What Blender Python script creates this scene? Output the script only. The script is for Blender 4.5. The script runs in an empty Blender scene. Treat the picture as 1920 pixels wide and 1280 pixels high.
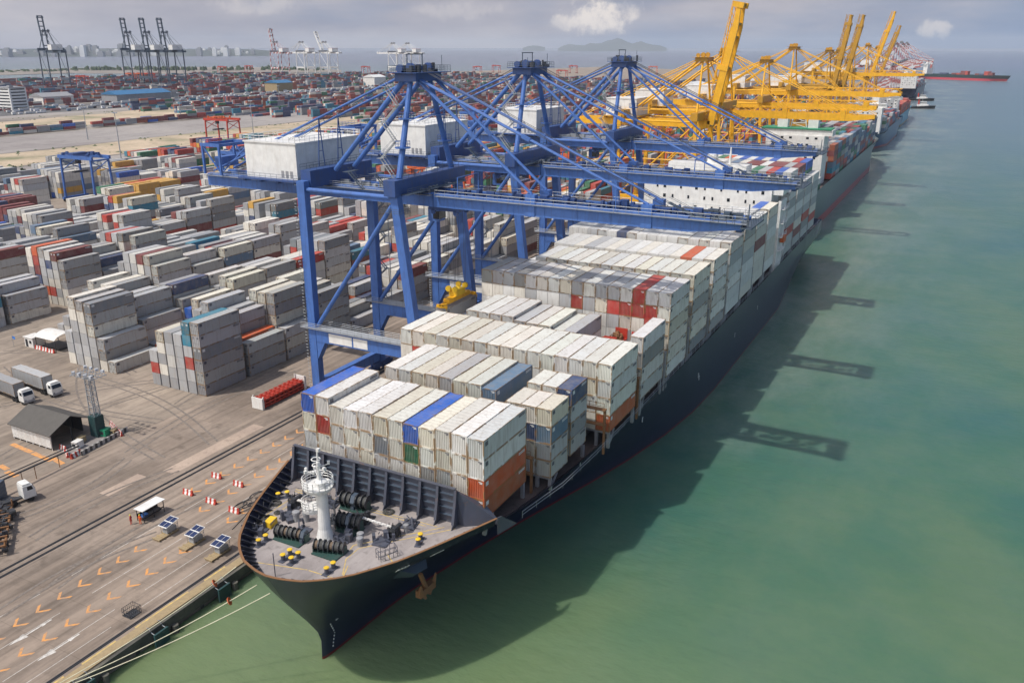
import bpy, math, random
import numpy as np
from mathutils import Vector, Matrix
from mathutils.bvhtree import BVHTree

R = math.radians
scene = bpy.context.scene
C = scene.collection

# ------------------------------------------------------------------ camera
CAM_H = 75.6
FPX, IMW, IMH = 1588.0, 1920.0, 1280.0


def _n(v):
    return v / np.linalg.norm(v)


_d1 = np.array([1847 - 960, 89.3 - 640, FPX])
_X = _n(_d1)
_d2 = np.array([-2225 - 960, 89.3 - 640, FPX])
_Y = _n(_d2 - _X * np.dot(_d2, _X))
_Z = np.cross(_X, _Y)
if _Z[1] > 0:
    _Z = -_Z
MW = np.array([_X, _Y, _Z])          # world axes in camera (right, down, forward) terms


def at(u, v, z=2.4):
    """ground point (world metres) seen at photo pixel u, v on the height z"""
    r = MW @ np.array([u - 960, v - 640, FPX])
    p = r * ((z - CAM_H) / r[2])
    return Vector((p[0], p[1], z))


cam_d = bpy.data.cameras.new("camera")
cam = bpy.data.objects.new("camera", cam_d)
C.objects.link(cam)
cam_d.sensor_width = 36.0
cam_d.lens = 36.0 * FPX / IMW
cam_d.clip_start = 1.0
cam_d.clip_end = 120000.0
_m = Matrix(((MW[0][0], -MW[0][1], -MW[0][2], 0), (MW[1][0], -MW[1][1], -MW[1][2], 0),
             (MW[2][0], -MW[2][1], -MW[2][2], CAM_H), (0, 0, 0, 1)))
cam.matrix_world = _m
scene.camera = cam

# ------------------------------------------------------------------ sun, sky, exposure
SUN = Vector((-0.45, 0.35, 1.0)).normalized()
SUN_EL = math.asin(SUN.z)
SUN_ROT = math.atan2(SUN.x, SUN.y)
ld = bpy.data.lights.new("sun", 'SUN')
ld.energy = 3.4
ld.angle = R(0.6)
ld.color = (1.0, 0.955, 0.89)
lo = bpy.data.objects.new("sun", ld)
C.objects.link(lo)
lo.rotation_euler = SUN.to_track_quat('Z', 'Y').to_euler()
lo.location = (0, 0, 300)

scene.view_settings.view_transform = 'Standard'
scene.view_settings.look = 'None'
scene.view_settings.exposure = 0.0
scene.view_settings.gamma = 1.0
scene.cycles.max_bounces = 5
scene.cycles.diffuse_bounces = 3
scene.cycles.volume_bounces = 0
scene.cycles.use_denoising = True

world = bpy.data.worlds.new("World")
scene.world = world
world.use_nodes = True


def build_world():
    nt = world.node_tree
    nt.nodes.clear()
    N, L = nt.nodes.new, nt.links.new
    out = N('ShaderNodeOutputWorld')
    bg = N('ShaderNodeBackground')
    bg.inputs['Strength'].default_value = 0.10
    sky = N('ShaderNodeTexSky')
    sky.sky_type = 'NISHITA'
    sky.sun_disc = False
    sky.sun_elevation = SUN_EL
    sky.sun_rotation = SUN_ROT
    sky.altitude = 50
    sky.air_density = 1.2
    sky.dust_density = 3.0
    sky.ozone_density = 1.5
    tc = N('ShaderNodeTexCoord')
    # layered grey cloud deck, stretched towards the horizon
    mp = N('ShaderNodeMapping')
    mp.inputs['Scale'].default_value = (1.0, 1.0, 4.5)
    mp.inputs['Location'].default_value = (0.35, 0.9, 0.2)
    L(tc.outputs['Generated'], mp.inputs['Vector'])
    n1 = N('ShaderNodeTexNoise')
    n1.inputs['Scale'].default_value = 3.4
    n1.inputs['Detail'].default_value = 7
    n1.inputs['Roughness'].default_value = 0.55
    L(mp.outputs[0], n1.inputs['Vector'])
    cr = N('ShaderNodeValToRGB')
    cr.color_ramp.elements[0].position = 0.36
    cr.color_ramp.elements[0].color = (0, 0, 0, 1)
    cr.color_ramp.elements[1].position = 0.66
    cr.color_ramp.elements[1].color = (1, 1, 1, 1)
    L(n1.outputs[0], cr.inputs[0])
    n2 = N('ShaderNodeTexNoise')
    n2.inputs['Scale'].default_value = 7.0
    n2.inputs['Detail'].default_value = 6
    L(mp.outputs[0], n2.inputs['Vector'])
    ccol = N('ShaderNodeValToRGB')
    ccol.color_ramp.elements[0].position = 0.3
    ccol.color_ramp.elements[0].color = (3.45, 3.4, 4.1, 1)
    ccol.color_ramp.elements[1].position = 0.72
    ccol.color_ramp.elements[1].color = (6.0, 5.6, 5.8, 1)
    L(n2.outputs[0], ccol.inputs[0])
    base = N('ShaderNodeMix')
    base.data_type = 'RGBA'
    # veil of high cloud over the blue
    veil = N('ShaderNodeMix')
    veil.data_type = 'RGBA'
    veil.inputs[0].default_value = 0.80
    L(sky.outputs[0], veil.inputs[6])
    veil.inputs[7].default_value = (1.95, 3.05, 5.2, 1)
    k = N('ShaderNodeMath')
    k.operation = 'MULTIPLY'
    k.inputs[1].default_value = 0.9
    # the cloud deck thickens over the land (+Y) and thins out over the open sea
    sx = N('ShaderNodeSeparateXYZ')
    L(tc.outputs['Generated'], sx.inputs[0])
    cov = N('ShaderNodeMapRange')
    cov.inputs[1].default_value = -0.05
    cov.inputs[2].default_value = 0.55
    cov.inputs[3].default_value = -0.32
    cov.inputs[4].default_value = 0.62
    L(sx.outputs['Y'], cov.inputs[0])
    ca = N('ShaderNodeMath'); ca.operation = 'ADD'; ca.use_clamp = True
    L(cr.outputs[0], ca.inputs[0]); L(cov.outputs[0], ca.inputs[1])
    L(ca.outputs[0], k.inputs[0])
    L(k.outputs[0], base.inputs[0])
    L(veil.outputs[2], base.inputs[6])
    L(ccol.outputs[0], base.inputs[7])
    # warm grey-lilac deck on the land side (+Y), bluer over the sea (-Y side)
    cur = base.outputs[2]
    # small cumulus heads at fixed bearings
    for (u, v, w, h, s) in ((1120, 34, 0.042, 0.020, 1.0), (1060, 42, 0.02, 0.010, 0.55), (1752, 56, 0.020, 0.010, 0.6),
                            (1175, 22, 0.026, 0.012, 0.5), (860, 20, 0.05, 0.012, 0.25), (480, 12, 0.05, 0.012, 0.3)):
        d = _n(MW @ np.array([u - 960, v - 640, FPX]))
        dv = Vector(d)
        side = Vector((-dv.y, dv.x, 0)).normalized()
        nz = N('ShaderNodeTexNoise')
        nz.inputs['Scale'].default_value = 60.0
        nz.inputs['Detail'].default_value = 6
        nz.inputs['Roughness'].default_value = 0.6
        L(tc.outputs['Generated'], nz.inputs['Vector'])
        a = N('ShaderNodeVectorMath'); a.operation = 'DOT_PRODUCT'
        a.inputs[1].default_value = side
        L(tc.outputs['Generated'], a.inputs[0])
        a2 = N('ShaderNodeMath'); a2.operation = 'MULTIPLY_ADD'
        a2.inputs[1].default_value = 1.0 / w
        a2.inputs[2].default_value = -dv.dot(side) / w
        L(a.outputs['Value'], a2.inputs[0])
        b = N('ShaderNodeSeparateXYZ')
        L(tc.outputs['Generated'], b.inputs[0])
        b2 = N('ShaderNodeMath'); b2.operation = 'MULTIPLY_ADD'
        b2.inputs[1].default_value = 1.0 / h
        b2.inputs[2].default_value = -dv.z / h
        L(b.outputs['Z'], b2.inputs[0])
        p1 = N('ShaderNodeMath'); p1.operation = 'MULTIPLY'
        L(a2.outputs[0], p1.inputs[0]); L(a2.outputs[0], p1.inputs[1])
        p2 = N('ShaderNodeMath'); p2.operation = 'MULTIPLY_ADD'
        L(b2.outputs[0], p2.inputs[0]); L(b2.outputs[0], p2.inputs[1]); L(p1.outputs[0], p2.inputs[2])
        q = N('ShaderNodeMath'); q.operation = 'MULTIPLY_ADD'
        q.inputs[1].default_value = 3.2
        q.inputs[2].default_value = -0.9
        L(nz.outputs[0], q.inputs[0])
        dd = N('ShaderNodeMath'); dd.operation = 'SUBTRACT'
        L(q.outputs[0], dd.inputs[0]); L(p2.outputs[0], dd.inputs[1])
        mm = N('ShaderNodeMapRange')
        mm.interpolation_type = 'SMOOTHSTEP'
        mm.inputs[1].default_value = -0.35
        mm.inputs[2].default_value = 0.75
        mm.inputs[3].default_value = 0.0
        mm.inputs[4].default_value = s
        L(dd.outputs[0], mm.inputs[0])
        mx = N('ShaderNodeMix'); mx.data_type = 'RGBA'
        L(mm.outputs[0], mx.inputs[0])
        L(cur, mx.inputs[6])
        mx.inputs[7].default_value = (8.6, 7.9, 7.4, 1)
        cur = mx.outputs[2]
    # glow lobe added to the sky behind the camera, brightens the -X faces
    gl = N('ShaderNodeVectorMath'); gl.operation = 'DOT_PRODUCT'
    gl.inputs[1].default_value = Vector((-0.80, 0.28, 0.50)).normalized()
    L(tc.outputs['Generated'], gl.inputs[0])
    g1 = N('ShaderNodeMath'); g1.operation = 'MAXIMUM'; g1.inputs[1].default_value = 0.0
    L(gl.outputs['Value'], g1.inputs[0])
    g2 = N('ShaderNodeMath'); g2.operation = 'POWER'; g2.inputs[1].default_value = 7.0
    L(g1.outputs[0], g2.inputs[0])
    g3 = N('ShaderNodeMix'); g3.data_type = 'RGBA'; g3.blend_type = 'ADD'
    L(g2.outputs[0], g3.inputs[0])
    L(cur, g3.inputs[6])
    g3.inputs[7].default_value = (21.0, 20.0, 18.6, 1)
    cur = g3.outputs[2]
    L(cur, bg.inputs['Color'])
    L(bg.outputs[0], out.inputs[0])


build_world()


# ------------------------------------------------------------------ helpers: meshes
class MB:
    """collects shapes in world metres and links them as ONE mesh object"""

    def __init__(self):
        self.v, self.f, self.m, self.c = [], [], [], []
        self.mi = 0
        self.col = None

    def mat(self, i):
        self.mi = i
        return self

    def add(self, vs, fs):
        o = len(self.v)
        self.v.extend([tuple(p) for p in vs])
        for f in fs:
            self.f.append(tuple(i + o for i in f))
            self.m.append(self.mi)
            if self.col is not None:
                self.c.append(self.col)

    def box(self, x0, x1, y0, y1, z0, z1):
        self.add([(x0, y0, z0), (x1, y0, z0), (x1, y1, z0), (x0, y1, z0), (x0, y0, z1), (x1, y0, z1), (x1, y1, z1), (x0, y1, z1)],
                 [(0, 3, 2, 1), (4, 5, 6, 7), (0, 1, 5, 4), (1, 2, 6, 5), (2, 3, 7, 6), (3, 0, 4, 7)])

    def cbox(self, c, sx, sy, sz, rz=0.0):
        ca, sa = math.cos(rz), math.sin(rz)
        vs = []
        for dz in (-.5, .5):
            for (dx, dy) in ((-.5, -.5), (.5, -.5), (.5, .5), (-.5, .5)):
                x, y = dx * sx, dy * sy
                vs.append((c[0] + x * ca - y * sa, c[1] + x * sa + y * ca, c[2] + dz * sz))
        self.add(vs, [(0, 3, 2, 1), (4, 5, 6, 7), (0, 1, 5, 4), (1, 2, 6, 5), (2, 3, 7, 6), (3, 0, 4, 7)])

    def beam(self, p, q, w, h, w2=None, h2=None, up=(0, 0, 1)):
        p, q = Vector(p), Vector(q)
        d = (q - p)
        if d.length < 1e-6:
            return
        d.normalize()
        u = Vector(up)
        if abs(d.dot(u)) > 0.98:
            u = Vector((1, 0, 0))
        s = d.cross(u).normalized()
        t = s.cross(d).normalized()
        w2 = w if w2 is None else w2
        h2 = h if h2 is None else h2
        vs = []
        for (pt, a, b) in ((p, w, h), (q, w2, h2)):
            for (i, j) in ((-.5, -.5), (.5, -.5), (.5, .5), (-.5, .5)):
                vs.append(pt + s * (i * a) + t * (j * b))
        self.add(vs, [(0, 3, 2, 1), (4, 5, 6, 7), (0, 1, 5, 4), (1, 2, 6, 5), (2, 3, 7, 6), (3, 0, 4, 7)])

    def tube(self, p, q, r, n=8, r2=None, cap=True):
        p, q = Vector(p), Vector(q)
        d = (q - p)
        if d.length < 1e-6:
            return
        d.normalize()
        u = Vector((0, 0, 1)) if abs(d.z) < 0.95 else Vector((1, 0, 0))
        s = d.cross(u).normalized()
        t = s.cross(d).normalized()
        r2 = r if r2 is None else r2
        vs = []
        for (pt, rr) in ((p, r), (q, r2)):
            for i in range(n):
                a = 2 * math.pi * i / n
                vs.append(pt + s * (rr * math.cos(a)) + t * (rr * math.sin(a)))
        fs = [(i, i + n, (i + 1) % n + n, (i + 1) % n) for i in range(n)]
        if cap:
            fs += [tuple(range(n)), tuple(range(2 * n - 1, n - 1, -1))]
        self.add(vs, fs)

    def path(self, pts, r, n=6):
        for a, b in zip(pts, pts[1:]):
            self.tube(a, b, r, n)

    def lathe(self, c, prof, n=16):
        vs, fs = [], []
        for (r, z) in prof:
            for i in range(n):
                a = 2 * math.pi * i / n
                vs.append((c[0] + r * math.cos(a), c[1] + r * math.sin(a), c[2] + z))
        for k in range(len(prof) - 1):
            for i in range(n):
                j = (i + 1) % n
                fs.append((k * n + i, k * n + j, (k + 1) * n + j, (k + 1) * n + i))
        fs.append(tuple(range(n - 1, -1, -1)))
        fs.append(tuple(range((len(prof) - 1) * n, len(prof) * n)))
        self.add(vs, fs)

    def prism(self, pts, z0, z1):
        n = len(pts)
        vs = [(x, y, z0) for x, y in pts] + [(x, y, z1) for x, y in pts]
        fs = [tuple(range(n - 1, -1, -1)), tuple(range(n, 2 * n))]
        fs += [(i, (i + 1) % n, (i + 1) % n + n, i + n) for i in range(n)]
        self.add(vs, fs)

    def slab(self, pts3, t):
        """polygon pts3 extruded by vector t"""
        n = len(pts3)
        t = Vector(t)
        vs = [Vector(p) for p in pts3] + [Vector(p) + t for p in pts3]
        fs = [tuple(range(n - 1, -1, -1)), tuple(range(n, 2 * n))]
        fs += [(i, (i + 1) % n, (i + 1) % n + n, i + n) for i in range(n)]
        self.add(vs, fs)

    def rail(self, pts, h=1.1, step=2.0, r=0.035, bars=2):
        """handrail with posts and bars along points on the floor"""
        for a, b in zip(pts, pts[1:]):
            a, b = Vector(a), Vector(b)
            ln = (b - a).length
            k = max(1, int(round(ln / step)))
            for i in range(k + 1):
                p = a.lerp(b, i / k)
                self.tube(p, p + Vector((0, 0, h)), r, 4, cap=False)
            for j in range(bars):
                z = Vector((0, 0, h * (j + 1) / bars))
                self.tube(a + z, b + z, r, 4, cap=False)

    def stair(self, p, q, w=0.8, n=None):
        p, q = Vector(p), Vector(q)
        d = (q - p)
        side = Vector((-d.y, d.x, 0))
        side = side.normalized() * (w / 2) if side.length > 1e-4 else Vector((w / 2, 0, 0))
        for s in (1, -1):
            self.beam(p + side * s, q + side * s, 0.08, 0.22)
            self.tube(p + side * s + Vector((0, 0, 1)), q + side * s + Vector((0, 0, 1)), 0.03, 4, cap=False)
        n = n or max(3, int(abs(d.z) / 0.4))
        for i in range(n + 1):
            c = p.lerp(q, i / n)
            self.beam(c - side, c + side, 0.22, 0.04)

    def build(self, name, mats, parent=None, smooth=False, link=True):
        o = Vector((0, 0, 0))
        if parent is not None:
            o = parent_origin(parent)
        me = bpy.data.meshes.new(name)
        if len(self.v):
            me.from_pydata([(x - o.x, y - o.y, z - o.z) for (x, y, z) in self.v], [], self.f)
        if not isinstance(mats, (list, tuple)):
            mats = [mats]
        for m in mats:
            me.materials.append(m)
        if len(mats) > 1:
            me.polygons.foreach_set('material_index', self.m)
        if self.c:
            ca = me.color_attributes.new('paint', 'FLOAT_COLOR', 'CORNER')
            arr = []
            for f, c in zip(self.f, self.c):
                arr.extend([c[0], c[1], c[2], 1.0] * len(f))
            ca.data.foreach_set('color', arr)
        if smooth:
            me.polygons.foreach_set('use_smooth', [True] * len(me.polygons))
        me.update()
        ob = bpy.data.objects.new(name, me)
        C.objects.link(ob)
        if parent is not None:
            ob.parent = parent
        return ob


def parent_origin(p):
    o = Vector((0, 0, 0))
    while p is not None:
        o += p.location
        p = p.parent
    return o


def tag(o, label=None, cat=None, group=None, kind=None):
    if label:
        o['label'] = label
    if cat:
        o['category'] = cat
    if group:
        o['group'] = group
    if kind:
        o['kind'] = kind
    return o


def thing(name, loc, label, cat, group=None):
    o = bpy.data.objects.new(name, None)
    o.empty_display_size = 0.5
    C.objects.link(o)
    o.location = loc
    return tag(o, label, cat, group)


def copy_tree(o, parent=None, loc=None, rz=None):
    c = o.copy()
    C.objects.link(c)
    if parent is not None:
        c.parent = parent
    if loc is not None:
        c.location = loc
    if rz is not None:
        c.rotation_euler = (0, 0, rz)
    for ch in list(o.children):
        copy_tree(ch, c)
    return c


# ------------------------------------------------------------------ helpers: materials
def mat_new(name):
    m = bpy.data.materials.new(name)
    m.use_nodes = True
    nt = m.node_tree
    b = nt.nodes.get('Principled BSDF')
    return m, nt, b


def noise(nt, vec, scale, detail=4, rough=0.55):
    n = nt.nodes.new('ShaderNodeTexNoise')
    n.inputs['Scale'].default_value = scale
    n.inputs['Detail'].default_value = detail
    n.inputs['Roughness'].default_value = rough
    if vec is not None:
        nt.links.new(vec, n.inputs['Vector'])
    return n.outputs[0]


def ramp(nt, fac, *stops):
    r = nt.nodes.new('ShaderNodeValToRGB')
    e = r.color_ramp.elements
    while len(e) < len(stops):
        e.new(0.5)
    for i, (p, c) in enumerate(stops):
        e[i].position = p
        e[i].color = (*c, 1) if len(c) == 3 else c
    nt.links.new(fac, r.inputs[0])
    return r.outputs[0]


def mixc(nt, fac, a, b, mode='MIX'):
    m = nt.nodes.new('ShaderNodeMix')
    m.data_type = 'RGBA'
    m.blend_type = mode
    for s, x in ((0, fac), (6, a), (7, b)):
        if hasattr(x, 'links'):
            nt.links.new(x, m.inputs[s])
        elif s == 0:
            m.inputs[0].default_value = x
        else:
            m.inputs[s].default_value = (*x, 1) if len(x) == 3 else x
    return m.outputs[2]


def coords(nt, kind='Object', scale=(1, 1, 1)):
    tc = nt.nodes.new('ShaderNodeTexCoord')
    mp = nt.nodes.new('ShaderNodeMapping')
    mp.inputs['Scale'].default_value = scale
    nt.links.new(tc.outputs[kind], mp.inputs['Vector'])
    return mp.outputs[0]


def geo_pos(nt, scale=(1, 1, 1)):
    g = nt.nodes.new('ShaderNodeNewGeometry')
    mp = nt.nodes.new('ShaderNodeMapping')
    mp.inputs['Scale'].default_value = scale
    nt.links.new(g.outputs['Position'], mp.inputs['Vector'])
    return mp.outputs[0]


def paint(name, col, rough=0.45, metal=0.0, dirt=0.35, rust=0.0, scale=0.5, dirtcol=(0.10, 0.085, 0.07)):
    """weathered paint: patchy value, run-down grime and, if asked, rust spots"""
    m, nt, b = mat_new(name)
    p = geo_pos(nt)
    ps = geo_pos(nt, (1, 1, 0.18))
    n1 = noise(nt, p, scale, 5)
    n2 = noise(nt, ps, scale * 3.2, 5, 0.65)
    c = mixc(nt, ramp(nt, n1, (0.3, (0, 0, 0)), (0.75, (1, 1, 1))), tuple(x * 0.86 for x in col), tuple(min(1, x * 1.1) for x in col))
    if dirt > 0:
        c = mixc(nt, ramp(nt, n2, (0.48, (0, 0, 0)), (0.8, (dirt, dirt, dirt))), c, dirtcol)
    if rust > 0:
        n3 = noise(nt, p, scale * 2.1, 8, 0.7)
        c = mixc(nt, ramp(nt, n3, (0.62 - rust * 0.25, (0, 0, 0)), (0.72 - rust * 0.2, (1, 1, 1))), c, (0.20, 0.09, 0.035))
    nt.links.new(c, b.inputs['Base Color'])
    b.inputs['Roughness'].default_value = rough
    b.inputs['Metallic'].default_value = metal
    return m


M = {}
M['blue'] = paint('crane_blue_paint', (0.06, 0.15, 0.43), 0.5, dirt=0.6, scale=0.45, dirtcol=(0.045, 0.06, 0.12))
M['blue_shaded'] = paint('crane_shaded_blue_paint', (0.03, 0.075, 0.23), 0.5, dirt=0.45)  # crane blue darkened: shade on cross beams and apex painted in
M['yellow'] = paint('crane_yellow_paint', (0.84, 0.43, 0.015), 0.45, dirt=0.22, dirtcol=(0.16, 0.07, 0.01))
M['yellow_dark'] = paint('crane_ochre_paint', (0.52, 0.27, 0.02), 0.5, dirt=0.35)
M['yellow_bright'] = paint('bright_yellow_paint', (0.80, 0.50, 0.02), 0.5, dirt=0.25)
M['white'] = paint('white_paint', (0.76, 0.75, 0.72), 0.45, dirt=0.3, dirtcol=(0.4, 0.33, 0.26))
M['white_rust'] = paint('rust_streaked_white_paint', (0.74, 0.72, 0.68), 0.5, dirt=0.45, dirtcol=(0.36, 0.2, 0.1))
M['grey'] = paint('grey_paint', (0.30, 0.30, 0.31), 0.55, dirt=0.35)
M['steel'] = paint('galvanised_steel', (0.36, 0.38, 0.40), 0.45, 0.3, dirt=0.3)
M['dark'] = paint('dark_machinery', (0.035, 0.038, 0.045), 0.5, dirt=0.4, dirtcol=(0.12, 0.08, 0.05))
M['slate'] = paint('slate_deck_fitting_paint', (0.075, 0.082, 0.11), 0.5, dirt=0.35, rust=0.06)
M['red'] = paint('red_paint', (0.46, 0.045, 0.025), 0.5, dirt=0.3)
M['orange'] = paint('orange_red_paint', (0.62, 0.12, 0.03), 0.5, dirt=0.3)
M['teal'] = paint('teal_rubber', (0.018, 0.06, 0.062), 0.6, dirt=0.35)
M['winch_green'] = paint('winch_bed_paint', (0.03, 0.075, 0.065), 0.5, dirt=0.5)
M['rope_wrap'] = paint('rope_wraps', (0.075, 0.075, 0.07), 0.9, dirt=0.5, scale=2.0)
M['rope_brown'] = paint('brown_rope_wraps', (0.17, 0.12, 0.08), 0.9, dirt=0.5, scale=2.0)
M['roof_blue'] = paint('blue_roof_sheet', (0.03, 0.16, 0.33), 0.5, dirt=0.3)
M['green'] = paint('green_paint', (0.02, 0.26, 0.13), 0.5, dirt=0.3)
M['glass'] = paint('dark_window_glass', (0.015, 0.02, 0.028), 0.12, dirt=0.0)
M['rubber'] = paint('tyre_rubber', (0.018, 0.018, 0.018), 0.8, dirt=0.4)
M['rust'] = paint('rusty_iron', (0.23, 0.11, 0.045), 0.8, dirt=0.4)
M['wood'] = paint('weathered_timber', (0.36, 0.27, 0.15), 0.85, dirt=0.5, scale=1.5)
M['rope'] = paint('pale_rope', (0.62, 0.58, 0.42), 0.9, dirt=0.2)
M['lamp'] = paint('floodlight_glass', (0.5, 0.52, 0.55), 0.2, dirt=0.1)
M['solar'] = paint('solar_cell', (0.02, 0.035, 0.10), 0.15, dirt=0.05)
M['roof_dark'] = paint('dark_roof_sheet', (0.085, 0.078, 0.07), 0.75, dirt=0.5, scale=0.8)
M['navy_blue_metal'] = paint('slate_blue_steel', (0.06, 0.085, 0.12), 0.5, dirt=0.35)
M['skin'] = paint('skin', (0.35, 0.19, 0.12), 0.6, dirt=0)
M['hivis'] = paint('orange_coverall', (0.75, 0.13, 0.02), 0.8, dirt=0.1)
M['hivis_red'] = paint('red_coverall', (0.50, 0.05, 0.03), 0.8, dirt=0.1)
M['helmet'] = paint('yellow_helmet', (0.75, 0.62, 0.08), 0.4, dirt=0)
M['blue_tarp'] = paint('blue_sheet', (0.04, 0.17, 0.5), 0.6, dirt=0.2)


def striped(name, a, b, pitch=0.6, axis=(1, 1, 0)):
    m, nt, bs = mat_new(name)
    w = nt.nodes.new('ShaderNodeTexWave')
    w.inputs['Scale'].default_value = 0.314 / pitch
    w.inputs['Distortion'].default_value = 0
    mp = geo_pos(nt, axis)
    nt.links.new(mp, w.inputs['Vector'])
    w.bands_direction = 'DIAGONAL'
    c = ramp(nt, w.outputs[0], (0.45, a), (0.55, b))
    nt.links.new(c, bs.inputs['Base Color'])
    bs.inputs['Roughness'].default_value = 0.6
    return m


M['redwhite'] = striped('red_white_stripes', (0.62, 0.06, 0.04), (0.75, 0.73, 0.70), 0.42)
M['boom_stripe'] = striped('red_white_crane_bands', (0.40, 0.13, 0.12), (0.60, 0.58, 0.58), 7.0, (0, 1, 1))
M['greywhite'] = striped('black_white_stripes', (0.06, 0.06, 0.06), (0.42, 0.40, 0.37), 0.7)


def container_paint(name, src):
    m, nt, b = mat_new(name)
    if src == 'object':
        oi = nt.nodes.new('ShaderNodeObjectInfo')
        col, rnd = oi.outputs['Color'], oi.outputs['Random']
    else:
        a = nt.nodes.new('ShaderNodeAttribute')
        a.attribute_name = 'paint'
        col = a.outputs['Color']
    p = geo_pos(nt)
    ps = geo_pos(nt, (1, 1, 0.12))
    c = mixc(nt, ramp(nt, noise(nt, p, 0.55, 5), (0.35, (0, 0, 0)), (0.8, (0.30, 0.30, 0.30))), col, (0.42, 0.36, 0.29))
    c = mixc(nt, ramp(nt, noise(nt, ps, 1.9, 5, 0.65), (0.50, (0, 0, 0)), (0.82, (0.6, 0.6, 0.6))), c, (0.22, 0.16, 0.11))
    c = mixc(nt, ramp(nt, noise(nt, p, 1.5, 8, 0.72), (0.66, (0, 0, 0)), (0.73, (0.8, 0.8, 0.8))), c, (0.24, 0.12, 0.05))
    nt.links.new(c, b.inputs['Base Color'])
    b.inputs['Roughness'].default_value = 0.55
    return m


def frame_paint(name, amount):
    m, nt, b = mat_new(name)
    oi = nt.nodes.new('ShaderNodeObjectInfo')
    p = geo_pos(nt)
    c = mixc(nt, ramp(nt, noise(nt, p, 0.8, 6, 0.65), (0.5 - amount, (0, 0, 0)), (0.62 - amount, (0.85, 0.85, 0.85))), oi.outputs['Color'], (0.27, 0.155, 0.06))
    nt.links.new(c, b.inputs['Base Color'])
    b.inputs['Roughness'].default_value = 0.65
    return m


M['cont'] = container_paint('container_paint', 'object')
M['cont_stack'] = container_paint('container_paint_of_far_stacks', 'attribute')
M['cont_frame'] = frame_paint('rusty_container_frame', 0.09)
def obj_paint(name):
    m, nt, b = mat_new(name)
    oi = nt.nodes.new('ShaderNodeObjectInfo')
    c = mixc(nt, ramp(nt, noise(nt, geo_pos(nt), 1.5, 5), (.45, (0, 0, 0)), (.8, (.6, .6, .6))), oi.outputs['Color'], (.35, .33, .30))
    nt.links.new(c, b.inputs['Base Color'])
    b.inputs['Roughness'].default_value = .6
    return m


M['cont_mark'] = obj_paint('container_code_paint')
M['door_rod'] = paint('door_lock_rods', (0.24, 0.23, 0.22), 0.6, dirt=0.4)


def hull_paint(name, top, boot, zline, rough=0.32):
    m, nt, b = mat_new(name)
    g = nt.nodes.new('ShaderNodeNewGeometry')
    s = nt.nodes.new('ShaderNodeSeparateXYZ')
    nt.links.new(g.outputs['Position'], s.inputs[0])
    gt = nt.nodes.new('ShaderNodeMath')
    gt.operation = 'GREATER_THAN'
    gt.inputs[1].default_value = zline
    nt.links.new(s.outputs['Z'], gt.inputs[0])
    p = geo_pos(nt, (1, 1, 0.2))
    n = noise(nt, p, 0.5, 6, 0.6)
    tv = mixc(nt, n, tuple(x * 0.75 for x in top), tuple(x * 1.25 for x in top))
    tv = mixc(nt, ramp(nt, noise(nt, p, 1.7, 7, 0.7), (0.64, (0, 0, 0)), (0.76, (0.35, 0.35, 0.35))), tv, (0.12, 0.07, 0.04))
    pv_ = geo_pos(nt, (1, 1, 0.05))
    tv = mixc(nt, ramp(nt, noise(nt, pv_, 0.9, 5, 0.6), (0.55, (0, 0, 0)), (0.8, (0.30, 0.30, 0.30))), tv, tuple(min(1, x * 2.2 + .02) for x in top))
    tv = mixc(nt, ramp(nt, noise(nt, pv_, 0.35, 6, 0.7), (0.63, (0, 0, 0)), (0.75, (0.4, 0.4, 0.4))), tv, (0.11, 0.055, 0.03))
    c = mixc(nt, gt.outputs[0], boot, tv)
    nt.links.new(c, b.inputs['Base Color'])
    b.inputs['Roughness'].default_value = rough
    return m


M['hull_navy'] = hull_paint('navy_hull_paint', (0.012, 0.017, 0.042), (0.15, 0.012, 0.014), 0.40)
M['hull_grey'] = hull_paint('grey_green_hull_paint', (0.09, 0.125, 0.13), (0.40, 0.04, 0.03), 3.6)
M['hull_blue'] = hull_paint('blue_hull_paint', (0.03, 0.10, 0.20), (0.30, 0.05, 0.03), 1.5)
M['hull_green'] = hull_paint('black_green_hull_paint', (0.02, 0.045, 0.045), (0.50, 0.06, 0.08), 5.0)
M['hull_teal'] = hull_paint('turquoise_hull_paint', (0.03, 0.26, 0.38), (0.35, 0.2, 0.03), 1.5)
M['hull_black'] = hull_paint('black_hull_paint', (0.012, 0.014, 0.016), (0.10, 0.03, 0.02), 0.3)


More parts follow.
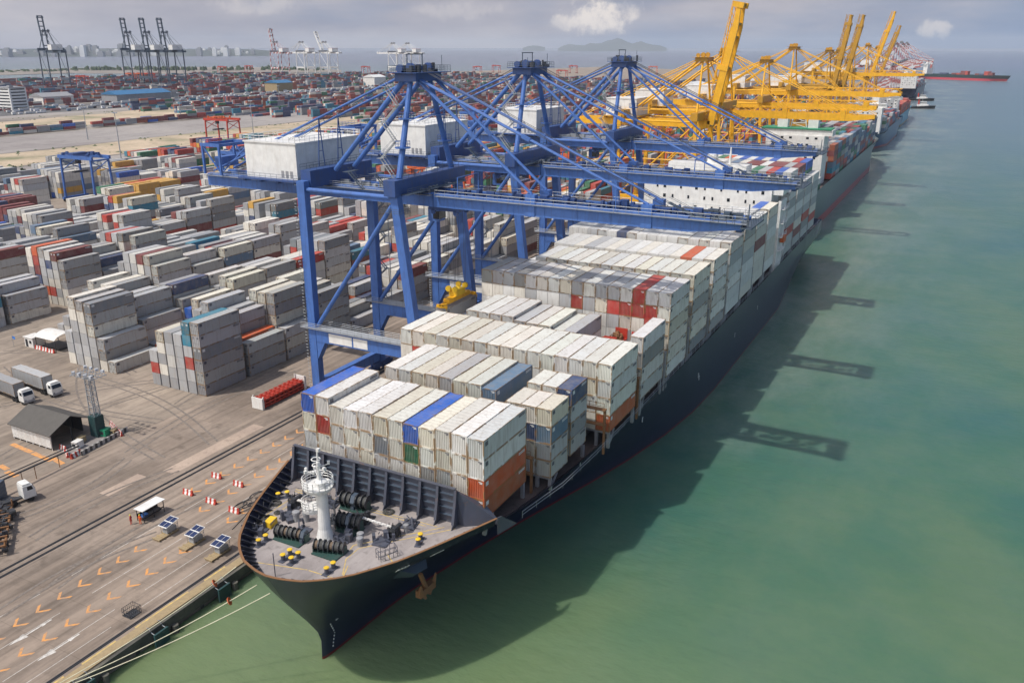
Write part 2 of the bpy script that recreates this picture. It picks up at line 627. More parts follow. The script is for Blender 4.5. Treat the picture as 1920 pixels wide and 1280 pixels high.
def ground_mat(name, cols, sc=0.02, seams=0.0, tracks=0.0, rough=0.9, speck=0.3):
    """cols: dark, mid, light albedo; optional slab joints and tyre tracks along X"""
    m, nt, b = mat_new(name)
    p = geo_pos(nt)
    n1 = noise(nt, p, sc, 8, 0.62)
    c = ramp(nt, n1, (0.32, cols[0]), (0.5, cols[1]), (0.68, cols[2]))
    n2 = noise(nt, p, sc * 22, 6, 0.7)
    c = mixc(nt, ramp(nt, n2, (0.4, (0, 0, 0)), (0.75, (speck, speck, speck))), c, tuple(x * 0.55 for x in cols[0]))
    # rusty and oily spots
    n3 = noise(nt, p, sc * 7, 5, 0.6)
    c = mixc(nt, ramp(nt, n3, (0.56, (0, 0, 0)), (0.74, (0.55, 0.55, 0.55))), c, tuple(x * 0.5 for x in cols[0]))
    if tracks > 0:
        pt = geo_pos(nt, (0.05, 1.0, 1))
        n4 = noise(nt, pt, 0.9, 5, 0.6)
        c = mixc(nt, ramp(nt, n4, (0.47, (0, 0, 0)), (0.7, (tracks, tracks, tracks))), c, tuple(x * 0.45 for x in cols[0]))
        pt2 = geo_pos(nt, (0.05, 1.0, 1))
        n5 = noise(nt, pt2, 0.33, 4, 0.6)
        c = mixc(nt, ramp(nt, n5, (0.5, (0, 0, 0)), (0.72, (tracks, tracks, tracks))), c, tuple(min(1, x * 1.35) for x in cols[2]))
    if seams > 0:
        br = nt.nodes.new('ShaderNodeTexBrick')
        br.offset = 0.0
        br.inputs['Scale'].default_value = 1.0
        br.inputs['Brick Width'].default_value = seams
        br.inputs['Row Height'].default_value = seams * 0.8
        br.inputs['Mortar Size'].default_value = 0.035
        br.inputs['Color1'].default_value = (1, 1, 1, 1)
        br.inputs['Color2'].default_value = (0.90, 0.88, 0.86, 1)
        br.inputs['Mortar'].default_value = (0.6, 0.58, 0.55, 1)
        nt.links.new(p, br.inputs['Vector'])
        c = mixc(nt, 0.8, c, br.outputs['Color'], 'MULTIPLY')
    nt.links.new(c, b.inputs['Base Color'])
    b.inputs['Roughness'].default_value = rough
    bp = nt.nodes.new('ShaderNodeBump')
    bp.inputs['Strength'].default_value = 0.25
    bp.inputs['Distance'].default_value = 0.03
    nt.links.new(n2, bp.inputs['Height'])
    nt.links.new(bp.outputs[0], b.inputs['Normal'])
    return m


M['apron'] = ground_mat('apron_concrete', ((0.165, 0.128, 0.10), (0.265, 0.21, 0.168), (0.36, 0.285, 0.225)), 0.05, 7.5, 0.5)
M['yard'] = ground_mat('yard_paving', ((0.18, 0.142, 0.112), (0.28, 0.225, 0.178), (0.37, 0.30, 0.235)), 0.035, 0.0, 0.42)
M['land'] = ground_mat('far_ground', ((0.17, 0.145, 0.125), (0.25, 0.215, 0.185), (0.34, 0.30, 0.25)), 0.006)
M['sand'] = ground_mat('sand_and_scrub', ((0.20, 0.20, 0.11), (0.46, 0.36, 0.25), (0.58, 0.45, 0.32)), 0.02)
M['road'] = ground_mat('pale_road', ((0.24, 0.21, 0.20), (0.31, 0.28, 0.26), (0.37, 0.33, 0.30)), 0.01, 0.0, 0.35)
M['asphalt'] = ground_mat('dark_parking_asphalt', ((0.08, 0.08, 0.085), (0.12, 0.115, 0.115), (0.17, 0.16, 0.15)), 0.01)
M['patch'] = ground_mat('pale_concrete_patch', ((0.34, 0.26, 0.21), (0.42, 0.32, 0.25), (0.48, 0.37, 0.29)), 0.1)
M['quay_wall'] = ground_mat('wet_quay_concrete', ((0.05, 0.052, 0.045), (0.10, 0.095, 0.08), (0.16, 0.15, 0.12)), 0.25)
M['deck'] = ground_mat('grey_deck_paint', ((0.22, 0.19, 0.18), (0.335, 0.295, 0.28), (0.40, 0.355, 0.335)), 0.12, 0, 0.25, 0.7, 0.15)
M['deck_red'] = ground_mat('brown_deck_paint', ((0.06, 0.05, 0.05), (0.10, 0.075, 0.07), (0.14, 0.10, 0.09)), 0.2)
M['scrub'] = ground_mat('mangrove_green', ((0.035, 0.055, 0.028), (0.05, 0.075, 0.035), (0.075, 0.10, 0.05)), 0.02)
M['island'] = ground_mat('hazed_wooded_hill', ((0.07, 0.085, 0.085), (0.09, 0.105, 0.10), (0.12, 0.13, 0.125)), 0.001)  # paler than real woodland: distance haze put into the hill colour


def mark_mat(name, col, wear=0.5):
    m, nt, b = mat_new(name)
    p = geo_pos(nt)
    n = noise(nt, p, 1.6, 7, 0.7)
    c = mixc(nt, ramp(nt, n, (0.36, (0.05, 0.05, 0.05)), (0.68, (wear, wear, wear))), col, (0.26, 0.215, 0.18))
    nt.links.new(c, b.inputs['Base Color'])
    b.inputs['Roughness'].default_value = 0.8
    return m


M['mark_orange'] = mark_mat('worn_orange_marking', (0.80, 0.33, 0.06), 0.9)
M['mark_white'] = mark_mat('worn_white_marking', (0.72, 0.69, 0.64), 0.8)
M['mark_yellow'] = mark_mat('worn_yellow_line', (0.72, 0.50, 0.12), 0.8)
M['hull_mark'] = paint('white_hull_lettering', (0.72, 0.72, 0.70), 0.5, dirt=0.2)


def water_mat():
    m, nt, b = mat_new('harbour_water')
    p = geo_pos(nt)
    n1 = noise(nt, geo_pos(nt, (1, 1.6, 1)), 0.012, 6, 0.6)
    n2 = noise(nt, p, 0.05, 6, 0.65)
    c = ramp(nt, n1, (0.34, (0.036, 0.112, 0.094)), (0.52, (0.048, 0.125, 0.080)), (0.66, (0.078, 0.142, 0.078)))
    c = mixc(nt, ramp(nt, n2, (0.42, (0, 0, 0)), (0.72, (0.4, 0.4, 0.4))), c, (0.13, 0.18, 0.115))
    # more silt along the quay at the bow (small x), clearer teal further out
    s = nt.nodes.new('ShaderNodeSeparateXYZ')
    nt.links.new(p, s.inputs[0])
    mr = nt.nodes.new('ShaderNodeMapRange')
    mr.interpolation_type = 'SMOOTHSTEP'
    mr.inputs[1].default_value = 40
    mr.inputs[2].default_value = 130
    mr.inputs[3].default_value = 0.75
    mr.inputs[4].default_value = 0.0
    nt.links.new(s.outputs['X'], mr.inputs[0])
    c = mixc(nt, mr.outputs[0], c, (0.185, 0.225, 0.095))
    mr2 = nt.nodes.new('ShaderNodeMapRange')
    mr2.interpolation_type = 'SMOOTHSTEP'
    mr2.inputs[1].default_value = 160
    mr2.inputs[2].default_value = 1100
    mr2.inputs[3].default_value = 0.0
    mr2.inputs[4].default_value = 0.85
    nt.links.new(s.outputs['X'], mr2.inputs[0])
    c = mixc(nt, mr2.outputs[0], c, (0.105, 0.155, 0.185))  # bluer with distance: sky reflection put into the water colour
    # drifting silt clouds along the ship's shadow edge
    n6 = noise(nt, geo_pos(nt, (0.6, 1.2, 1)), 0.022, 7, 0.65)
    mr4 = nt.nodes.new('ShaderNodeMapRange')
    mr4.interpolation_type = 'SMOOTHSTEP'
    mr4.inputs[1].default_value = -20
    mr4.inputs[2].default_value = 50
    nt.links.new(s.outputs['Y'], mr4.inputs[0])
    mk = nt.nodes.new('ShaderNodeMath')
    mk.operation = 'MULTIPLY'
    nt.links.new(ramp(nt, n6, (0.44, (0, 0, 0)), (0.68, (0.75, 0.75, 0.75))), mk.inputs[0])
    mr5 = nt.nodes.new('ShaderNodeMapRange')
    mr5.interpolation_type = 'SMOOTHSTEP'
    mr5.inputs[1].default_value = 110
    mr5.inputs[2].default_value = 210
    nt.links.new(s.outputs['X'], mr5.inputs[0])
    mk2 = nt.nodes.new('ShaderNodeMath')
    mk2.operation = 'MULTIPLY'
    nt.links.new(mr4.outputs[0], mk2.inputs[0])
    nt.links.new(mr5.outputs[0], mk2.inputs[1])
    nt.links.new(mk2.outputs[0], mk.inputs[1])
    c = mixc(nt, mk.outputs[0], c, (0.22, 0.255, 0.215))
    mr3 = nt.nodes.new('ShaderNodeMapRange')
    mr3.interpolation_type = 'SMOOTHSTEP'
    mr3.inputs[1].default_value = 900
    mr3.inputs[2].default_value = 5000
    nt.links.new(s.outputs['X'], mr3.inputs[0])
    c = mixc(nt, mr3.outputs[0], c, (0.13, 0.15, 0.20))  # open sea tinted again towards the reflected sky colour
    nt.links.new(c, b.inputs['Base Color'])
    b.inputs['Roughness'].default_value = 0.26
    b.inputs['IOR'].default_value = 1.33
    b.subsurface_method = 'BURLEY' if hasattr(b, 'subsurface_method') else None
    b.inputs['Subsurface Weight'].default_value = 0.85
    b.inputs['Subsurface Radius'].default_value = (0.8, 1.0, 0.9)
    b.inputs['Subsurface Scale'].default_value = 2.2
    w1 = noise(nt, geo_pos(nt, (1, 0.45, 1)), 0.55, 6, 0.6)
    w2 = noise(nt, geo_pos(nt, (1, 0.5, 1)), 0.09, 4, 0.6)
    ad = nt.nodes.new('ShaderNodeMath')
    ad.operation = 'MULTIPLY_ADD'
    ad.inputs[1].default_value = 2.5
    nt.links.new(w2, ad.inputs[0])
    nt.links.new(w1, ad.inputs[2])
    bp = nt.nodes.new('ShaderNodeBump')
    bp.inputs['Strength'].default_value = 0.5
    bp.inputs['Distance'].default_value = 0.5
    nt.links.new(ad.outputs[0], bp.inputs['Height'])
    nt.links.new(bp.outputs[0], b.inputs['Normal'])
    return m


M['water'] = water_mat()

# ------------------------------------------------------------------ setting: water, land, quay
QZ = 2.4        # quay level
QY = 86.7       # quay edge


def flat(name, pts, z, mat, kind='structure', label=None):
    mb = MB()
    mb.add([(x, y, z) for x, y in pts], [tuple(range(len(pts)))])
    o = mb.build(name, mat)
    return tag(o, kind=kind, label=label)


mb = MB()
S = 70000
mb.add([(-3000, -S, 0), (S, -S, 0), (S, S, 0), (-3000, S, 0)], [(0, 1, 2, 3)])
tag(mb.build('sea', M['water']), kind='structure')

BEND = 0.0125


def quay_bend(x):
    return max(0.0, x - 600.0) * BEND + max(0.0, x - 1150.0) * 0.03


LAND = [(-400, QY), (600, QY), (1150, QY + quay_bend(1150)), (2150, QY + quay_bend(2150)), (2150, 260), (2900, 700), (3300, 1350), (2350, 1500), (1950, 1900), (1560, 1950), (1250, 2050), (500, 2600), (-400, 2800)]
mb = MB()
mb.prism(LAND, -4.0, QZ)
tag(mb.build('ground', [M['yard']]), kind='structure')


def quad_y(name, y0, y1, x0, x1, z, mat, wob=0.0):
    mb = MB()
    n = 40
    rnd = random.Random(int(y0 * 7))
    a = [(x0 + (x1 - x0) * i / n, y0 + wob * rnd.uniform(-1, 1)) for i in range(n + 1)]
    b = [(x0 + (x1 - x0) * i / n, y1 + wob * rnd.uniform(-1, 1)) for i in range(n + 1)]
    vs = [(x, y, z) for x, y in a + b]
    mb.add(vs, [(i, i + 1, i + n + 2, i + n + 1) for i in range(n)])
    return tag(mb.build(name, mat), kind='structure')


flat('quay_apron', [(-400, QY + 0.05), (600, QY + 0.05), (1150, QY + 0.05 + quay_bend(1150)), (2149, QY + 0.05 + quay_bend(2149)), (2149, 180), (1150, 139.6), (-400, 139.6)], QZ + 0.004, M['apron'])
quad_y('terrain', 452, 2000, -300, 2100, QZ + 0.004, M['land'])
quad_y('road', 478, 540, -300, 2000, QZ + 0.010, M['road'])
quad_y('sand_bank', 543, 620, -300, 1900, QZ + 0.009, M['sand'], 5)
quad_y('road', 624, 735, -300, 1900, QZ + 0.010, M['road'])
quad_y('sand_bank', 772, 905, -300, 1900, QZ + 0.009, M['sand'], 14)
quad_y('road', 938, 965, -300, 1900, QZ + 0.012, M['road'])
quad_y('car_park', 968, 1085, -300, 1900, QZ + 0.010, M['asphalt'])

# quay face, edge timber strip, rails
mb = MB()
mb.box(-400, 598, QY - 0.5, QY - 0.02, 0.9, QZ - 0.006)
for i in range(120):
    x = 20 + i * 5.5
    mb.tube((x, QY - 0.9 + 1.2 * (i % 2), -3), (x, QY - 0.9 + 1.2 * (i % 2), 1.2), 0.45, 8)
tag(mb.build('quay_wall', [M['quay_wall']]), 'dark wet concrete quay wall on piles along the water', 'wall', kind='structure')
mb = MB()
mb.box(-400, 598, QY + 0.08, QY + 1.55, QZ + 0.006, QZ + 0.2)
tag(mb.build('kerb', [M['wood']]), kind='structure')
mb = MB()
for y in (89.3, 117.0, 115.6):
    for s in (-.14, .14):
        mb.box(-400, 598, y + s - .05, y + s + .05, QZ + 0.008, QZ + 0.07)
    mb.add([(-400, y - .3, QZ + .007), (598, y - .3, QZ + .007), (598, y + .3, QZ + .007), (-400, y + .3, QZ + .007)], [(0, 1, 2, 3)])
tag(mb.build('crane_rails', [M['dark']]), kind='structure')
mb = MB()
mb.add([(px, py, QZ + .008) for px, py in ((93, 118.6), (116, 118.6), (116, 121.4), (93, 121.4))], [(0, 1, 2, 3)])
mb.add([(px, py, QZ + .008) for px, py in ((82, 122.2), (90, 122.2), (90, 124.5), (82, 124.5))], [(0, 1, 2, 3)])
tag(mb.build('pavement_patch', [M['patch']]), kind='structure')

# painted arrows (chevrons) and straight arrows on the apron
mb = MB()
rng = random.Random(3)


def chevron(mb, x, y, s=1.0):
    t = 0.42
    z = QZ + 0.012
    a = 1.15 * s
    # an L shaped bracket pointing to -X
    mb.add([(x - a, y, z), (x, y + a, z), (x + t * 1.2, y + a, z), (x - a + t * 1.2, y, z)], [(0, 3, 2, 1)])
    mb.add([(x - a, y - .002, z), (x, y - a, z), (x + t * 1.2, y - a, z), (x - a + t * 1.2, y - .002, z)], [(0, 1, 2, 3)])


for i in range(22):
    x = 46.6 + 3.3 * i
    if not 77 < x < 84:
        chevron(mb, x + (0.3 if x < 75 else .0), 97.0 + (x - 46) * 0.012)
for i in range(22):
    x = 47 + 3.3 * i
    if not 75 < x < 86:
        chevron(mb, x, 103.0 + (x - 46) * 0.03)
for i in range(14):
    chevron(mb, 90.6 + 3.4 * i, 110.6)
tag(mb.build('lane_markings', [M['mark_orange']]), kind='structure')
mb = MB()
z = QZ + 0.013
for (x, y) in ((49.9, 100.1), (49.7, 94.1), (38, 94.1)):
    mb.add([(x, y, z), (x + 2.3, y - .55, z), (x + 2.3, y + .55, z)], [(0, 1, 2)])
    mb.add([(x + 2.3, y - .12, z), (x + 6, y - .12, z), (x + 6, y + .12, z), (x + 2.3, y + .12, z)], [(0, 1, 2, 3)])
    mb.add([(x + 4.5, y - .3, z + .001), (x + 5.1, y - .2, z + .001), (x + 5.1, y + .2, z + .001), (x + 4.5, y + .3, z + .001)], [(0, 1, 2, 3)])
for y in (91.6, 94.4, 100.4, 106.8):
    for i in range(14):
        x = 20 + i * 21 + y % 5
        mb.add([(x, y - .045, z), (x + 16, y - .045, z), (x + 16, y + .045, z), (x, y + .045, z)], [(0, 1, 2, 3)])
tag(mb.build('lane_markings', [M['mark_white']]), kind='structure')
mb = MB()
for (x0, x1) in ((60, 69), (72, 76), (52, 57), (44, 49.5)):
    mb.add([(x0, 88.45, z), (x1, 88.45, z), (x1, 88.75, z), (x0, 88.75, z)], [(0, 1, 2, 3)])
tag(mb.build('edge_line', [M['mark_yellow']]), kind='structure')

M['tyre_mark'] = mark_mat('tyre_rubber_marks', (0.12, 0.10, 0.085), 1.0)
mb = MB()
rng = random.Random(17)
z = QZ + 0.016


def strip(mb, pts, w, z_):
    for a, b in zip(pts, pts[1:]):
        d = (b - a)
        if d.length < 1e-3:
            continue
        n = Vector((-d.y, d.x, 0)).normalized() * w
        mb.add([(a.x + n.x, a.y + n.y, z_), (a.x - n.x, a.y - n.y, z_), (b.x - n.x, b.y - n.y, z_), (b.x + n.x, b.y + n.y, z_)], [(0, 1, 2, 3)])


for (u0, v0, u1, v1, bend) in ((0, 660, 250, 700, 6), (0, 690, 300, 790, -5), (140, 700, 400, 830, 4), (180, 640, 300, 860, -8), (0, 760, 560, 700, 5), (240, 850, 560, 690, 3), (0, 860, 330, 720, 4),
                               (60, 1010, 330, 880, 2), (0, 980, 240, 860, -3), (100, 1100, 400, 930, 2), (330, 760, 470, 720, 4), (0, 1150, 300, 1000, 2)):
    a, b = at(u0, v0), at(u1, v1)
    d = b - a
    n = Vector((-d.y, d.x, 0)).normalized()
    for off in (-.95, .95):
        pts = [a.lerp(b, t / 14) + n * (off + bend * math.sin(math.pi * t / 14)) for t in range(15)]
        z += 0.0006
        strip(mb, pts, .22, z)
tag(mb.build('tyre_marks', [M['tyre_mark']]), kind='structure')
mb = MB()
for (u0, v0, u1, v1) in ((22, 832, 60, 848), (62, 849, 96, 864), (0, 872, 14, 880), (12, 884, 32, 893), (98, 858, 118, 870)):
    z += 0.0006
    strip(mb, [at(u0, v0), at(u1, v1)], .5, z)
tag(mb.build('lane_markings', [M['mark_orange']]), kind='structure')

# ------------------------------------------------------------------ containers: records first
WHITE = (0.70, 0.69, 0.66)
CREAM = (0.70, 0.66, 0.58)
LGREY = (0.43, 0.435, 0.44)
GREY = (0.31, 0.315, 0.325)
DGREY = (0.20, 0.22, 0.24)
OFFW = (0.56, 0.545, 0.51)
BLUE = (0.02, 0.12, 0.50)
NAVY = (0.045, 0.075, 0.17)
STEEL = (0.11, 0.19, 0.30)
TEAL = (0.02, 0.20, 0.30)
RED = (0.45, 0.045, 0.035)
ORANGE = (0.62, 0.11, 0.035)
BROWN = (0.42, 0.10, 0.035)
MAROON = (0.20, 0.04, 0.045)
GREEN = (0.02, 0.17, 0.09)
YELLOW = (0.62, 0.34, 0.06)
CNAME = {WHITE: 'white', CREAM: 'cream white', LGREY: 'pale grey', OFFW: 'off white', GREY: 'grey', DGREY: 'dark grey', BLUE: 'bright blue', NAVY: 'navy blue',
         STEEL: 'slate blue', TEAL: 'teal', RED: 'red', ORANGE: 'orange red', BROWN: 'rust brown', MAROON: 'maroon', GREEN: 'green', YELLOW: 'ochre yellow'}
ORD = ['zeroth', 'first', 'second', 'third', 'fourth', 'fifth', 'sixth', 'seventh', 'eighth', 'ninth', 'tenth', 'eleventh', 'twelfth', 'thirteenth',
       'fourteenth', 'fifteenth', 'sixteenth', 'seventeenth', 'eighteenth', 'nineteenth', 'twentieth', 'twenty-first', 'twenty-second',
       'twenty-third', 'twenty-fourth', 'twenty-fifth', 'twenty-sixth', 'twenty-seventh', 'twenty-eighth']
TIER = ['topmost', 'second from the top', 'third from the top', 'fourth from the top', 'fifth from the top', 'sixth from the top', 'seventh from the top']
CW, G = 2.438, 0.09
CONT = []      # dicts: x0,x1,y0,z0,h,col,door,where,tier


def add_stack(x0, length, y0, z0, heights, cols, door, where, group):
    """cols listed from the top down"""
    z = z0
    n = len(heights)
    for i in range(n):
        c = cols[n - 1 - i]
        CONT.append(dict(x0=x0, L=length, y0=y0, z0=z, h=heights[i], col=c, door=door, where=where, tier=n - 1 - i, n=n, group=group))
        z += heights[i] + 0.02
    return z


rs = random.Random(11)


def ship_white(r=None):
    r = r or rs
    t = r.random()
    if t < 0.62:
        return WHITE
    if t < 0.86:
        return CREAM
    if t < 0.94:
        return LGREY
    return r.choice([GREY, STEEL, RED, NAVY, GREY, LGREY])


SG = 'containers stacked on the navy ship'
BAYNAMES = {}


def ship_bay(b, x0, y0, ncol, ntier, ztop, tier_h, over={}, cols_off={}, only=None, length=12.19, rowname='', tops=None, palette=None):
    """over: {(col, tier from top): colour}; cols_off: {col: (dtier, dz)}"""
    for c in range(ncol):
        if only is not None and c not in only:
            continue
        dt, dz = cols_off.get(c, (0, 0.0))
        n = ntier + dt
        if n <= 0:
            continue
        zt = ztop + dt * tier_h + dz
        hs = [tier_h - 0.02] * n
        base = zt - n * tier_h
        cl = []
        for k in range(n):
            cl.append(over.get((c, k), (palette or ship_white)()))
        wh = f"{ORD[c + 1]} column from the water side, {ORD[b]} bay from the bow{rowname}"
        add_stack(x0, length, y0 + c * 2.53, base, hs, cl, False, wh, SG)


W_ = WHITE
ov = {(11, 0): BLUE, (10, 1): RED, (4, 0): BLUE, (4, 1): GREEN, (6, 1): DGREY, (0, 2): ORANGE, (0, 3): BROWN, (0, 0): W_, (0, 1): W_, (2, 2): LGREY, (3, 2): GREY}
for c in range(12):
    for k in range(4):
        ov.setdefault((c, k), WHITE if (c + k) % 3 else CREAM)
ship_bay(1, 85.4, 49.2, 12, 4, 27.9, 2.9, ov, {10: (0, .95), 11: (0, .95), 1: (0, 0.1), 2: (0, .15), 4: (0, -.1), 5: (0, 0), 7: (0, .15), 3: (0, -.12)})
ov = {(4, 0): STEEL, (5, 0): WHITE, (6, 0): CREAM, (7, 0): LGREY, (8, 0): CREAM, (9, 0): CREAM, (10, 0): WHITE, (11, 0): WHITE, (12, 0): GREEN, (13, 0): BLUE, (8, 1): GREY}
for c in range(4, 14):
    ov.setdefault((c, 0), WHITE)
ship_bay(2, 101.6, 46.2, 14, 4, 28.0, 2.9, ov, {4: (0, -.35), 12: (-2, 0), 13: (-2, -.3), 7: (0, .1), 8: (0, .1)}, only=range(4, 14))
ship_bay(2, 100.6, 46.7, 3, 4, 26.8, 2.72, {(0, 0): CREAM, (1, 0): CREAM, (2, 0): CREAM, (0, 1): STEEL, (0, 2): LGREY, (1, 1): NAVY, (0, 3): LGREY}, length=6.06, rowname=', front half')
ship_bay(2, 107.6, 46.7, 3, 4, 27.3, 2.72, {(0, 0): NAVY, (1, 0): WHITE, (2, 0): WHITE, (0, 1): LGREY, (0, 2): GREY, (0, 3): LGREY}, length=6.06, rowname=', rear half')
ov = {(0, 3): BROWN, (0, 0): WHITE, (0, 1): WHITE, (0, 2): WHITE, (1, 1): CREAM, (14, 1): RED, (15, 1): CREAM}
for c in range(16):
    ov.setdefault((c, 0), WHITE if c < 6 or c % 3 == 0 else CREAM)
ship_bay(3, 117.6, 44.27, 16, 4, 28.35, 2.9, ov, {c: (0, [0, .05, .0, .04, -.03, .05][c % 6]) for c in range(16)})
ov = {(0, 0): WHITE, (0, 1): GREY, (0, 2): WHITE, (0, 3): LGREY, (1, 0): BLUE, (2, 0): BLUE, (3, 0): BLUE, (9, 0): LGREY, (5, 0): LGREY}
for c in range(4, 16):
    ov.setdefault((c, 0), WHITE)
ship_bay(4, 132.3, 44.27, 16, 4, 28.5, 2.9, ov, {1: (-2, 0), 2: (-2, -.4), 3: (-2, 0), 4: (-2, -.2), 5: (0, -1.0), 6: (0, -1.4), 7: (0, -.6), 8: (0, -.6), 9: (0, -.5), 10: (0, .1), 11: (0, .1), 12: (0, .1), 13: (0, .1), 14: (-1, 0), 15: (-2, 0)})
ov = {(2, 0): RED, (1, 0): WHITE, (0, 0): WHITE, (3, 0): WHITE, (4, 0): LGREY, (5, 0): LGREY, (9, 0): WHITE, (10, 0): CREAM, (11, 0): WHITE, (12, 0): GREY, (13, 0): LGREY, (14, 0): LGREY,
      (15, 0): GREY, (7, 1): RED, (4, 1): RED, (1, 1): RED, (2, 1): RED, (3, 1): RED, (0, 1): WHITE, (1, 2): RED}
ship_bay(5, 147.0, 44.27, 16, 6, 32.6, 2.75, ov)
ship_bay(6, 161.9, 44.27, 16, 6, 32.7, 2.75, {(c, 0): (WHITE if c % 4 else CREAM) for c in range(16)}, {14: (-1, 0), 15: (-1, 0)})
ov = {(c, 0): (WHITE if c % 3 else CREAM) for c in range(16)}
ov[(2, 0)] = ORANGE
ov[(11, 0)] = LGREY
ship_bay(7, 176.9, 44.27, 16, 6, 32.6, 2.75, ov, {15: (-1, 0)})
ov = {(c, 0): WHITE for c in range(16)}
ov[(10, 0)] = NAVY
ov[(13, 0)] = LGREY
ship_bay(8, 190.9, 44.27, 16, 6, 33.6, 2.85, ov)
ov = {(c, 0): (WHITE if c % 5 else LGREY) for c in range(16)}
ov[(0, 2)] = LGREY
ship_bay(9, 204.2, 44.27, 16, 6, 34.1, 2.9, ov)
ov = {(c, 0): WHITE for c in range(16)}
ov.update({(5, 0): ORANGE, (7, 0): STEEL, (0, 2): MAROON, (8, 0): NAVY})
ship_bay(10, 217.3, 44.27, 16, 6, 34.6, 2.9, ov, {c: (0, .6) if c < 4 else (0, -.4) for c in range(1, 16)})
ship_bay(11, 231.2, 44.27, 16, 6, 34.8, 2.9, {(1, 0): BLUE, (0, 0): CREAM}, {c: (-3, 0) for c in range(2, 16)})


def aft_pal():
    return rs.choice([WHITE, WHITE, WHITE, CREAM, CREAM, LGREY, ORANGE, RED, STEEL, BLUE, LGREY, MAROON, GREEN])


for i, xb in enumerate((258.6, 272.6, 286.6, 300.6)):
    ship_bay(12 + i, xb, 44.27, 16, 7, 35.3, 2.7, {(0, 0): WHITE, (0, 1): LGREY, (0, 2): WHITE, (0, 3): LGREY, (0, 4): RED if i % 2 == 0 else CREAM, (0, 5): [LGREY, MAROON, GREY, RED][i], (0, 6): LGREY}, {c: (2, -1.4) if c > 0 else (0, 0) for c in range(16)} if i > 0 else {c: (1, 0) for c in range(3, 16)}, palette=aft_pal)

# yard blocks
YG = 'containers stacked in the yard'


def yard_col(r, x):
    t = r.random()
    if x < 330:
        if t < 0.20: return GREY
        if t < 0.46: return LGREY
        if t < 0.66: return OFFW
        if t < 0.80: return CREAM
        if t < 0.86: return DGREY
        if t < 0.90: return RED
        if t < 0.92: return NAVY
        if t < 0.94: return STEEL
        if t < 0.965: return MAROON
        if t < 0.98 and x > 200: return YELLOW
        if x < 180: return OFFW
        return r.choice([BLUE, TEAL, GREEN, ORANGE])
    if x < 480:
        return r.choice([GREY, LGREY, CREAM, RED, RED, GREEN, GREEN, TEAL, ORANGE, MAROON, NAVY, YELLOW])
    return r.choice([RED, MAROON, MAROON, RED, GREEN, TEAL, BLUE, NAVY, GREY, LGREY, ORANGE, YELLOW, GREY])


BLK_Y = [141.0 + 29.4 * i for i in range(11)]
# hand-set heights for the nearest rows: block -> row -> heights by column from the quay side; 0 = empty
HAND = {
    (0, 0): [6, 6, 5, 5, 5, 3], (0, 1): [3, 3, 5, 5, 6, 5], (0, 2): [3, 6, 6, 6, 5, 4], (0, 3): [5, 4, 5, 5, 6, 4], (0, 4): [1, 2, 2, 1, 3, 3], (0, 5): [2, 1, 2, 3, 3, 2],
    (1, 0): [1, 3, 6, 6, 6, 3], (1, 1): [1, 1, 3, 5, 4, 5], (1, 2): [4, 3, 4, 5, 5, 3], (1, 3): [5, 5, 4, 5, 4, 4], (1, 4): [5, 4, 5, 5, 4, 4], (1, 5): [5, 5, 5, 4, 3, 3],
    (2, 0): [0, 0, 0, 0, 0, 0], (2, 1): [1, 2, 2, 1, 0, 0], (2, 2): [3, 4, 4, 3, 4, 3], (2, 3): [5, 6, 6, 6, 6, 5],
    (3, 0): [4, 4, 3, 4, 4, 4], (3, 1): [3, 4, 4, 3, 3, 2], (3, 2): [5, 6, 6, 6, 6, 6], (3, 3): [3, 4, 4, 5, 5, 4], (2, 4): [4, 5, 5, 4, 5, 4], (4, 0): [3, 3, 4, 4, 3, 4], (4, 1): [0, 0, 0, 2, 2, 2],
}
HCOL = {(0, 0, 0, 2): DGREY, (0, 0, 1, 0): TEAL, (0, 0, 5, 1): RED, (0, 0, 1, 3): RED, (0, 0, 0, 0): LGREY, (0, 0, 1, 1): TEAL, (0, 1, 1, 0): ORANGE, (0, 2, 0, 0): LGREY,
        (0, 2, 1, 0): LGREY, (0, 3, 0, 0): GREY, (1, 1, 0, 0): ORANGE, (1, 2, 1, 0): BLUE, (1, 0, 2, 0): DGREY, (1, 2, 3, 0): NAVY, (3, 0, 0, 1): TEAL, (3, 0, 1, 1): TEAL,
        (3, 2, 4, 0): ORANGE, (3, 2, 4, 1): RED, (3, 2, 0, 0): LGREY, (3, 2, 0, 1): GREY, (3, 2, 3, 4): ORANGE, (0, 1, 2, 0): LGREY, (0, 1, 3, 0): LGREY, (0, 1, 4, 0): LGREY}
ry = random.Random(5)
ROWP = 12.75
SPOTS = [(at(285, 382), 15, [YELLOW, YELLOW, ORANGE, YELLOW, RED], 4), (at(12, 440), 20, [MAROON, MAROON, NAVY, MAROON], 5), (at(62, 440), 8, [YELLOW, ORANGE, MAROON, YELLOW], 3),
         (at(170, 345), 10, [TEAL, TEAL, GREY], 2), (at(640, 470), 8, [RED, RED, LGREY], 4), (at(225, 320), 10, [NAVY, MAROON], 3), (at(150, 412), 24, [LGREY, OFFW], 1), (at(190, 398), 16, [OFFW, LGREY], 1), (at(148, 383), 17, [LGREY], 0), (at(112, 380), 16, [LGREY], 0), (at(185, 376), 12, [LGREY], 0)]
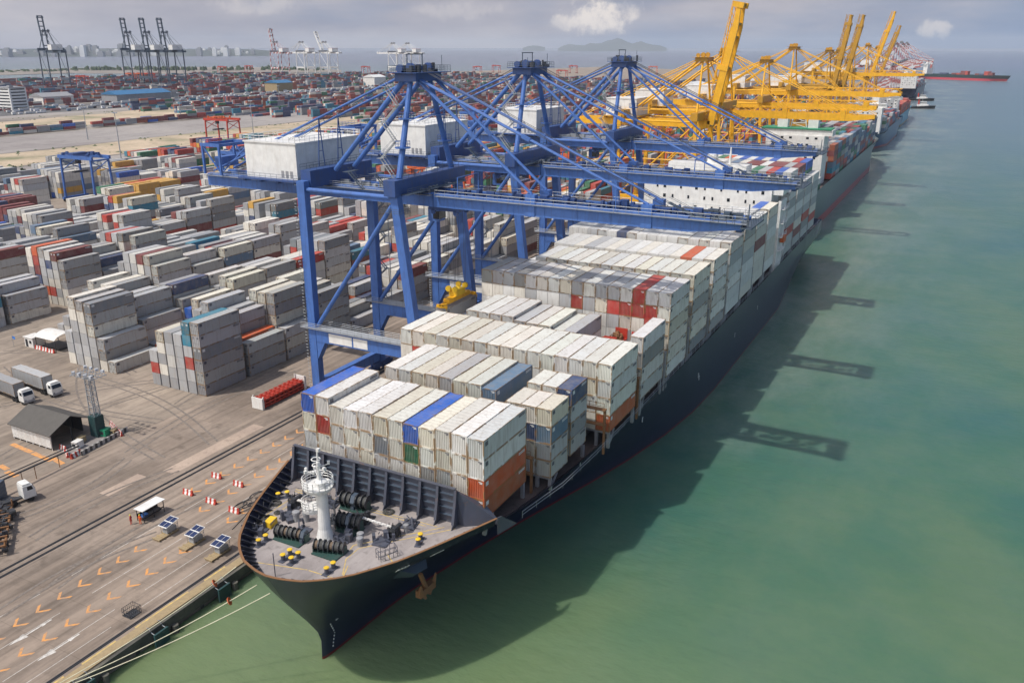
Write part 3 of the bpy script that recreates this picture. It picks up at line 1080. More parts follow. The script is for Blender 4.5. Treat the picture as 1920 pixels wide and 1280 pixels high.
for bi, yb in enumerate(BLK_Y):
    for ri in range(44):
        x = 121.9 + ri * ROWP + (0.9 if ri else 0)
        if bi == 3:
            x += -1.4 if ri < 2 else 4.2
        if 700 < x:
            break
        if bi >= 9 and x > 520:
            continue
        base = ry.choice([0, 3, 3, 4, 4, 5, 5, 5, 6, 6])
        if bi >= 6 and ri < 3:
            base = ry.choice([0, 0, 1, 2])
        if bi >= 8 and ri < 9:
            base = ry.choice([0, 1, 2, 2, 3])
        hnd = HAND.get((bi, ri))
        for c in range(6):
            x0 = x
            yc = yb + c * 2.86
            if hnd is not None:
                n = hnd[c]
            else:
                n = max(0, min(6, base + ry.choice([-2, -1, 0, 0, 0, 0, 0, 0, 0]))) if base else 0
                if bi == 0 and ri in (4, 5):
                    n = min(n, 3)
            pal = None
            for (sp, rad, pl, nn) in SPOTS:
                if (x + 6 - sp.x) ** 2 + (yc - sp.y) ** 2 < rad * rad:
                    pal, n = pl, nn
            if n == 0:
                continue
            hs = [2.59 if ry.random() < .35 else 2.85 for _ in range(n)]
            cl = [HCOL.get((bi, ri, c, k), ry.choice(pal) if pal else (ry.choice([GREY, LGREY, LGREY, OFFW, CREAM, GREY]) if bi < 2 and ri < 3 else yard_col(ry, x))) for k in range(n)]
            wh = f"{ORD[c + 1]} column, {ORD[ri + 1] if ri + 1 < len(ORD) else 'far'} row, {ORD[bi + 1]} yard block from the quay"
            add_stack(x0, 12.19, yc, QZ + 0.05, hs, cl, True, wh, YG)

# the lifted container under the spreader and one on a trailer are placed by hand
CONT.append(dict(x0=139.0, L=12.19, y0=88.4, z0=22.9, h=2.6, col=LGREY, door=False, where='hanging under the yellow spreader beside the ship', tier=-1, n=1, group='containers stacked on the navy ship'))

# ---- which containers show largest: cast rays over the boxes only
def pick_individuals(limit):
    vs, fs = [], []
    for c in CONT:
        o = len(vs)
        x0, x1, y0, y1, z0, z1 = c['x0'], c['x0'] + c['L'], c['y0'], c['y0'] + CW, c['z0'], c['z0'] + c['h']
        vs += [(x0, y0, z0), (x1, y0, z0), (x1, y1, z0), (x0, y1, z0), (x0, y0, z1), (x1, y0, z1), (x1, y1, z1), (x0, y1, z1)]
        fs += [(o, o + 3, o + 2, o + 1), (o + 4, o + 5, o + 6, o + 7), (o, o + 1, o + 5, o + 4), (o + 1, o + 2, o + 6, o + 5), (o + 2, o + 3, o + 7, o + 6), (o + 3, o, o + 4, o + 7)]
    # the hull also hides boxes
    o = len(vs)
    vs += [(84, 43.9, 0), (330, 43.9, 0), (330, 43.9, 15), (84, 43.9, 15), (83, 79, 16), (83, 51, 16), (83, 51, 21), (83, 79, 21)]
    fs += [(o, o + 1, o + 2, o + 3), (o + 4, o + 5, o + 6, o + 7)]
    bv = BVHTree.FromPolygons(vs, fs, all_triangles=False)
    org = Vector((0, 0, CAM_H))
    cnt = [0] * (len(CONT) + 2)
    for v in range(60, 1280, 5):
        for u in range(2, 1920, 5):
            d = MW @ np.array([u - 960, v - 640, FPX])
            hit = bv.ray_cast(org, Vector(d).normalized(), 900)
            if hit[2] is not None:
                cnt[min(hit[2] // 6, len(CONT))] += 1
    order = sorted(range(len(CONT)), key=lambda i: -cnt[i])
    return set(order[:limit]), cnt


CHOSEN, CNT = pick_individuals(296)


# ---- container prototypes
def corr_panel(mb, axis, a0, a1, fix, z0, z1, depth, pitch, sgn):
    """vertical corrugation along an axis: x-run at y=fix or y-run at x=fix; the panel bulges inwards"""
    n = max(2, int(round((a1 - a0) / pitch)))
    p = (a1 - a0) / n
    prof = []
    for i in range(n):
        s = a0 + i * p
        prof += [(s, 0), (s + p * .36, 0), (s + p * .5, 1), (s + p * .86, 1)]
    prof.append((a1, 0))
    vs = []
    for (s, d) in prof:
        off = fix + sgn * d * depth
        for z in (z0, z1):
            vs.append((s, off, z) if axis == 'x' else (off, s, z))
    fs = [(2 * i, 2 * i + 2, 2 * i + 3, 2 * i + 1) for i in range(len(prof) - 1)]
    mb.add(vs, fs)


CM = {}


def container_meshes(L, door):
    key = (L, door)
    if key in CM:
        return CM[key]
    H, W = 2.9, CW
    x0, x1, y0, y1 = -L / 2, L / 2, -W / 2, W / 2
    walls = MB()
    corr_panel(walls, 'x', x0 + .1, x1 - .1, y0 + .035, .14, H - .10, 0.04, 0.30, 1)
    corr_panel(walls, 'x', x0 + .1, x1 - .1, y1 - .035, .14, H - .10, 0.04, 0.30, -1)
    if not door:
        corr_panel(walls, 'y', y0 + .14, y1 - .14, x0 + .03, .14, H - .10, 0.09, 0.27, 1)
    corr_panel(walls, 'y', y0 + .14, y1 - .14, x1 - .04, .14, H - .10, 0.05, 0.255, -1)
    roof = MB()
    n = int(L / 0.9)
    for i in range(n):
        a = x0 + .12 + (L - .24) * i / n
        b = x0 + .12 + (L - .24) * (i + 1) / n
        m = (a + b) / 2
        zz = [(a, H - .045), (m - .12, H - .045), (m - .05, H - .02), (b - .12, H - .02), (b, H - .045)]
        vs = []
        for (x, z_) in zz:
            vs += [(x, y0 + .06, z_), (x, y1 - .06, z_)]
        roof.add(vs, [(2 * k, 2 * k + 2, 2 * k + 3, 2 * k + 1) for k in range(len(zz) - 1)])
    frame = MB()
    for x in (x0, x1):
        s = 1 if x < 0 else -1
        xa, xb = (x, x + .12) if s > 0 else (x - .12, x)
        for (ya, yb) in ((y0, y0 + .14), (y1 - .14, y1)):
            frame.box(xa, xb, ya, yb, 0.0, H)
        frame.box(xa + .005, xb - .005, y0 + .14, y1 - .14, H - .13, H - .005)
        frame.box(xa + .005, xb - .005, y0 + .14, y1 - .14, .01, .15)
    for y in (y0, y1):
        ya, yb = (y + .004, y + .07) if y < 0 else (y - .07, y - .004)
        frame.box(x0 + .12, x1 - .12, ya, yb, H - .11, H - .008)
        frame.box(x0 + .12, x1 - .12, ya, yb, .01, .15)
    parts = {'walls': (walls, [M['cont']]), 'roof_panel': (roof, [M['cont']]), 'corner_frame': (frame, [M['cont_frame']])}
    if door:
        for k, (ya, yb) in enumerate(((y0 + .15, -.012), (.012, y1 - .15))):
            d = MB()
            d.box(x0 + .03, x0 + .09, ya, yb, .16, H - .14)
            w = yb - ya
            for z_ in (.55, 1.2, 1.85, 2.35):
                d.box(x0 + .012, x0 + .028, ya + .06, yb - .06, z_ - .13, z_ + .13)
            d.mat(1)
            for f in (.27, .73):
                d.tube((x0 - .01, ya + w * f, .12), (x0 - .01, ya + w * f, H - .1), .032, 5)
                d.box(x0 - .04, x0 + .008, ya + w * f - .16, ya + w * f + .16, 1.02, 1.08)
            d.mat(0)
            parts['door' if k == 0 else 'door#2'] = (d, [M['cont'], M['door_rod']])
    mk = MB()
    for k in range(2):
        mk.box(x1 - 2.3, x1 - .5, y0 - .004, y0 + .02, H - .42 - k * .22, H - .30 - k * .22)
    mk.box(x0 + .5, x0 + 1.2, y0 - .004, y0 + .02, H - .95, H - .35)
    if door:
        for k in range(3):
            mk.box(x0 - .004, x0 + .02, .30, .95, H - .46 - k * .2, H - .36 - k * .2)
        mk.box(x0 - .004, x0 + .02, -.95, -.45, H - .8, H - .4)
    else:
        mk.box(x0 + .012, x0 + .03, -.95, -.35, H - .34, H - .24)
        mk.box(x0 + .012, x0 + .03, -.95, -.55, H - .52, H - .42)
    parts['code_lettering'] = (mk, [M['cont_mark']])
    out = {}
    for nm, (mbx, mats) in parts.items():
        ob = mbx.build(nm.split('#')[0], mats)
        out[nm] = ob.data
        bpy.data.objects.remove(ob)
    CM[key] = out
    return out


def place_container(c, label):
    me = container_meshes(c['L'], c['door'])
    r = thing('shipping_container', (c['x0'] + c['L'] / 2, c['y0'] + CW / 2, c['z0']), label, 'container', c['group'])
    r.scale = (1, 1, c['h'] / 2.9)
    v = random.Random(int(c['x0'] * 31 + c['y0'] * 17 + c['z0'] * 7))
    k = v.uniform(0.80, 1.06)
    h_ = (v.uniform(.97, 1.03), 1.0, v.uniform(.93, 1.03))
    col = tuple(min(1, x * k * q) for x, q in zip(c['col'], h_)) + (1,)
    for nm, m in me.items():
        o = bpy.data.objects.new(nm.split('#')[0], m)
        C.objects.link(o)
        o.parent = r
        o.color = col
        if nm == 'code_lettering':
            o.color = (.09, .09, .11, 1) if sum(c['col']) > .8 else (.7, .7, .68, 1)
    return r


stuff = MB()
for i, c in enumerate(CONT):
    if i in CHOSEN:
        cn = CNAME[c['col']]
        if c['tier'] < 0:
            lab = f"{cn} container {c['where']}"
        elif c['group'] == SG:
            lab = f"{cn} container, {TIER[c['tier']].replace(' the', '')}, {c['where'].replace(' from the water side', ' from starboard').replace(' bay from the bow', ' bay from bow')}"
        else:
            lab = f"{cn} container, {TIER[c['tier']].replace(' the', '')}, {c['where']}"
        place_container(c, lab)
    else:
        v = random.Random(int(c['x0'] * 31 + c['y0'] * 17 + c['z0'] * 7))
        k = v.uniform(0.86, 1.08)
        stuff.col = tuple(min(1, x * k) for x in c['col'])
        stuff.box(c['x0'], c['x0'] + c['L'], c['y0'], c['y0'] + CW, c['z0'], c['z0'] + c['h'] - 0.05)


def stuff_box(x, L, y, z0, h, col):
    k = rs.uniform(0.85, 1.1)
    stuff.col = tuple(min(1, a * k) for a in col)
    stuff.box(x, x + L, y, y + CW, z0, z0 + h)


DRED = (0.27, 0.035, 0.04)
DORANGE = (0.36, 0.08, 0.035)
FAR = [DRED, DRED, MAROON, MAROON, DORANGE, NAVY, NAVY, TEAL, GREEN, GREY, LGREY, CREAM, MAROON, STEEL, DRED, GREY]
# a long row of wagons and boxes beyond the road
for yy in (746, 749.2, 755):
    x = 240
    while x < 1500:
        if rs.random() < 0.86:
            col = rs.choice([TEAL, TEAL, GREEN, NAVY, STEEL, MAROON, RED, GREY, BLUE, CREAM])
            for t in range(rs.choice([1, 1, 2, 2, 3]) if x > 420 else 1):
                stuff_box(x, 12.19, yy, QZ + .9 + t * 2.6, 2.5, col if rs.random() < .6 else rs.choice(FAR))
        x += 13.0 if rs.random() < .9 else 30
# far yards: rows along X
for yy in range(1110, 1840, 26):
    x = 520 + (yy % 7) * 9
    xe = 2050 if yy < 1500 else 1800
    while x < xe:
        if rs.random() < 0.8:
            n = rs.choice([1, 2, 3, 4, 4, 5])
            for rep in range(rs.choice([1, 2, 3])):
                col = rs.choice(FAR)
                for w in range(2):
                    for t in range(max(1, n - rs.choice([0, 0, 1]))):
                        stuff_box(x, 12.19, yy + w * 2.6, QZ + t * 2.62, 2.55, col if rs.random() < .55 else rs.choice(FAR))
                x += 12.6
        x += 6
for yy in range(470, 930, 30):
    x = 730 + (yy % 5) * 13
    while x < 1900:
        if rs.random() < 0.72:
            n = rs.choice([1, 2, 3, 4, 5])
            for rep in range(rs.choice([2, 3, 5])):
                for w in range(3):
                    col = rs.choice([DRED, DRED, MAROON, DORANGE, GREEN, NAVY, NAVY, GREY, CREAM, LGREY, TEAL])
                    for t in range(max(1, n - rs.choice([0, 0, 1, 2]))):
                        stuff_box(x, 12.19, yy + w * 2.6, QZ + t * 2.62, 2.55, col if rs.random() < .5 else rs.choice(FAR))
                x += 12.6
        x += 9
for bi in range(9):
    x = 706
    while x < 1700:
        if rs.random() < .75:
            n = rs.choice([2, 3, 4, 5])
            for c in range(6):
                for t in range(max(0, n - rs.choice([0, 0, 1, 2]))):
                    stuff_box(x, 12.19, 141 + bi * 30 + c * 2.7, QZ + t * 2.62, 2.55, rs.choice(FAR))
        x += 13


# ------------------------------------------------------------------ main ship
SC = 64.5     # centreline y
BOWX = 61.0


def interp(t, tab):
    if t <= tab[0][0]:
        return tab[0][1]
    for (a, va), (b, vb) in zip(tab, tab[1:]):
        if t <= b:
            return va + (vb - va) * (t - a) / (b - a)
    return tab[-1][1]


STEM = [(-3, 69.2), (0, 69.0), (3.4, 69.2), (4.4, 68.7), (6.5, 67.5), (9.6, 65.4), (13, 63.2), (16.8, 61.4), (18, 60.8)]
HB_DECK = [(0, 0.0), (.15, 1.4), (.5, 2.8), (1.1, 4.5), (2, 5.9), (3.2, 7.4), (5, 9.0), (9, 11.6), (13, 13.5), (18, 15.5), (24, 17.8), (31, 19.4), (39, 20.2), (50, 20.6), (400, 20.6)]
HB_WL = [(0, 0.0), (.3, .25), (2, .5), (6, .8), (13, 1.3), (18, 2.0), (23, 3.0), (32, 4.9), (45, 8.2), (60, 12.5), (78, 17), (95, 19.6), (110, 20.6), (400, 20.6)]


def hull_mesh(x_end, cy, hbmax, stem, ztop_fwd, ztop_aft, fwd_len, levels, bowx, wl_scale=1.0, transom_z=4.0):
    us = [0, .08, .2, .4, .7, 1.1, 1.7, 2.5, 3.5, 5, 7, 9.5, 12, 15, 18, 22, 23.6, 24.2, 27, 31, 36, 42, 50, 60, 72, 86, 100, 115, 140, 170, 200, 225]
    mb = MB()
    nu = len(us)
    rows = []
    for li, zf in enumerate(levels):
        for side in (1, -1):
            row = []
            for u in us:
                zt = ztop_fwd if u <= fwd_len else ztop_aft
                z_ = -3 + (zt + 3) * zf
                sx = interp(z_, stem)
                t = max(0.0, min(1.0, z_ / 16.5))
                t = t ** 1.55
                fr = u / us[-1]
                xx = sx + u if u < 115 else None
                if xx is None:
                    f = (u - 115) / (us[-1] - 115)
                    xs = sx + 115
                    xx = xs + (x_end - xs) * f
                hb = interp(u, HB_WL) * (1 - t) + interp(u, HB_DECK) * t
                if u > 115:
                    f = (xx - (x_end - 55)) / 55
                    if f > 0 and z_ < 10:
                        cut = (1 - z_ / 10) if z_ > 0 else 1
                        hb *= 1 - (f ** 1.6) * 0.75 * cut
                hb *= hbmax / 20.6
                row.append((xx, cy + side * hb, z_))
            rows.append(row)
    vs = [p for r in rows for p in r]
    idx = lambda li, side, k: (li * 2 + side) * nu + k
    fs = []
    nl = len(levels)
    for li in range(nl - 1):
        for k in range(nu - 1):
            fs.append((idx(li, 1, k), idx(li, 1, k + 1), idx(li + 1, 1, k + 1), idx(li + 1, 1, k)))
            fs.append((idx(li, 0, k), idx(li + 1, 0, k), idx(li + 1, 0, k + 1), idx(li, 0, k + 1)))
        fs.append((idx(li, 0, nu - 1), idx(li + 1, 0, nu - 1), idx(li + 1, 1, nu - 1), idx(li, 1, nu - 1)))
    mb.add(vs, fs)
    return mb, us


SHIP = thing('container_ship', (200, SC, 0), 'long navy hulled container ship moored at the quay, loaded with mostly white containers', 'ship')
LV = [0, .14, .2, .28, .36, .42, .5, .6, .7, .8, .9, 1.0]
DZ_F, DZ_A = 16.0, 13.8
mb, _u = hull_mesh(331, SC, 20.6, STEM, 17.7, 15.2, 23.7, LV, BOWX)
hull = mb.build('hull', [M['hull_navy']], SHIP, smooth=True)


def deck_outline(z, ztop, u0, u1, inset):
    us = [u for u in [0.05, .2, .5, .8, 1.1, 1.7, 2.5, 3.5, 5, 7, 9.5, 12, 15, 18, 22, 23.7, 27, 31, 36, 42, 50, 60, 80, 115, 200, 262] if u0 <= u <= u1]
    sx = interp(z, STEM)
    t = max(0, min(1, z / 16.5)) ** 1.55
    hb = [max(0.02, interp(u, HB_WL) * (1 - t) + interp(u, HB_DECK) * t - inset) for u in us]
    a = [(sx + u, SC - h) for u, h in zip(us, hb)]
    b = [(sx + u, SC + h) for u, h in zip(us, hb)][::-1]
    return a + b


mb = MB()
mb.prism(deck_outline(DZ_F, 17.7, 0.5, 23.7, 0.32), DZ_F - 0.05, DZ_F)
mb.build('forecastle_deck', [M['deck']], SHIP)
mb = MB()
mb.prism(deck_outline(DZ_A, 15.2, 23.7, 262, 0.12), DZ_A - 0.3, DZ_A)
mb.build('main_deck', [M['deck_red']], SHIP)
# bulwark capping and brackets round the bow
capm = MB()
sx = interp(17.7, STEM)
ub = [0.0, .08, .2, .4, .7, 1.1, 1.7, 2.5, 3.5, 5, 7, 9.5, 12, 15, 18, 22, 23.6]
for side in (1, -1):
    pts = []
    for u in ub:
        hb = interp(u, HB_DECK)
        pts.append(Vector((sx + u, SC + side * hb, 17.74)))
    for a, b in zip(pts, pts[1:]):
        capm.beam(a, b, 0.30, 0.08)
    for u in (.25, .6, 1.1, 1.7, 2.4, 3.2, 4.2, 5.3, 6.5, 7.8, 9.1, 10.4, 11.8, 13.2, 14.6, 16.0, 17.4, 18.8, 20.2, 21.6):
        zb = 16.04
        tb = (zb / 16.5) ** 1.55
        ub_ = u + sx - interp(zb, STEM)
        top_ = Vector((sx + u, SC + side * interp(u, HB_DECK), 17.66))
        u2 = u + .55
        hb2 = interp(u2, HB_WL) * (1 - tb) + interp(u2, HB_DECK) * tb
        bot_ = Vector((interp(zb, STEM) + u2, SC + side * hb2, zb))
        q = Vector((sx + u + .3, SC + side * interp(u + .3, HB_DECK), 17.66))
        d = (q - top_).normalized()
        nrm = Vector((d.y, -d.x, 0)).normalized()
        if nrm.y * side > 0:
            nrm = -nrm
        if u < .5:
            nrm = Vector((1, 0, 0))
        a0 = top_ + nrm * .14
        b0 = bot_ + nrm * .14
        brk = MB()
        brk.slab([a0, a0 + nrm * .3, b0 + nrm * .95, b0], d * 0.09)
        brk.build('bulwark_bracket', [M['slate']], SHIP)
capm.build('bulwark_rail', [M['rust']], SHIP)

# breakwater
bw = thing('x', (83, SC, DZ_F), None, None)
bw.name = 'breakwater'
bw.parent = SHIP
bw.location = (83 - 200, 0, DZ_F)
mb = MB()
mb.slab([(83.3, 51.0, 16), (83.5, 80.2, 16), (83.5, 79.6, 21.3), (83.2, 52.3, 21.3)], (0.14, 0, 0))
mb.slab([(83.25, 51.0, 16), (83.2, 52.3, 21.2), (86.2, 49.4, 18.2), (86.2, 47.0, 16)], (0.05, 0.12, 0))
mb.slab([(83.5, 80.2, 16), (86, 82.6, 16), (86, 82.0, 18.6), (83.5, 79.6, 21.2)], (0.06, -0.12, 0))
mb.beam((83.1, 52.2, 21.35), (83.35, 79.7, 21.35), 0.5, 0.12)
mb.build('breakwater_plate', [M['slate']], bw)
nb = 10
for i in range(nb + 1):
    y = 52.0 + (79.4 - 52.0) * i / nb
    mb = MB()
    xx = 83.28 + 0.15 * i / nb
    mb.slab([(xx, y, 16.0), (xx, y, 21.25), (xx - .5, y, 21.25), (xx - .72, y, 19.6), (xx - .95, y, 18.2), (xx - 1.35, y, 16.6), (xx - 1.75, y, 16.0)], (0, 0.10, 0))
    mb.slab([(xx - .5, y - .14, 21.25), (xx - .72, y - .14, 19.6), (xx - .74, y + .24, 19.6), (xx - .52, y + .24, 21.25)], (0.05, 0, 0.0))
    mb.slab([(xx - .72, y - .14, 19.6), (xx - 1.35, y - .14, 16.6), (xx - 1.38, y + .24, 16.6), (xx - .74, y + .24, 19.6)], (0.05, 0, 0.0))
    mb.build('bracket', [M['slate']], bw)
    if i < nb:
        y2 = 52.0 + (79.4 - 52.0) * (i + 1) / nb
        mb = MB()
        for z_ in (17.2, 18.3, 19.3, 20.3):
            mb.slab([(xx, y + .12, z_), (xx - .34, y + .12, z_), (xx - .34, y2 - .02, z_), (xx, y2 - .02, z_)], (0, 0, 0.09))
        mb.build('stiffener', [M['navy_blue_metal']], bw)

# foremast
fm = thing('x', (0, 0, 0), None, None)
fm.name = 'foremast'
fm.parent = SHIP
fm.location = (72.5 - 200, 65.4 - SC, DZ_F)
mb = MB()
mb.lathe((72.5, 65.4, 16), [(1.2, 0), (1.05, .5), (.80, 1.6), (.74, 4.5), (.72, 7.6), (.76, 8.3), (.4, 8.45)], 20)
mb.lathe((72.5, 65.6, 24.3), [(.30, 0), (.24, 2.6), (.14, 2.65), (.10, 4.2)], 10)
mb.build('mast_column', [M['white']], fm, smooth=False)
for (cx, cy, zf, r, s0) in ((72.4, 67.0, 20.2, 1.35, 0), (72.5, 65.9, 23.5, 1.95, 0)):
    mb = MB()
    mb.lathe((cx, cy, zf - .7), [(r * .55, 0), (r * .9, .25), (r, .7), (r, .8)], 20)
    mb.build('lookout_platform', [M['white']], fm)
    mb = MB()
    ring = [Vector((cx + r * math.cos(a), cy + r * math.sin(a), zf + .1)) for a in [2 * math.pi * i / 16 for i in range(17)]]
    mb.rail(ring, 1.1, 1.0, 0.06, 3)
    mb.build('guard_rail', [M['white']], fm)
mb = MB()
for zf, r in ((27.2, .55), (26.4, .5)):
    ring = [Vector((72.5 + r * math.cos(a), 65.9 + r * math.sin(a), zf)) for a in [2 * math.pi * i / 12 for i in range(13)]]
    mb.path(ring, 0.07, 5)
mb.box(72.3, 72.7, 65.2, 65.6, 28.4, 28.8)
for k in range(7):
    a = k * .9
    mb.beam((72.5 + .3 * math.cos(a), 65.9 + .3 * math.sin(a), 24.6 + .25 * k), (72.5 + 1.5 * math.cos(a), 65.9 + 1.5 * math.sin(a), 24.9 + .25 * k), .09, .09)
    mb.cbox((72.5 + 1.5 * math.cos(a), 65.9 + 1.5 * math.sin(a), 25.1 + .25 * k), .3, .3, .4, a)
mb.build('mast_lights', [M['white']], fm)
mb = MB()
for s in (-.22, .22):
    mb.tube((71.8 + 1.5, 64.75 + s, 16), (73.1, 64.8 + s, 23.2), .035, 4)
for i in range(22):
    mb.tube((73.2, 64.53, 16.3 + i * .32), (73.2, 64.99, 16.3 + i * .32), .025, 4)
mb.build('ladder', [M['grey']], fm)


def drum_set(name, p, q, r, n, gears, gap=.12):
    """mooring winch: shaft, drums with flanges and a gearbox"""
    p, q = Vector(p), Vector(q)
    e = thing('x', (0, 0, 0), None, None)
    e.name = name
    e.parent = SHIP
    e.location = (p.x - 200, p.y - SC, DZ_F)
    mb = MB()
    mb.tube(p, q, .16, 8)
    mb.build('shaft', [M['steel']], e)
    for i in range(n):
        a = p.lerp(q, (i + .04) / n)
        b = p.lerp(q, (i + .96) / n)
        if i in gears:
            mb = MB()
            d = (b - a)
            c = (a + b) / 2
            mb.tube(a.lerp(b, .1), a.lerp(b, .9), r * 1.0, 6)
            mb.cbox((c.x, c.y, DZ_F + .35), 1.5, d.length * .7, .7, 0)
            mb.build('gearbox', [M['navy_blue_metal']], e)
        else:
            mb = MB()
            rk = r * (.62 + .16 * ((i * 7 + int(p.x * 3)) % 3) / 2)
            mb.tube(a.lerp(b, .04), b.lerp(a, .04), rk, 16)
            mb.mat(1)
            for t in (0.02, .98):
                cc = a.lerp(b, t)
                dd = (b - a).normalized() * .04
                mb.tube(cc - dd, cc + dd, r, 20)
            mb.build('rope_drum', [M['rope_brown'] if (i + int(p.y)) % 3 == 1 else M['rope_wrap'], M['dark']], e)
    mb = MB()
    for i in range(n + 1):
        c = p.lerp(q, i / n)
        mb.cbox((c.x, c.y, DZ_F + p.z / 2 - DZ_F / 2), .9, .12, p.z - DZ_F)
    mb.box(min(p.x, q.x) - .8, max(p.x, q.x) + .8, min(p.y, q.y), max(p.y, q.y), DZ_F, DZ_F + .18)
    mb.build('bedplate', [M['winch_green']], e)
    return e


drum_set('mooring_winch', (69.9, 71.2, 17.1), (70.7, 66.9, 17.0), .74, 7, (6,))
drum_set('mooring_winch', (69.6, 64.6, 17.05), (70.8, 60.9, 16.98), .74, 6, ())
drum_set('anchor_windlass', (75.2, 65.4, 17.5), (76.0, 62.3, 17.35), 1.0, 5, (2,))
drum_set('anchor_windlass', (80.0, 68.6, 17.4), (80.6, 64.6, 17.3), .98, 5, (2,))
# chains to the hawse pipes
mb = MB()
for (a, b) in (((76.6, 62.4, 17.7), (77.0, 58.4, 17.3)), ((76.4, 70.2, 17.6), (76.8, 73.8, 17.2))):
    a, b = Vector(a), Vector(b)
    for i in range(12):
        c = a.lerp(b, i / 11)
        mb.cbox(c, .22 if i % 2 else .4, .36, .22 if i % 2 else .12)
mb.build('anchor_chain', [M['white_rust']], SHIP)
for (x, y) in ((77.2, 58.0), (76.9, 74.4)):
    mb = MB()
    mb.cbox((x, y, 16.5), 1.4, 1.2, 1.0, .3)
    mb.tube((x - .8, y - .5, 17.3), (x + .9, y - .4, 17.3), .3, 8)
    for k in range(9):
        a = k * .7
        mb.tube((x + math.cos(a) * .9, y + math.sin(a) * .9, 16), (x + math.cos(a) * .7, y + math.sin(a) * .8, 17.2 + .2 * (k % 3)), .06, 5)
        mb.tube((x + math.cos(a) * .9, y + math.sin(a) * .9, 16.9), (x + math.cos(a + 1) * .9, y + math.sin(a + 1) * .8, 17.1), .05, 5)
    mb.build('chain_stopper', [M['dark']], SHIP)
rr = random.Random(31)
for (cx, cy, n_) in ((76.6, 66.6, 18), (78.6, 63.6, 16), (72.2, 69.0, 9), (73.6, 63.2, 9), (79.6, 70.2, 9), (74.6, 73.2, 9), (80.6, 74.6, 9), (75.2, 58.4, 8), (80.2, 57.6, 7), (70.0, 74.2, 8)):
    mb = MB()
    for i in range(n_):
        x, y = cx + rr.uniform(-1.3, 1.3), cy + rr.uniform(-1.2, 1.2)
        h_ = rr.uniform(.3, 1.5)
        if i % 3 == 0:
            mb.cbox((x, y, 16 + h_ / 2), rr.uniform(.3, .9), rr.uniform(.3, .8), h_, rr.uniform(0, 1.5))
        else:
            mb.tube((x, y, 16 + h_ * .4), (x + rr.uniform(-.9, .9), y + rr.uniform(-.9, .9), 16 + h_), rr.uniform(.06, .16), 6)
    mb.cbox((cx, cy, 16.08), 2.2, 2.0, .16, .2)
    mb.build('winch_machinery', [M['dark'] if n_ > 10 else M['slate']], SHIP)
# bollard pairs
for (x, y, rz) in ((67.9, 71.75, 0), (66.8, 66.75, 0), (66.8, 65.4, 0), (67.1, 60.2, 0), (77.4, 54.2, .35), (77.9, 77.4, -.7)):
    e = thing('x', (0, 0, 0), None, None)
    e.name = 'bollard_pair'
    e.parent = SHIP
    e.location = (x - 200, y - SC, DZ_F)
    mb = MB()
    ca, sa = math.cos(rz), math.sin(rz)
    for s in (-.62, .62):
        mb.lathe((x + s * ca, y + s * sa, 16), [(.36, 0), (.28, .06), (.27, .75), (.27, .8)], 12)
    mb.cbox((x, y, 16.04), 2.4, .8, .08, rz)
    mb.build('posts', [M['slate']], e)
    mb = MB()
    for s in (-.62, .62):
        mb.lathe((x + s * ca, y + s * sa, 16.8), [(.34, 0), (.36, .08), (.30, .14), (.1, .17)], 12)
    mb.build('caps', [M['yellow_bright']], e)
# vents, lockers, coils, poles
for (x, y, h, r) in ((74.1, 71.6, 1.4, .42), (74.7, 70.4, 1.4, .42), (74.0, 60.9, 1.3, .38), (73.2, 60.4, 1.2, .36), (78.5, 57.0, 1.2, .3)):
    mb = MB()
    mb.lathe((x, y, 16), [(r, 0), (r, h * .7), (r * 1.25, h * .75), (r * 1.2, h), (r * .4, h * 1.05)], 12)
    mb.build('deck_vent', [M['grey']], SHIP)
mb = MB()
mb.cbox((71.6, 73.8, 16.45), 1.7, 1.0, .9, .2)
mb.build('deck_locker', [M['yellow_bright']], SHIP)
rr = random.Random(4)
for (cx, cy, r0) in ((72.6, 75.2, .9), (76.2, 77.2, .8), (74.4, 75.2, .5), (81.6, 62.0, .8)):
    mb = MB()
    for k in range(4):
        ring = [Vector((cx + (r0 - .12 * k) * math.cos(a) + rr.uniform(-.05, .05), cy + (r0 - .12 * k) * math.sin(a), 16.08 + .09 * k)) for a in [2 * math.pi * i / 14 for i in range(15)]]
        mb.path(ring, .06, 5)
    mb.build('rope_coil', [M['rope_wrap']], SHIP)
mb = MB()
for i in range(26):
    x = rr.uniform(70, 82)
    y = 64.5 + interp(x - sx, HB_DECK) - rr.uniform(.5, 1.8)
    a = rr.uniform(0, 3.1)
    mb.tube((x, y, 16 + rr.uniform(0.05, .4)), (x + math.cos(a) * 1.1, y + math.sin(a) * .7 - .2, 16 + rr.uniform(.1, 1.2)), .06, 5)
for i in range(14):
    x, y = rr.uniform(77, 82), rr.uniform(72, 76)
    mb.tube((x, y, 16), (x + rr.uniform(-.3, .3), y + rr.uniform(-.3, .3), 17 + rr.uniform(0, .4)), .05, 5)
    mb.tube((x, y, 16.8), (x + rr.uniform(-1, 1), y + rr.uniform(-1, 1), 16.9), .04, 5)
mb.build('fairlead_gear', [M['dark']], SHIP)
mb = MB()
mb.tube((63.2, 65.3, 16), (63.2, 65.3, 19.2), .06, 6)
mb.rail([(71.5, 55.9, 16), (73.6, 54.9, 16), (74.2, 55.8, 16), (72.0, 57.0, 16), (71.5, 55.9, 16)], 1.3, .6, .04, 2)
mb.rail([(79.6, 58.9, 16), (80.2, 57.4, 16)], 1.1, .8, .04, 2)
mb.build('deck_railing', [M['slate']], SHIP)
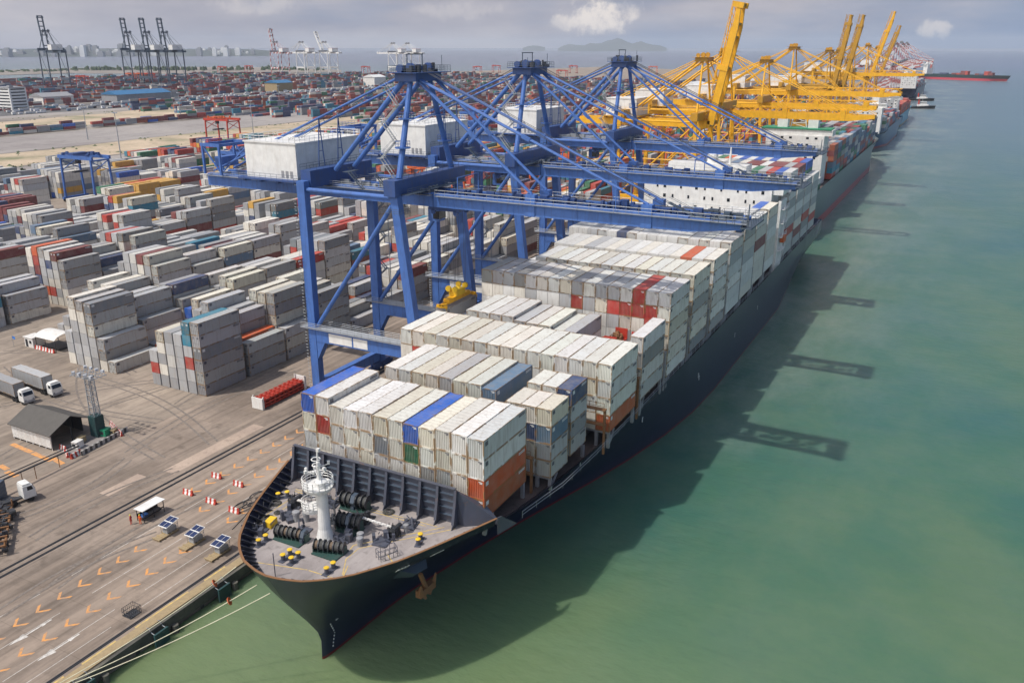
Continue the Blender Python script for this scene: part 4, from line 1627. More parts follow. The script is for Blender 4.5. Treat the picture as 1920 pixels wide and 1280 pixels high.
# painted walkway lines
mb = MB()
z = DZ_F + .012
WL = [((67.2, 58.4), (70.0, 60.1)), ((70.0, 60.1), (72.6, 60.2)), ((72.6, 60.2), (82.3, 51.8)), ((71.9, 61.0), (72.9, 61.2)), ((72.9, 61.2), (81.9, 53.3)), ((80.6, 77.5), (81.6, 54.2)),
      ((80.1, 77.2), (81.0, 55.6)), ((66.0, 62.6), (66.2, 57.8)), ((66.2, 57.8), (69.0, 59.0)), ((71.3, 76.2), (80.0, 76.3)), ((71.3, 75.2), (80.0, 75.3)), ((64.0, 70.6), (66.0, 62.8)), ((73.2, 56.2), (72.0, 54.4))]
for (a, b) in WL:
    a, b = Vector((*a, z)), Vector((*b, z))
    d = (b - a).normalized() * .07
    nn = Vector((-d.y, d.x, 0))
    z += .0007
    mb.add([a + nn, a - nn, b - nn, b + nn], [(0, 1, 2, 3)])
mb.build('walkway_lines', [M['mark_yellow']], SHIP)
# anchor with hawse bolster
anc = thing('x', (0, 0, 0), None, None)
anc.name = 'anchor'
anc.parent = SHIP
anc.location = (77.2 - 200, 53.0 - SC, 10)
mb = MB()
def anchor_pt(u, z_, off):
    t = max(0, min(1, z_ / 16.5)) ** 1.55
    return Vector((interp(z_, STEM) + u, SC - (interp(u, HB_WL) * (1 - t) + interp(u, HB_DECK) * t) - off, z_))


P0 = [anchor_pt(u, z_, -.3) for u, z_ in ((11.2, 9.6), (15.2, 9.2), (15.8, 12.6), (11.2, 13.2))]
ctr = Vector((77.6, 54.6, 11.2))
P1 = [ctr + (p - sum(P0, Vector()) / 4) * .42 for p in P0]
mb.add(P0 + P1, [(0, 1, 5, 4), (1, 2, 6, 5), (2, 3, 7, 6), (3, 0, 4, 7), (4, 5, 6, 7)])
mb.build('hawse_bolster', [M['navy_blue_metal']], anc)
mb = MB()
A_ = Vector((77.7, 54.5, 11.0))
B_ = Vector((79.2, 54.6, 7.6))
mb.beam(A_, B_, .45, .45)
mb.beam(B_ + Vector((-1.7, .2, .2)), B_ + Vector((1.7, .1, .0)), .9, 1.0)
for s_ in (-1, 1):
    mb.beam(B_ + Vector((s_ * 1.6, 0, 0)), B_ + Vector((s_ * 1.75, -.35, 1.7)), .7, .6, .2, .2)
    mb.beam(B_ + Vector((s_ * .9, 0, -.3)), B_ + Vector((s_ * .5, -.1, -1.0)), .5, .5, .3, .3)
mb.build('flukes', [M['rust']], anc)
# draught marks, bow lettering, load marks, hull piping
mb = MB()


def hull_pt(u, z_, off=.03):
    t = max(0, min(1, z_ / 16.5)) ** 1.55
    hb = interp(u, HB_WL) * (1 - t) + interp(u, HB_DECK) * t
    return Vector((interp(z_, STEM) + u, SC - hb - off, z_))


for i in range(9):
    p = hull_pt(1.6, 1.2 + i * .55, .04)
    mb.cbox(p, .14, .06, .22)
p = hull_pt(2.6, 6.1, .05)
mb.cbox(p, .5, .08, .12); mb.cbox(p + Vector((.1, 0, .2)), .15, .08, .4)
# the short pieces of name lettering high on the flare
for (u0, n) in ((9.6, 4), (14.4, 4)):
    for i in range(n):
        a, b = hull_pt(u0 + i * .42, 15.0, .06), hull_pt(u0 + i * .42 + .12, 15.75, .06)
        mb.beam(a, b, .10, .10)
        if i % 2 == 0:
            mb.beam(hull_pt(u0 + i * .42 + .06, 15.35, .07), hull_pt(u0 + i * .42 + .38, 15.35, .07), .09, .09)
for (u, z_) in ((104, 8.5), (104.2, 7.7), (75, 9.5), (135, 8.5), (160, 9), (53, 9.8)):
    p = hull_pt(u, z_, .04)
    mb.cbox(p, .25, .06, 1.1)
    mb.cbox(p + Vector((.2, 0, .3)), .5, .06, .18)
mb.build('hull_markings', [M['hull_mark']], SHIP)

# hatch coamings, lashing bridges and outboard pedestals
BAYS = [(85.4, 12.19, 49.2, 12, 16.3), (100.6, 13.1, 46.7, 14, 15.9), (117.6, 12.19, 44.27, 16, 16.7), (132.3, 12.19, 44.27, 16, 16.9), (147.0, 12.19, 44.27, 16, 16.1), (161.9, 12.19, 44.27, 16, 16.2), (176.9, 12.19, 44.27, 16, 16.1),
        (190.9, 12.19, 44.27, 16, 16.5), (204.2, 12.19, 44.27, 16, 16.7), (217.3, 12.19, 44.27, 16, 17.2), (231.2, 12.19, 44.27, 16, 17.4), (258.6, 12.19, 44.27, 16, 16.4), (272.6, 12.19, 44.27, 16, 15.0), (286.6, 12.19, 44.27, 16, 15.0), (300.6, 12.19, 44.27, 16, 15.0)]
for (x, L, y0, n, zb) in BAYS:
    y1 = y0 + n * 2.53
    mb = MB()
    mb.box(x + .1, x + L - .1, y0 + 5.2, y1 - 5.2, DZ_A, min(zb, 16.1) - .12)
    mb.build('hatch_coaming', [M['deck_red']], SHIP)
    mb = MB()
    for xx in (x + .5, x + L - .5):
        for yy in (y0 + .3, y0 + 2.4, y1 - .3, y1 - 2.4):
            mb.beam((xx, yy, DZ_A), (xx, yy, zb - .06), .5, .45)
        mb.beam((xx, y0 + .1, zb - .25), (xx, y0 + 5.2, zb - .25), .4, .35)
        mb.beam((xx, y1 - .1, zb - .25), (xx, y1 - 5.2, zb - .25), .4, .35)
    mb.beam((x + .5, y0 + .3, DZ_A), (x + 3.0, y0 + .35, zb - .4), .25, .25)
    mb.build('stack_pedestals', [M['grey']], SHIP)
for (xl, y0, y1, zt) in ((98.9, 49, 80, 19.5), (115.6, 44.4, 84.6, 21.5), (131.1, 44.4, 84.6, 21.5), (145.8, 44.4, 84.6, 21.5), (160.6, 44.4, 84.6, 22), (175.5, 44.4, 84.6, 22), (190.0, 44.4, 84.6, 22), (203.6, 44.4, 84.6, 22), (216.9, 44.4, 84.6, 22), (230.4, 44.4, 84.6, 22), (271.7, 44.4, 84.6, 22), (285.7, 44.4, 84.6, 22), (299.7, 44.4, 84.6, 22)):
    mb = MB()
    k = int((y1 - y0) / 5)
    for i in range(k + 1):
        y = y0 + (y1 - y0) * i / k
        mb.beam((xl, y, DZ_A), (xl, y, zt), .35, .35)
    mb.beam((xl, y0 - .2, zt), (xl, y1 + .2, zt), .8, .2)
    mb.beam((xl, y0 - .2, zt - 2.6), (xl, y1 + .2, zt - 2.6), .8, .2)
    mb.rail([(xl - .35, y0, zt + .1), (xl - .35, y1, zt + .1)], 1.1, 2.5, .04, 2)
    mb.build('lashing_bridge', [M['rust'] if xl < 132 else M['grey']], SHIP)
mb = MB()
mb.rail([(90, 45.9, 15.2), (100, 44.4, 15.2), (112, 44.0, 15.2), (160, 44.0, 15.2), (240, 44.0, 15.2), (325, 44.0, 15.2)], 1.0, 3, .035, 2)
mb.build('side_railing', [M['steel']], SHIP)
# step of the bulwark behind the forecastle
mb = MB()
mb.slab([(84.8, 46.8, 15.2), (88.5, 45.9, 15.2), (85.4, 46.6, 17.7), (84.8, 46.8, 17.7)], (0, .12, 0))
mb.slab([(84.8, 82.2, 15.2), (88.5, 83.1, 15.2), (85.4, 82.4, 17.7), (84.8, 82.2, 17.7)], (0, -.12, 0))
mb.build('bulwark_step', [M['slate']], SHIP)
# superstructure: a wide white deckhouse
sp = thing('x', (0, 0, 0), None, None)
sp.name = 'deckhouse'
sp.parent = SHIP
sp.location = (250 - 200, 0, DZ_A)
mb = MB()
mb.box(246.0, 256.0, 46.9, 84.6, DZ_A, 40.4)
mb.box(246.6, 255.5, 43.9, 46.85, 36.2, 40.0)
mb.box(246.9, 255.0, 44.2, 45.0, DZ_A, 34.5)
mb.build('walls', [M['white']], sp)
mb = MB()
mb.box(247.5, 254.5, 55, 78, 40.45, 43.6)
mb.box(245.6, 256.4, 43.6, 84.9, 40.05, 40.44)
mb.lathe((252, 66, 43.6), [(1.6, 0), (1.5, 2.4), (1.0, 2.5)], 14)
mb.build('bridge_top', [M['white']], sp)
mb = MB()
mb.lathe((248.5, 60, 43.65), [(.4, 0), (.3, 3.0), (.15, 5)], 10)
mb.box(248.4, 248.6, 58, 62, 46.4, 46.6)
mb.build('radar_mast', [M['white']], sp)
for z_ in (30.6, 33.4, 36.2):
    for k in range(15):
        y = 49 + k * 2.4
        if (k * 7 + int(z_)) % 5 < 3:
            mb = MB()
            mb.box(245.93, 246.02, y, y + (.55 if k % 4 else .8), z_, z_ + .95)
            mb.build('window', [M['glass']], sp)
mb = MB()
for z_ in (20, 24, 28, 32):
    mb.box(247.4, 254.4, 43.2, 44.15, z_, z_ + .12)
    mb.rail([(247.4, 43.25, z_ + .12), (254.4, 43.25, z_ + .12)], 1.1, 1.6, .05, 2)
    mb.stair((248, 43.7, z_ - 4), (253.5, 43.7, z_), .7)
mb.build('side_stairs', [M['white']], sp)
mb = MB()
mb.box(249.5, 253, 42.9, 44.0, 22.3, 24.2)
mb.build('lifeboat', [M['orange']], sp)
# accommodation ladder at the stern quarter
mb = MB()
mb.stair((322, 43.5, 16), (312, 43.4, 12), 1.0)
mb.build('gangway', [M['steel']], SHIP)
# open-top flat racks with machinery, in the well of the fourth bay
for i, (x, y) in enumerate(((133.2, 52.0), (139.6, 51.9), (138.4, 48.2))):
    e = thing('flat_rack', (x + 3, y + 1.2, 23.2), ['red flat rack of crated machinery at the near end of the ship well', 'red flat rack of crated machinery at the far end of the ship well', 'empty bright red flat rack beside the white starboard stack'][i], 'flat rack', 'flat racks in the open bay')
    mb = MB()
    zb = 22.9
    mb.box(x, x + 6.0, y, y + CW, zb, zb + .35)
    for xx in (x, x + 5.75):
        mb.box(xx, xx + .25, y + .002, y + CW - .002, zb + .36, zb + 2.2)
    mb.build('base_frame', [M['red']], e)
    if i < 2:
        rr2 = random.Random(20 + i)
        mb = MB()
        for k in range(14):
            xx, yy = x + .7 + rr2.uniform(0, 4.2), y + .4 + rr2.uniform(0, 1.4)
            mb.cbox((xx, yy, zb + .4 + rr2.uniform(.3, 1.1)), rr2.uniform(.4, 1.3), rr2.uniform(.3, .9), rr2.uniform(.4, .9), rr2.uniform(0, 1))
        for k in range(10):
            xx, yy = x + .6 + rr2.uniform(0, 4.6), y + .3 + rr2.uniform(0, 1.8)
            mb.tube((xx, yy, zb + .4), (xx + rr2.uniform(-.5, .5), yy, zb + 2.0), .09, 6)
        mb.build('machinery', [M['white_rust'] if i == 0 else M['rust']], e)

# mooring lines from the bow, with rat guards
GY = 87.6
for k, (a, b, lab, t) in enumerate((((62.6, 71.0, 15.9), (47.2, GY, 2.9), 'uppermost pale mooring rope from the bow to the quay', .12),
                                    ((61.6, 66.8, 15.3), (46.4, GY, 2.9), 'middle pale mooring rope with an orange disc near the stem', .13),
                                    ((61.4, 64.6, 15.0), (45.6, GY, 2.9), 'lowest pale mooring rope hanging over the green water', None))):
    a, b = Vector(a), Vector(b)
    e = thing('mooring_rope', b, lab, 'rope', 'mooring ropes at the bow')
    mb = MB()
    pts = []
    for i in range(13):
        f = i / 12
        p = a.lerp(b, f)
        p.z -= 4 * f * (1 - f) * 0.7
        pts.append(p)
    mb.path(pts, .055, 5)
    mb.build('line', [M['rope']], e)
    if t:
        p = a.lerp(b, t)
        p.z -= 4 * t * (1 - t) * .7
        d = (b - a).normalized()
        mb = MB()
        mb.tube(p - d * .04, p + d * .04, .5, 14)
        mb.build('rat_guard', [M['orange']], e)
for (x, lab) in ((46.4, 'low black mooring bollard on the quay edge near the frame corner'), ):
    mb = MB()
    mb.lathe((x, GY, QZ + .2), [(.45, 0), (.34, .1), (.3, .5), (.48, .62), (.4, .8)], 12)
    tag(mb.build('quay_bollard', [M['dark']]), lab, 'bollard')
for i, (x, lab) in enumerate(((50.2, 'dark teal fender panel on the quay wall, nearest the photo corner'), (61.4, 'dark teal fender panel on the quay wall under the mooring ropes'), (72.6, 'dark teal fender panel on the quay wall beside the bow'), (83.8, 'dark teal fender panel on the quay wall under the breakwater'))):
    e = thing('quay_fender', (x, QY - .8, 0), lab, 'fender', 'fenders along the quay wall')
    mb = MB()
    mb.box(x - 1.1, x + 1.1, QY - 1.45, QY - 1.15, -.5, 2.1)
    mb.build('panel', [M['teal']], e)
    mb = MB()
    mb.tube((x, QY - 1.15, .9), (x, QY - .45, .9), .5, 12)
    for s in (-.9, .9):
        mb.path([(x + s, QY - 1.2, 2.0), (x + s, QY - .6, 2.1), (x + s, QY - .05, 2.75), (x + s, QY + .3, 2.6)], .05, 5)
    mb.build('mount', [M['steel']], e)
# ------------------------------------------------------------------ ship-to-shore cranes
def sts_crane(xc, label, mats, group, yl=117.3, yw=89.3, half=11.2, raised=None, ytip=31.0, apex=71.0, gz=46.0, detail=2, house=(122.0, 136.0), wlean=5.6, yrear=152.0, hx=10.5, mirror=None, name='quay_crane', rail_r=0.035):
    """one gantry crane; mats: main, dark, house, roof. Parts hang under one Empty."""
    main, dark, hm, rm = mats
    bq = quay_bend(xc)
    yl, yw, ytip, yrear = yl + bq, yw + bq, ytip + bq, yrear + bq
    house = (house[0] + bq, house[1] + bq)
    root = thing(name, (xc, (yl + yw) / 2, QZ), label, 'crane', group)
    z0 = QZ
    xs = (xc - half, xc + half)
    gx = (xc - 3.0, xc + 3.2)
    sl = 1.0 if detail > 1 else .72
    ywt = yw + wlean
    ztop = gz + 4.3
    for x in xs:
        mb = MB()
        mb.beam((x, yl, z0 + 2.2), (x, yl, ztop), 1.95 * sl, 1.65 * sl, up=(1, 0, 0))
        mb.build('leg', [main], root)
        mb = MB()
        mb.beam((x, yw, z0 + 2.2), (x, ywt, ztop + 1), 1.95 * sl, 1.65 * sl, 1.65 * sl, 1.65 * sl, up=(1, 0, 0))
        mb.build('leg', [main], root)
        # bogies under both legs of this frame
        for y in (yl, yw):
            mb = MB()
            for s in (-2.3, 2.3):
                mb.box(x + s - 2.0, x + s + 2.0, y - .5, y + .5, z0 + .75, z0 + 1.5)
                for k in (-1.4, -.5, .5, 1.4):
                    mb.tube((x + s + k, y - .28, z0 + .42), (x + s + k, y + .28, z0 + .42), .36, 10)
            mb.box(x - 3.2, x + 3.2, y - .6, y + .6, z0 + 1.52, z0 + 2.2)
            mb.build('bogie', [dark], root)
        # cross-quay sill beam, railings and sign panels
        yws = yw + wlean * (18 - z0) / (ztop - z0)
        mb = MB()
        mb.box(x - .9, x + .9, yws + 1.0, yl - 1.15, 16.6, 19.4)
        for yy, sgn in ((yl - 1.1, -1), (yws + 1.05, 1)):
            mb.slab([(x - .8, yy, 16.58), (x - .8, yy + sgn * 2.2, 16.58), (x - .8, yy, 12.6)], (1.6, 0, 0))
        sill = mb.build('sill_beam', [main], root)
        if detail > 1:
            mb = MB()
            mb.box(x - 1.5, x + 1.5, yws - 1.8, yl + 2.6, 19.42, 19.52)
            mb.rail([(x - 1.45, yws - 1.7, 19.5), (x - 1.45, yl + 2.5, 19.5)], 1.15, 1.8, rail_r, 3)
            mb.rail([(x + 1.45, yws - 1.7, 19.5), (x + 1.45, yl + 2.5, 19.5)], 1.15, 1.8, rail_r, 3)
            mb.build('walkway', [M['steel']], sill)
            if x == xs[0]:
                mb = MB()
                mb.box(x - .96, x - .905, yl - 10.6, yl - 4.6, 16.9, 18.9)
                mb.box(x - .96, x - .905, yl - 14.6, yl - 11.0, 16.9, 18.9)
                mb.build('sign_panel', [M['white']], sill)
        # diagonal and upper tie tube of this frame
        mb = MB()
        mb.tube((x, yl - .9, 19.6), (x, ywt + .7, gz + 1.0), .46 * sl, 10)
        mb.build('brace', [main], root)
        mb = MB()
        mb.tube((x, yl - 1.0, gz + 2.6), (x, ywt + .8, gz + 2.6), .46 * sl, 10)
        mb.build('tie_tube', [main], root)
    for y, nm in ((yl, 1), (yw, 0)):
        mb = MB()
        yy = y if nm else y + wlean * (2.6) / (ztop - z0)
        mb.box(xs[0] + 1.0, xs[1] - 1.0, yy - .75, yy + .75, z0 + 2.6, z0 + 4.9)
        mb.build('travel_beam', [main], root)
    # top cross beams along the quay
    mb = MB()
    mb.box(xs[0] + .98, xs[1] - .98, yl - 1.3, yl + 1.3, gz + 2.75, gz + 6.2)
    mb.build('cross_beam', [dark], root)
    mb = MB()
    mb.box(xs[0] - 1.6, xs[1] + 1.6, ywt - 1.3, ywt + 1.3, gz + 3.0, gz + 6.0)
    mb.build('cross_beam', [dark], root)
    # girder (fixed part)
    hy = ywt - 3.6
    for gxx in gx:
        mb = MB()
        mb.box(gxx - .55, gxx + .55, hy, yrear, gz, gz + 2.7)
        if detail > 1:
            k = int((yrear - hy) / 9)
            for i in range(1, k):
                yy = hy + (yrear - hy) * i / k
                mb.box(gxx - .6, gxx + .6, yy - .15, yy + .15, gz - .05, gz + 2.74)
        mb.build('girder', [main], root)
    mb = MB()
    for yy in (hy + .5, hy + 9, (hy + yl) / 2, yl - 3, yl + 3, yrear - .6):
        mb.box(gx[0] + .56, gx[1] - .56, yy - .4, yy + .4, gz + .4, gz + 2.4)
    mb.build('girder_tie', [dark], root)
    # boom
    BO = Vector((xc, hy - .1, gz + 1.3))
    ang = 0.0 if raised is None else R(raised)

    def bp(x, y, z):
        """boom point: local y runs seaward from the hinge"""
        dy = hy - .1 - y
        dz = z - BO.z
        return (x, BO.y - (dy * math.cos(ang) - dz * math.sin(ang)), BO.z + dy * math.sin(ang) + dz * math.cos(ang))

    def bbox(mb, x0, x1, y0, y1, zz0, zz1, zt0=None):
        o = len(mb.v)
        za = zz0 if zt0 is None else zt0
        P8 = [(x0, y0, za), (x1, y0, za), (x1, y1, zz0), (x0, y1, zz0), (x0, y0, zz1), (x1, y0, zz1), (x1, y1, zz1), (x0, y1, zz1)]
        mb.add([bp(*p) for p in P8], [(0, 3, 2, 1), (4, 5, 6, 7), (0, 1, 5, 4), (1, 2, 6, 5), (2, 3, 7, 6), (3, 0, 4, 7)])
    y_a, y_b = ywt - 25.0, ywt - 47.5      # forestay anchor points
    boom = None
    for gxx in gx:
        mb = MB()
        bbox(mb, gxx - .55, gxx + .55, ytip + 9, hy - .15, gz, gz + 2.6)
        bbox(mb, gxx - .55, gxx + .55, ytip, ytip + 8.99, gz, gz + 2.6 - .3, gz + 1.1)
        for yy in (y_a, y_b):
            bbox(mb, gxx - .75, gxx + .75, yy - 1.0, yy + 1.0, gz - .06, gz + 4.0)
        if detail > 1:
            for yy in np.arange(ytip + 10, hy - 3, 6.5):
                bbox(mb, gxx - .62, gxx + .62, yy - .08, yy + .08, gz - .03, gz + 2.63)
        b = mb.build('boom', [main], root)
        boom = boom or b
        if detail > 1:
            mb = MB()
            out = -1 if gxx < xc else 1
            px = gxx + out * .9
            bbox(mb, min(gxx + out * .56, gxx + out * 1.4), max(gxx + out * .56, gxx + out * 1.4), ytip - 1, hy - 1, gz + 2.2, gz + 2.28)
            n = 26
            prev = None
            for i in range(n + 1):
                yy = ytip - 1 + (hy - ytip) * i / n
                for s in (gxx + out * 1.38,):
                    a, c = bp(s, yy, gz + 2.28), bp(s, yy, gz + 3.45)
                    mb.tube(a, c, rail_r, 4, cap=False)
            for zz in (2.85, 3.45):
                mb.tube(bp(gxx + out * 1.38, ytip - 1, gz + zz), bp(gxx + out * 1.38, hy - 1, gz + zz), rail_r, 4, cap=False)
            mb.build('boom_walkway', [M['steel']], b)
    mb = MB()
    for yy in (ytip + .6, ytip + 7.5, y_b, (y_a + y_b) / 2, y_a, hy - 8, hy - 1.2):
        bbox(mb, gx[0] + .56, gx[1] - .56, yy - .45, yy + .45, gz + .5, gz + 2.3)
    if detail > 1:
        rr = random.Random(int(xc))
        # cable trays, sheaves and tip platform
        for k in range(46):
            yy = rr.uniform(ytip + 2, hy - 3)
            w = rr.uniform(.3, 1.5)
            xx = rr.uniform(gx[0] + .7, gx[1] - 1.6)
            bbox(mb, xx, xx + w, yy, yy + rr.uniform(.3, 1.8), gz + 1.9, gz + 2.4 + rr.uniform(.2, 1.3))
        for xx in np.arange(gx[0] + .9, gx[1] - .5, .75):
            bbox(mb, xx - .05, xx + .05, ytip + 3, hy - 2, gz + 1.7, gz + 1.85)
    mb.build('boom_tie', [dark], root)
    if detail > 1:
        mb = MB()
        bbox(mb, gx[0] - 1.6, gx[1] + 1.6, ytip - 1.9, ytip - .05, gz + 1.5, gz + 1.75)
        cs = [(gx[0] - 1.5, ytip - 1.8), (gx[1] + 1.5, ytip - 1.8), (gx[1] + 1.5, ytip + 5), (gx[0] - 1.5, ytip + 5), (gx[0] - 1.5, ytip - 1.8)]
        if raised is None:
            mb.rail([(x, y, gz + 1.8) for x, y in cs], 1.2, 1.3, rail_r, 3)
            mb.beam((gx[0] - 1.2, ytip - 1.2, gz + 1.7), (gx[0] - 1.2, ytip - 1.2, gz + 5.6), .18, .18)
            mb.stair((gx[0] + 1.2, ytip + 13, gz + 4.4), (gx[0] + 1.2, ytip + 8.5, gz + 2.5), .9)
            rr = random.Random(int(xc) + 3)
            for k in range(16):
                xx, yy = rr.uniform(gx[0] - 1, gx[1] + .3), rr.uniform(ytip - 1, ytip + 8)
                mb.box(xx, xx + rr.uniform(.3, 1.2), yy, yy + rr.uniform(.3, 1.6), gz + 1.9, gz + 2.3 + rr.uniform(.1, 1.0))
        mb.build('tip_platform', [M['navy_blue_metal'] if main is M['blue'] else dark], root)
        for i, (yy, g_) in enumerate(((hy - 6, 0), (ytip + 22, 1))):
            if raised is None:
                mb = MB()
                mb.beam((gx[0] - .9, yy, gz + 2.7), (gx[0] - .9, yy, gz + 6.2), .16, .16)
                mb.beam((gx[1] + .9, yy, gz + 2.7), (gx[1] + .9, yy, gz + 6.2), .16, .16)
                mb.beam((gx[0] - .9, yy, gz + 6.1), (gx[1] + .9, yy, gz + 6.1), .14, .14)
                mb.build('lamp_frame', [main], root)
    if detail == 1:
        mb = MB()
        for x in xs:
            mb.tube((x, yl - .8, gz - 12), (x, (yl + ywt) / 2, gz + .5), .22, 6)
            mb.tube((x, ywt + .6, gz - 12), (x, (yl + ywt) / 2, gz + .5), .22, 6)
            mb.tube((x, yl - .8, gz - 12), (x, ywt + .4, gz - 12), .25, 6)
            mb.rail([(x - 1, ywt, gz + 6.2), (x - 1, yl, gz + 6.2)], 1.2, 2.5, .06, 2)
        for yy in (yl, ywt):
            mb.tube((xs[0], yy, gz - 12), (xc, yy, gz + 2.6), .22, 6)
            mb.tube((xs[1], yy, gz - 12), (xc, yy, gz + 2.6), .22, 6)
        mb.build('portal_brace', [main], root)
        mb = MB()
        n_ = 16
        for i in range(n_):
            f0, f1 = i / n_, (i + 1) / n_
            y0_, y1_ = ytip + (hy - ytip) * f0, ytip + (hy - ytip) * f1
            for gxx in gx:
                zt0, zt1 = (gz + 2.6, gz + 4.4) if i % 2 == 0 else (gz + 4.4, gz + 2.6)
                mb.tube(bp(gxx, y0_, zt0), bp(gxx, y1_, zt1), .11, 5)
                mb.tube(bp(gxx, y0_, gz + 4.4), bp(gxx, y1_, gz + 4.4), .12, 5)
            mb.tube(bp(gx[0], y0_, gz + 4.4), bp(gx[1], y1_, gz + 4.4), .10, 5)
        mb.build('boom_lattice', [main], root)
    # A-frame
    ya = ywt + 1.4
    za = apex
    pyl = [((xs[0] + 1.8, ywt, gz + 6.0), (gx[0] - .3, ya - .6, za - 1.6)), ((xs[1] - 1.8, ywt, gz + 6.0), (gx[1] + .3, ya - .6, za - 1.6))]
    for a, b in pyl:
        mb = MB()
        mb.tube(a, b, .62 * sl, 10, .52 * sl)
        if detail > 1:
            for f in (.32, .62):
                p = Vector(a).lerp(Vector(b), f)
                mb.tube(p - Vector((0, 0, .1)), p + Vector((0, 0, .12)), 1.5, 10)
                ring = [p + Vector((1.45 * math.cos(t), 1.45 * math.sin(t), .12)) for t in [2 * math.pi * i / 10 for i in range(11)]]
                mb.rail(ring, 1.1, 1.0, rail_r, 2)
        mb.build('pylon', [main], root)
    for gxx in gx:
        mb = MB()
        mb.tube((gxx, yl - 1.9, gz + 5.6), (gxx, ya + 1.0, za - 1.2), .52 * sl, 10)
        mb.build('rear_strut', [main], root)
        mb = MB()
        mb.tube((gxx, ya + 1.6, za - .6), (gxx, yrear - 1.5, gz + 3.2), .25 * sl, 8)
        mb.build('backstay', [main], root)
        for yy in (y_a, y_b):
            tgt = Vector(bp(gxx, yy, gz + 4.0))
            src = Vector((gxx, ya - 1.4, za - .8))
            mb = MB()
            if raised is None:
                mb.tube(src, tgt, (.24 if yy == y_a else .21) * sl, 8)
                mb.tube(src + Vector((.55, 0, .1)), tgt + Vector((.35, 0, 0)), .16, 6)
                mid = src.lerp(tgt, .5)
                dd = (tgt - src).normalized()
                mb.beam(mid - dd * .9, mid + dd * .9, .5, .7)
            else:
                # slack folded links while the boom is up
                kn = src.lerp(tgt, .5) + Vector((0, -1.5, -7 if yy == y_a else -12))
                mb.tube(src, kn, .24, 6)
                mb.tube(kn, tgt, .24, 6)
            mb.build('forestay', [main], root)
        if detail > 1:
            # lattice post carrying the backstay over the machinery house
            f = 0.40
            p = Vector((gxx, ya + 1.6, za - .6)).lerp(Vector((gxx, yrear - 1.5, gz + 3.2)), f)
            mb = MB()
            for s in (-1.3, 1.3):
                mb.tube((gxx - .0 + s, p.y, gz + 2.7), (gxx, p.y, p.z), .12, 6)
            for t in (.25, .5, .75):
                mb.tube((gxx - 1.3 * (1 - t), p.y, gz + 2.7 + (p.z - gz - 2.7) * t), (gxx + 1.3 * (1 - t), p.y, gz + 2.7 + (p.z - gz - 2.7) * t), .08, 5)
            mb.build('stay_post', [dark], root)
    mb = MB()
    mb.box(gx[0] - 1.4, gx[1] + 1.4, ya - 2.6, ya + 2.2, za - 1.5, za)
    mb.box(gx[0] - 2.4, gx[1] + 3.8, ya - 3.4, ya + 3.2, za + .02, za + .14)
    for gxx in gx:
        mb.tube((gxx - .35, ya - .5, za + .95), (gxx + .35, ya - .5, za + .95), .9, 14)
        mb.tube((gxx - 1.3, ya + 1.2, za + .8), (gxx - .6, ya + 1.2, za + .8), .75, 14)
    top = mb.build('apex_platform', [dark], root)
    if detail > 1:
        mb = MB()
        rr = random.Random(int(xc) + 21)
        for k in range(18):
            xx, yy = rr.uniform(gx[0] - 2, gx[1] + 2.6), rr.uniform(ya - 3, ya + 2.4)
            mb.box(xx, xx + rr.uniform(.2, .9), yy, yy + rr.uniform(.2, .9), za + .15, za + .3 + rr.uniform(.3, 1.6))
        mb.build('apex_machinery', [M['dark']], top)
    if detail > 1:
        mb = MB()
        cs = [(gx[0] - 2.3, ya - 3.3), (gx[1] + 3.7, ya - 3.3), (gx[1] + 3.7, ya + 3.1), (gx[0] - 2.3, ya + 3.1), (gx[0] - 2.3, ya - 3.3)]
        mb.rail([(x, y, za + .14) for x, y in cs], 1.2, 1.2, rail_r, 3)
        for s in (gx[0] + .6, gx[1] - .4):
            mb.beam((s, ya + .6, za + .1), (s, ya + .6, za + 3.4), .16, .16)
        mb.beam((gx[0] + .4, ya + .6, za + 3.4), (gx[1] - .2, ya + .6, za + 3.4), .25, .2)
        mb.tube((gx[1] + 2.6, ya - 2, za), (gx[1] + 2.6, ya - 2, za + 3.2), .06, 5)
        mb.tube((gx[0] - 1.9, ya - 2, za), (gx[0] - 1.9, ya - 2, za + 2.4), .06, 5)
        mb.build('apex_railing', [M['navy_blue_metal'] if main is M['blue'] else dark], top)
        # stair flights inside the A-frame
        mb = MB()
        p = Vector((xs[0] + 3.2, ywt + 2.2, gz + 6))
        for i in range(5):
            q = p + Vector((0.55, 3.2 if i % 2 == 0 else -3.2, 3.3))
            mb.stair(p, q, .8)
            mb.box(q.x - .8, q.x + .9, q.y - .6, q.y + .6, q.z, q.z + .06)
            p = q
        mb.build('stairs', [M['steel']], root)
    # machinery house
    hz1_ = gz + 3.55 + 7.2
    y0, y1 = house
    hz0 = gz + 3.55
    hz1 = hz0 + (7.2 if detail > 1 else 6.5)
    h = thing('x', (0, 0, 0), None, None)
    h.name = 'machinery_house'
    h.parent = root
    h.location = (0, (y0 + y1) / 2 - root.location.y, hz0 - QZ)
    mb = MB()
    mb.box(xc - hx + 3.2, xc + hx + 3.2, y0, y1, hz0, hz1)
    if detail > 1:
        for i in range(1, 10):
            xx = xc - hx + 3.2 + 2 * hx * i / 10
            mb.box(xx - .04, xx + .04, y0 - .03, y0 - .002, hz0 + .1, hz1 - .1)
    mb.build('walls', [hm], h)
    mb = MB()
    mb.box(xc - hx + 3.0, xc + hx + 3.4, y0 - .25, y1 + .25, hz1 + .01, hz1 + .3)
    mb.build('roof', [rm], h)
    mb = MB()
    mb.box(xc - hx + 1.6, xc + hx + 4.4, y0 - 1.8, y1 + 1.2, hz0 - .35, hz0 - .02)
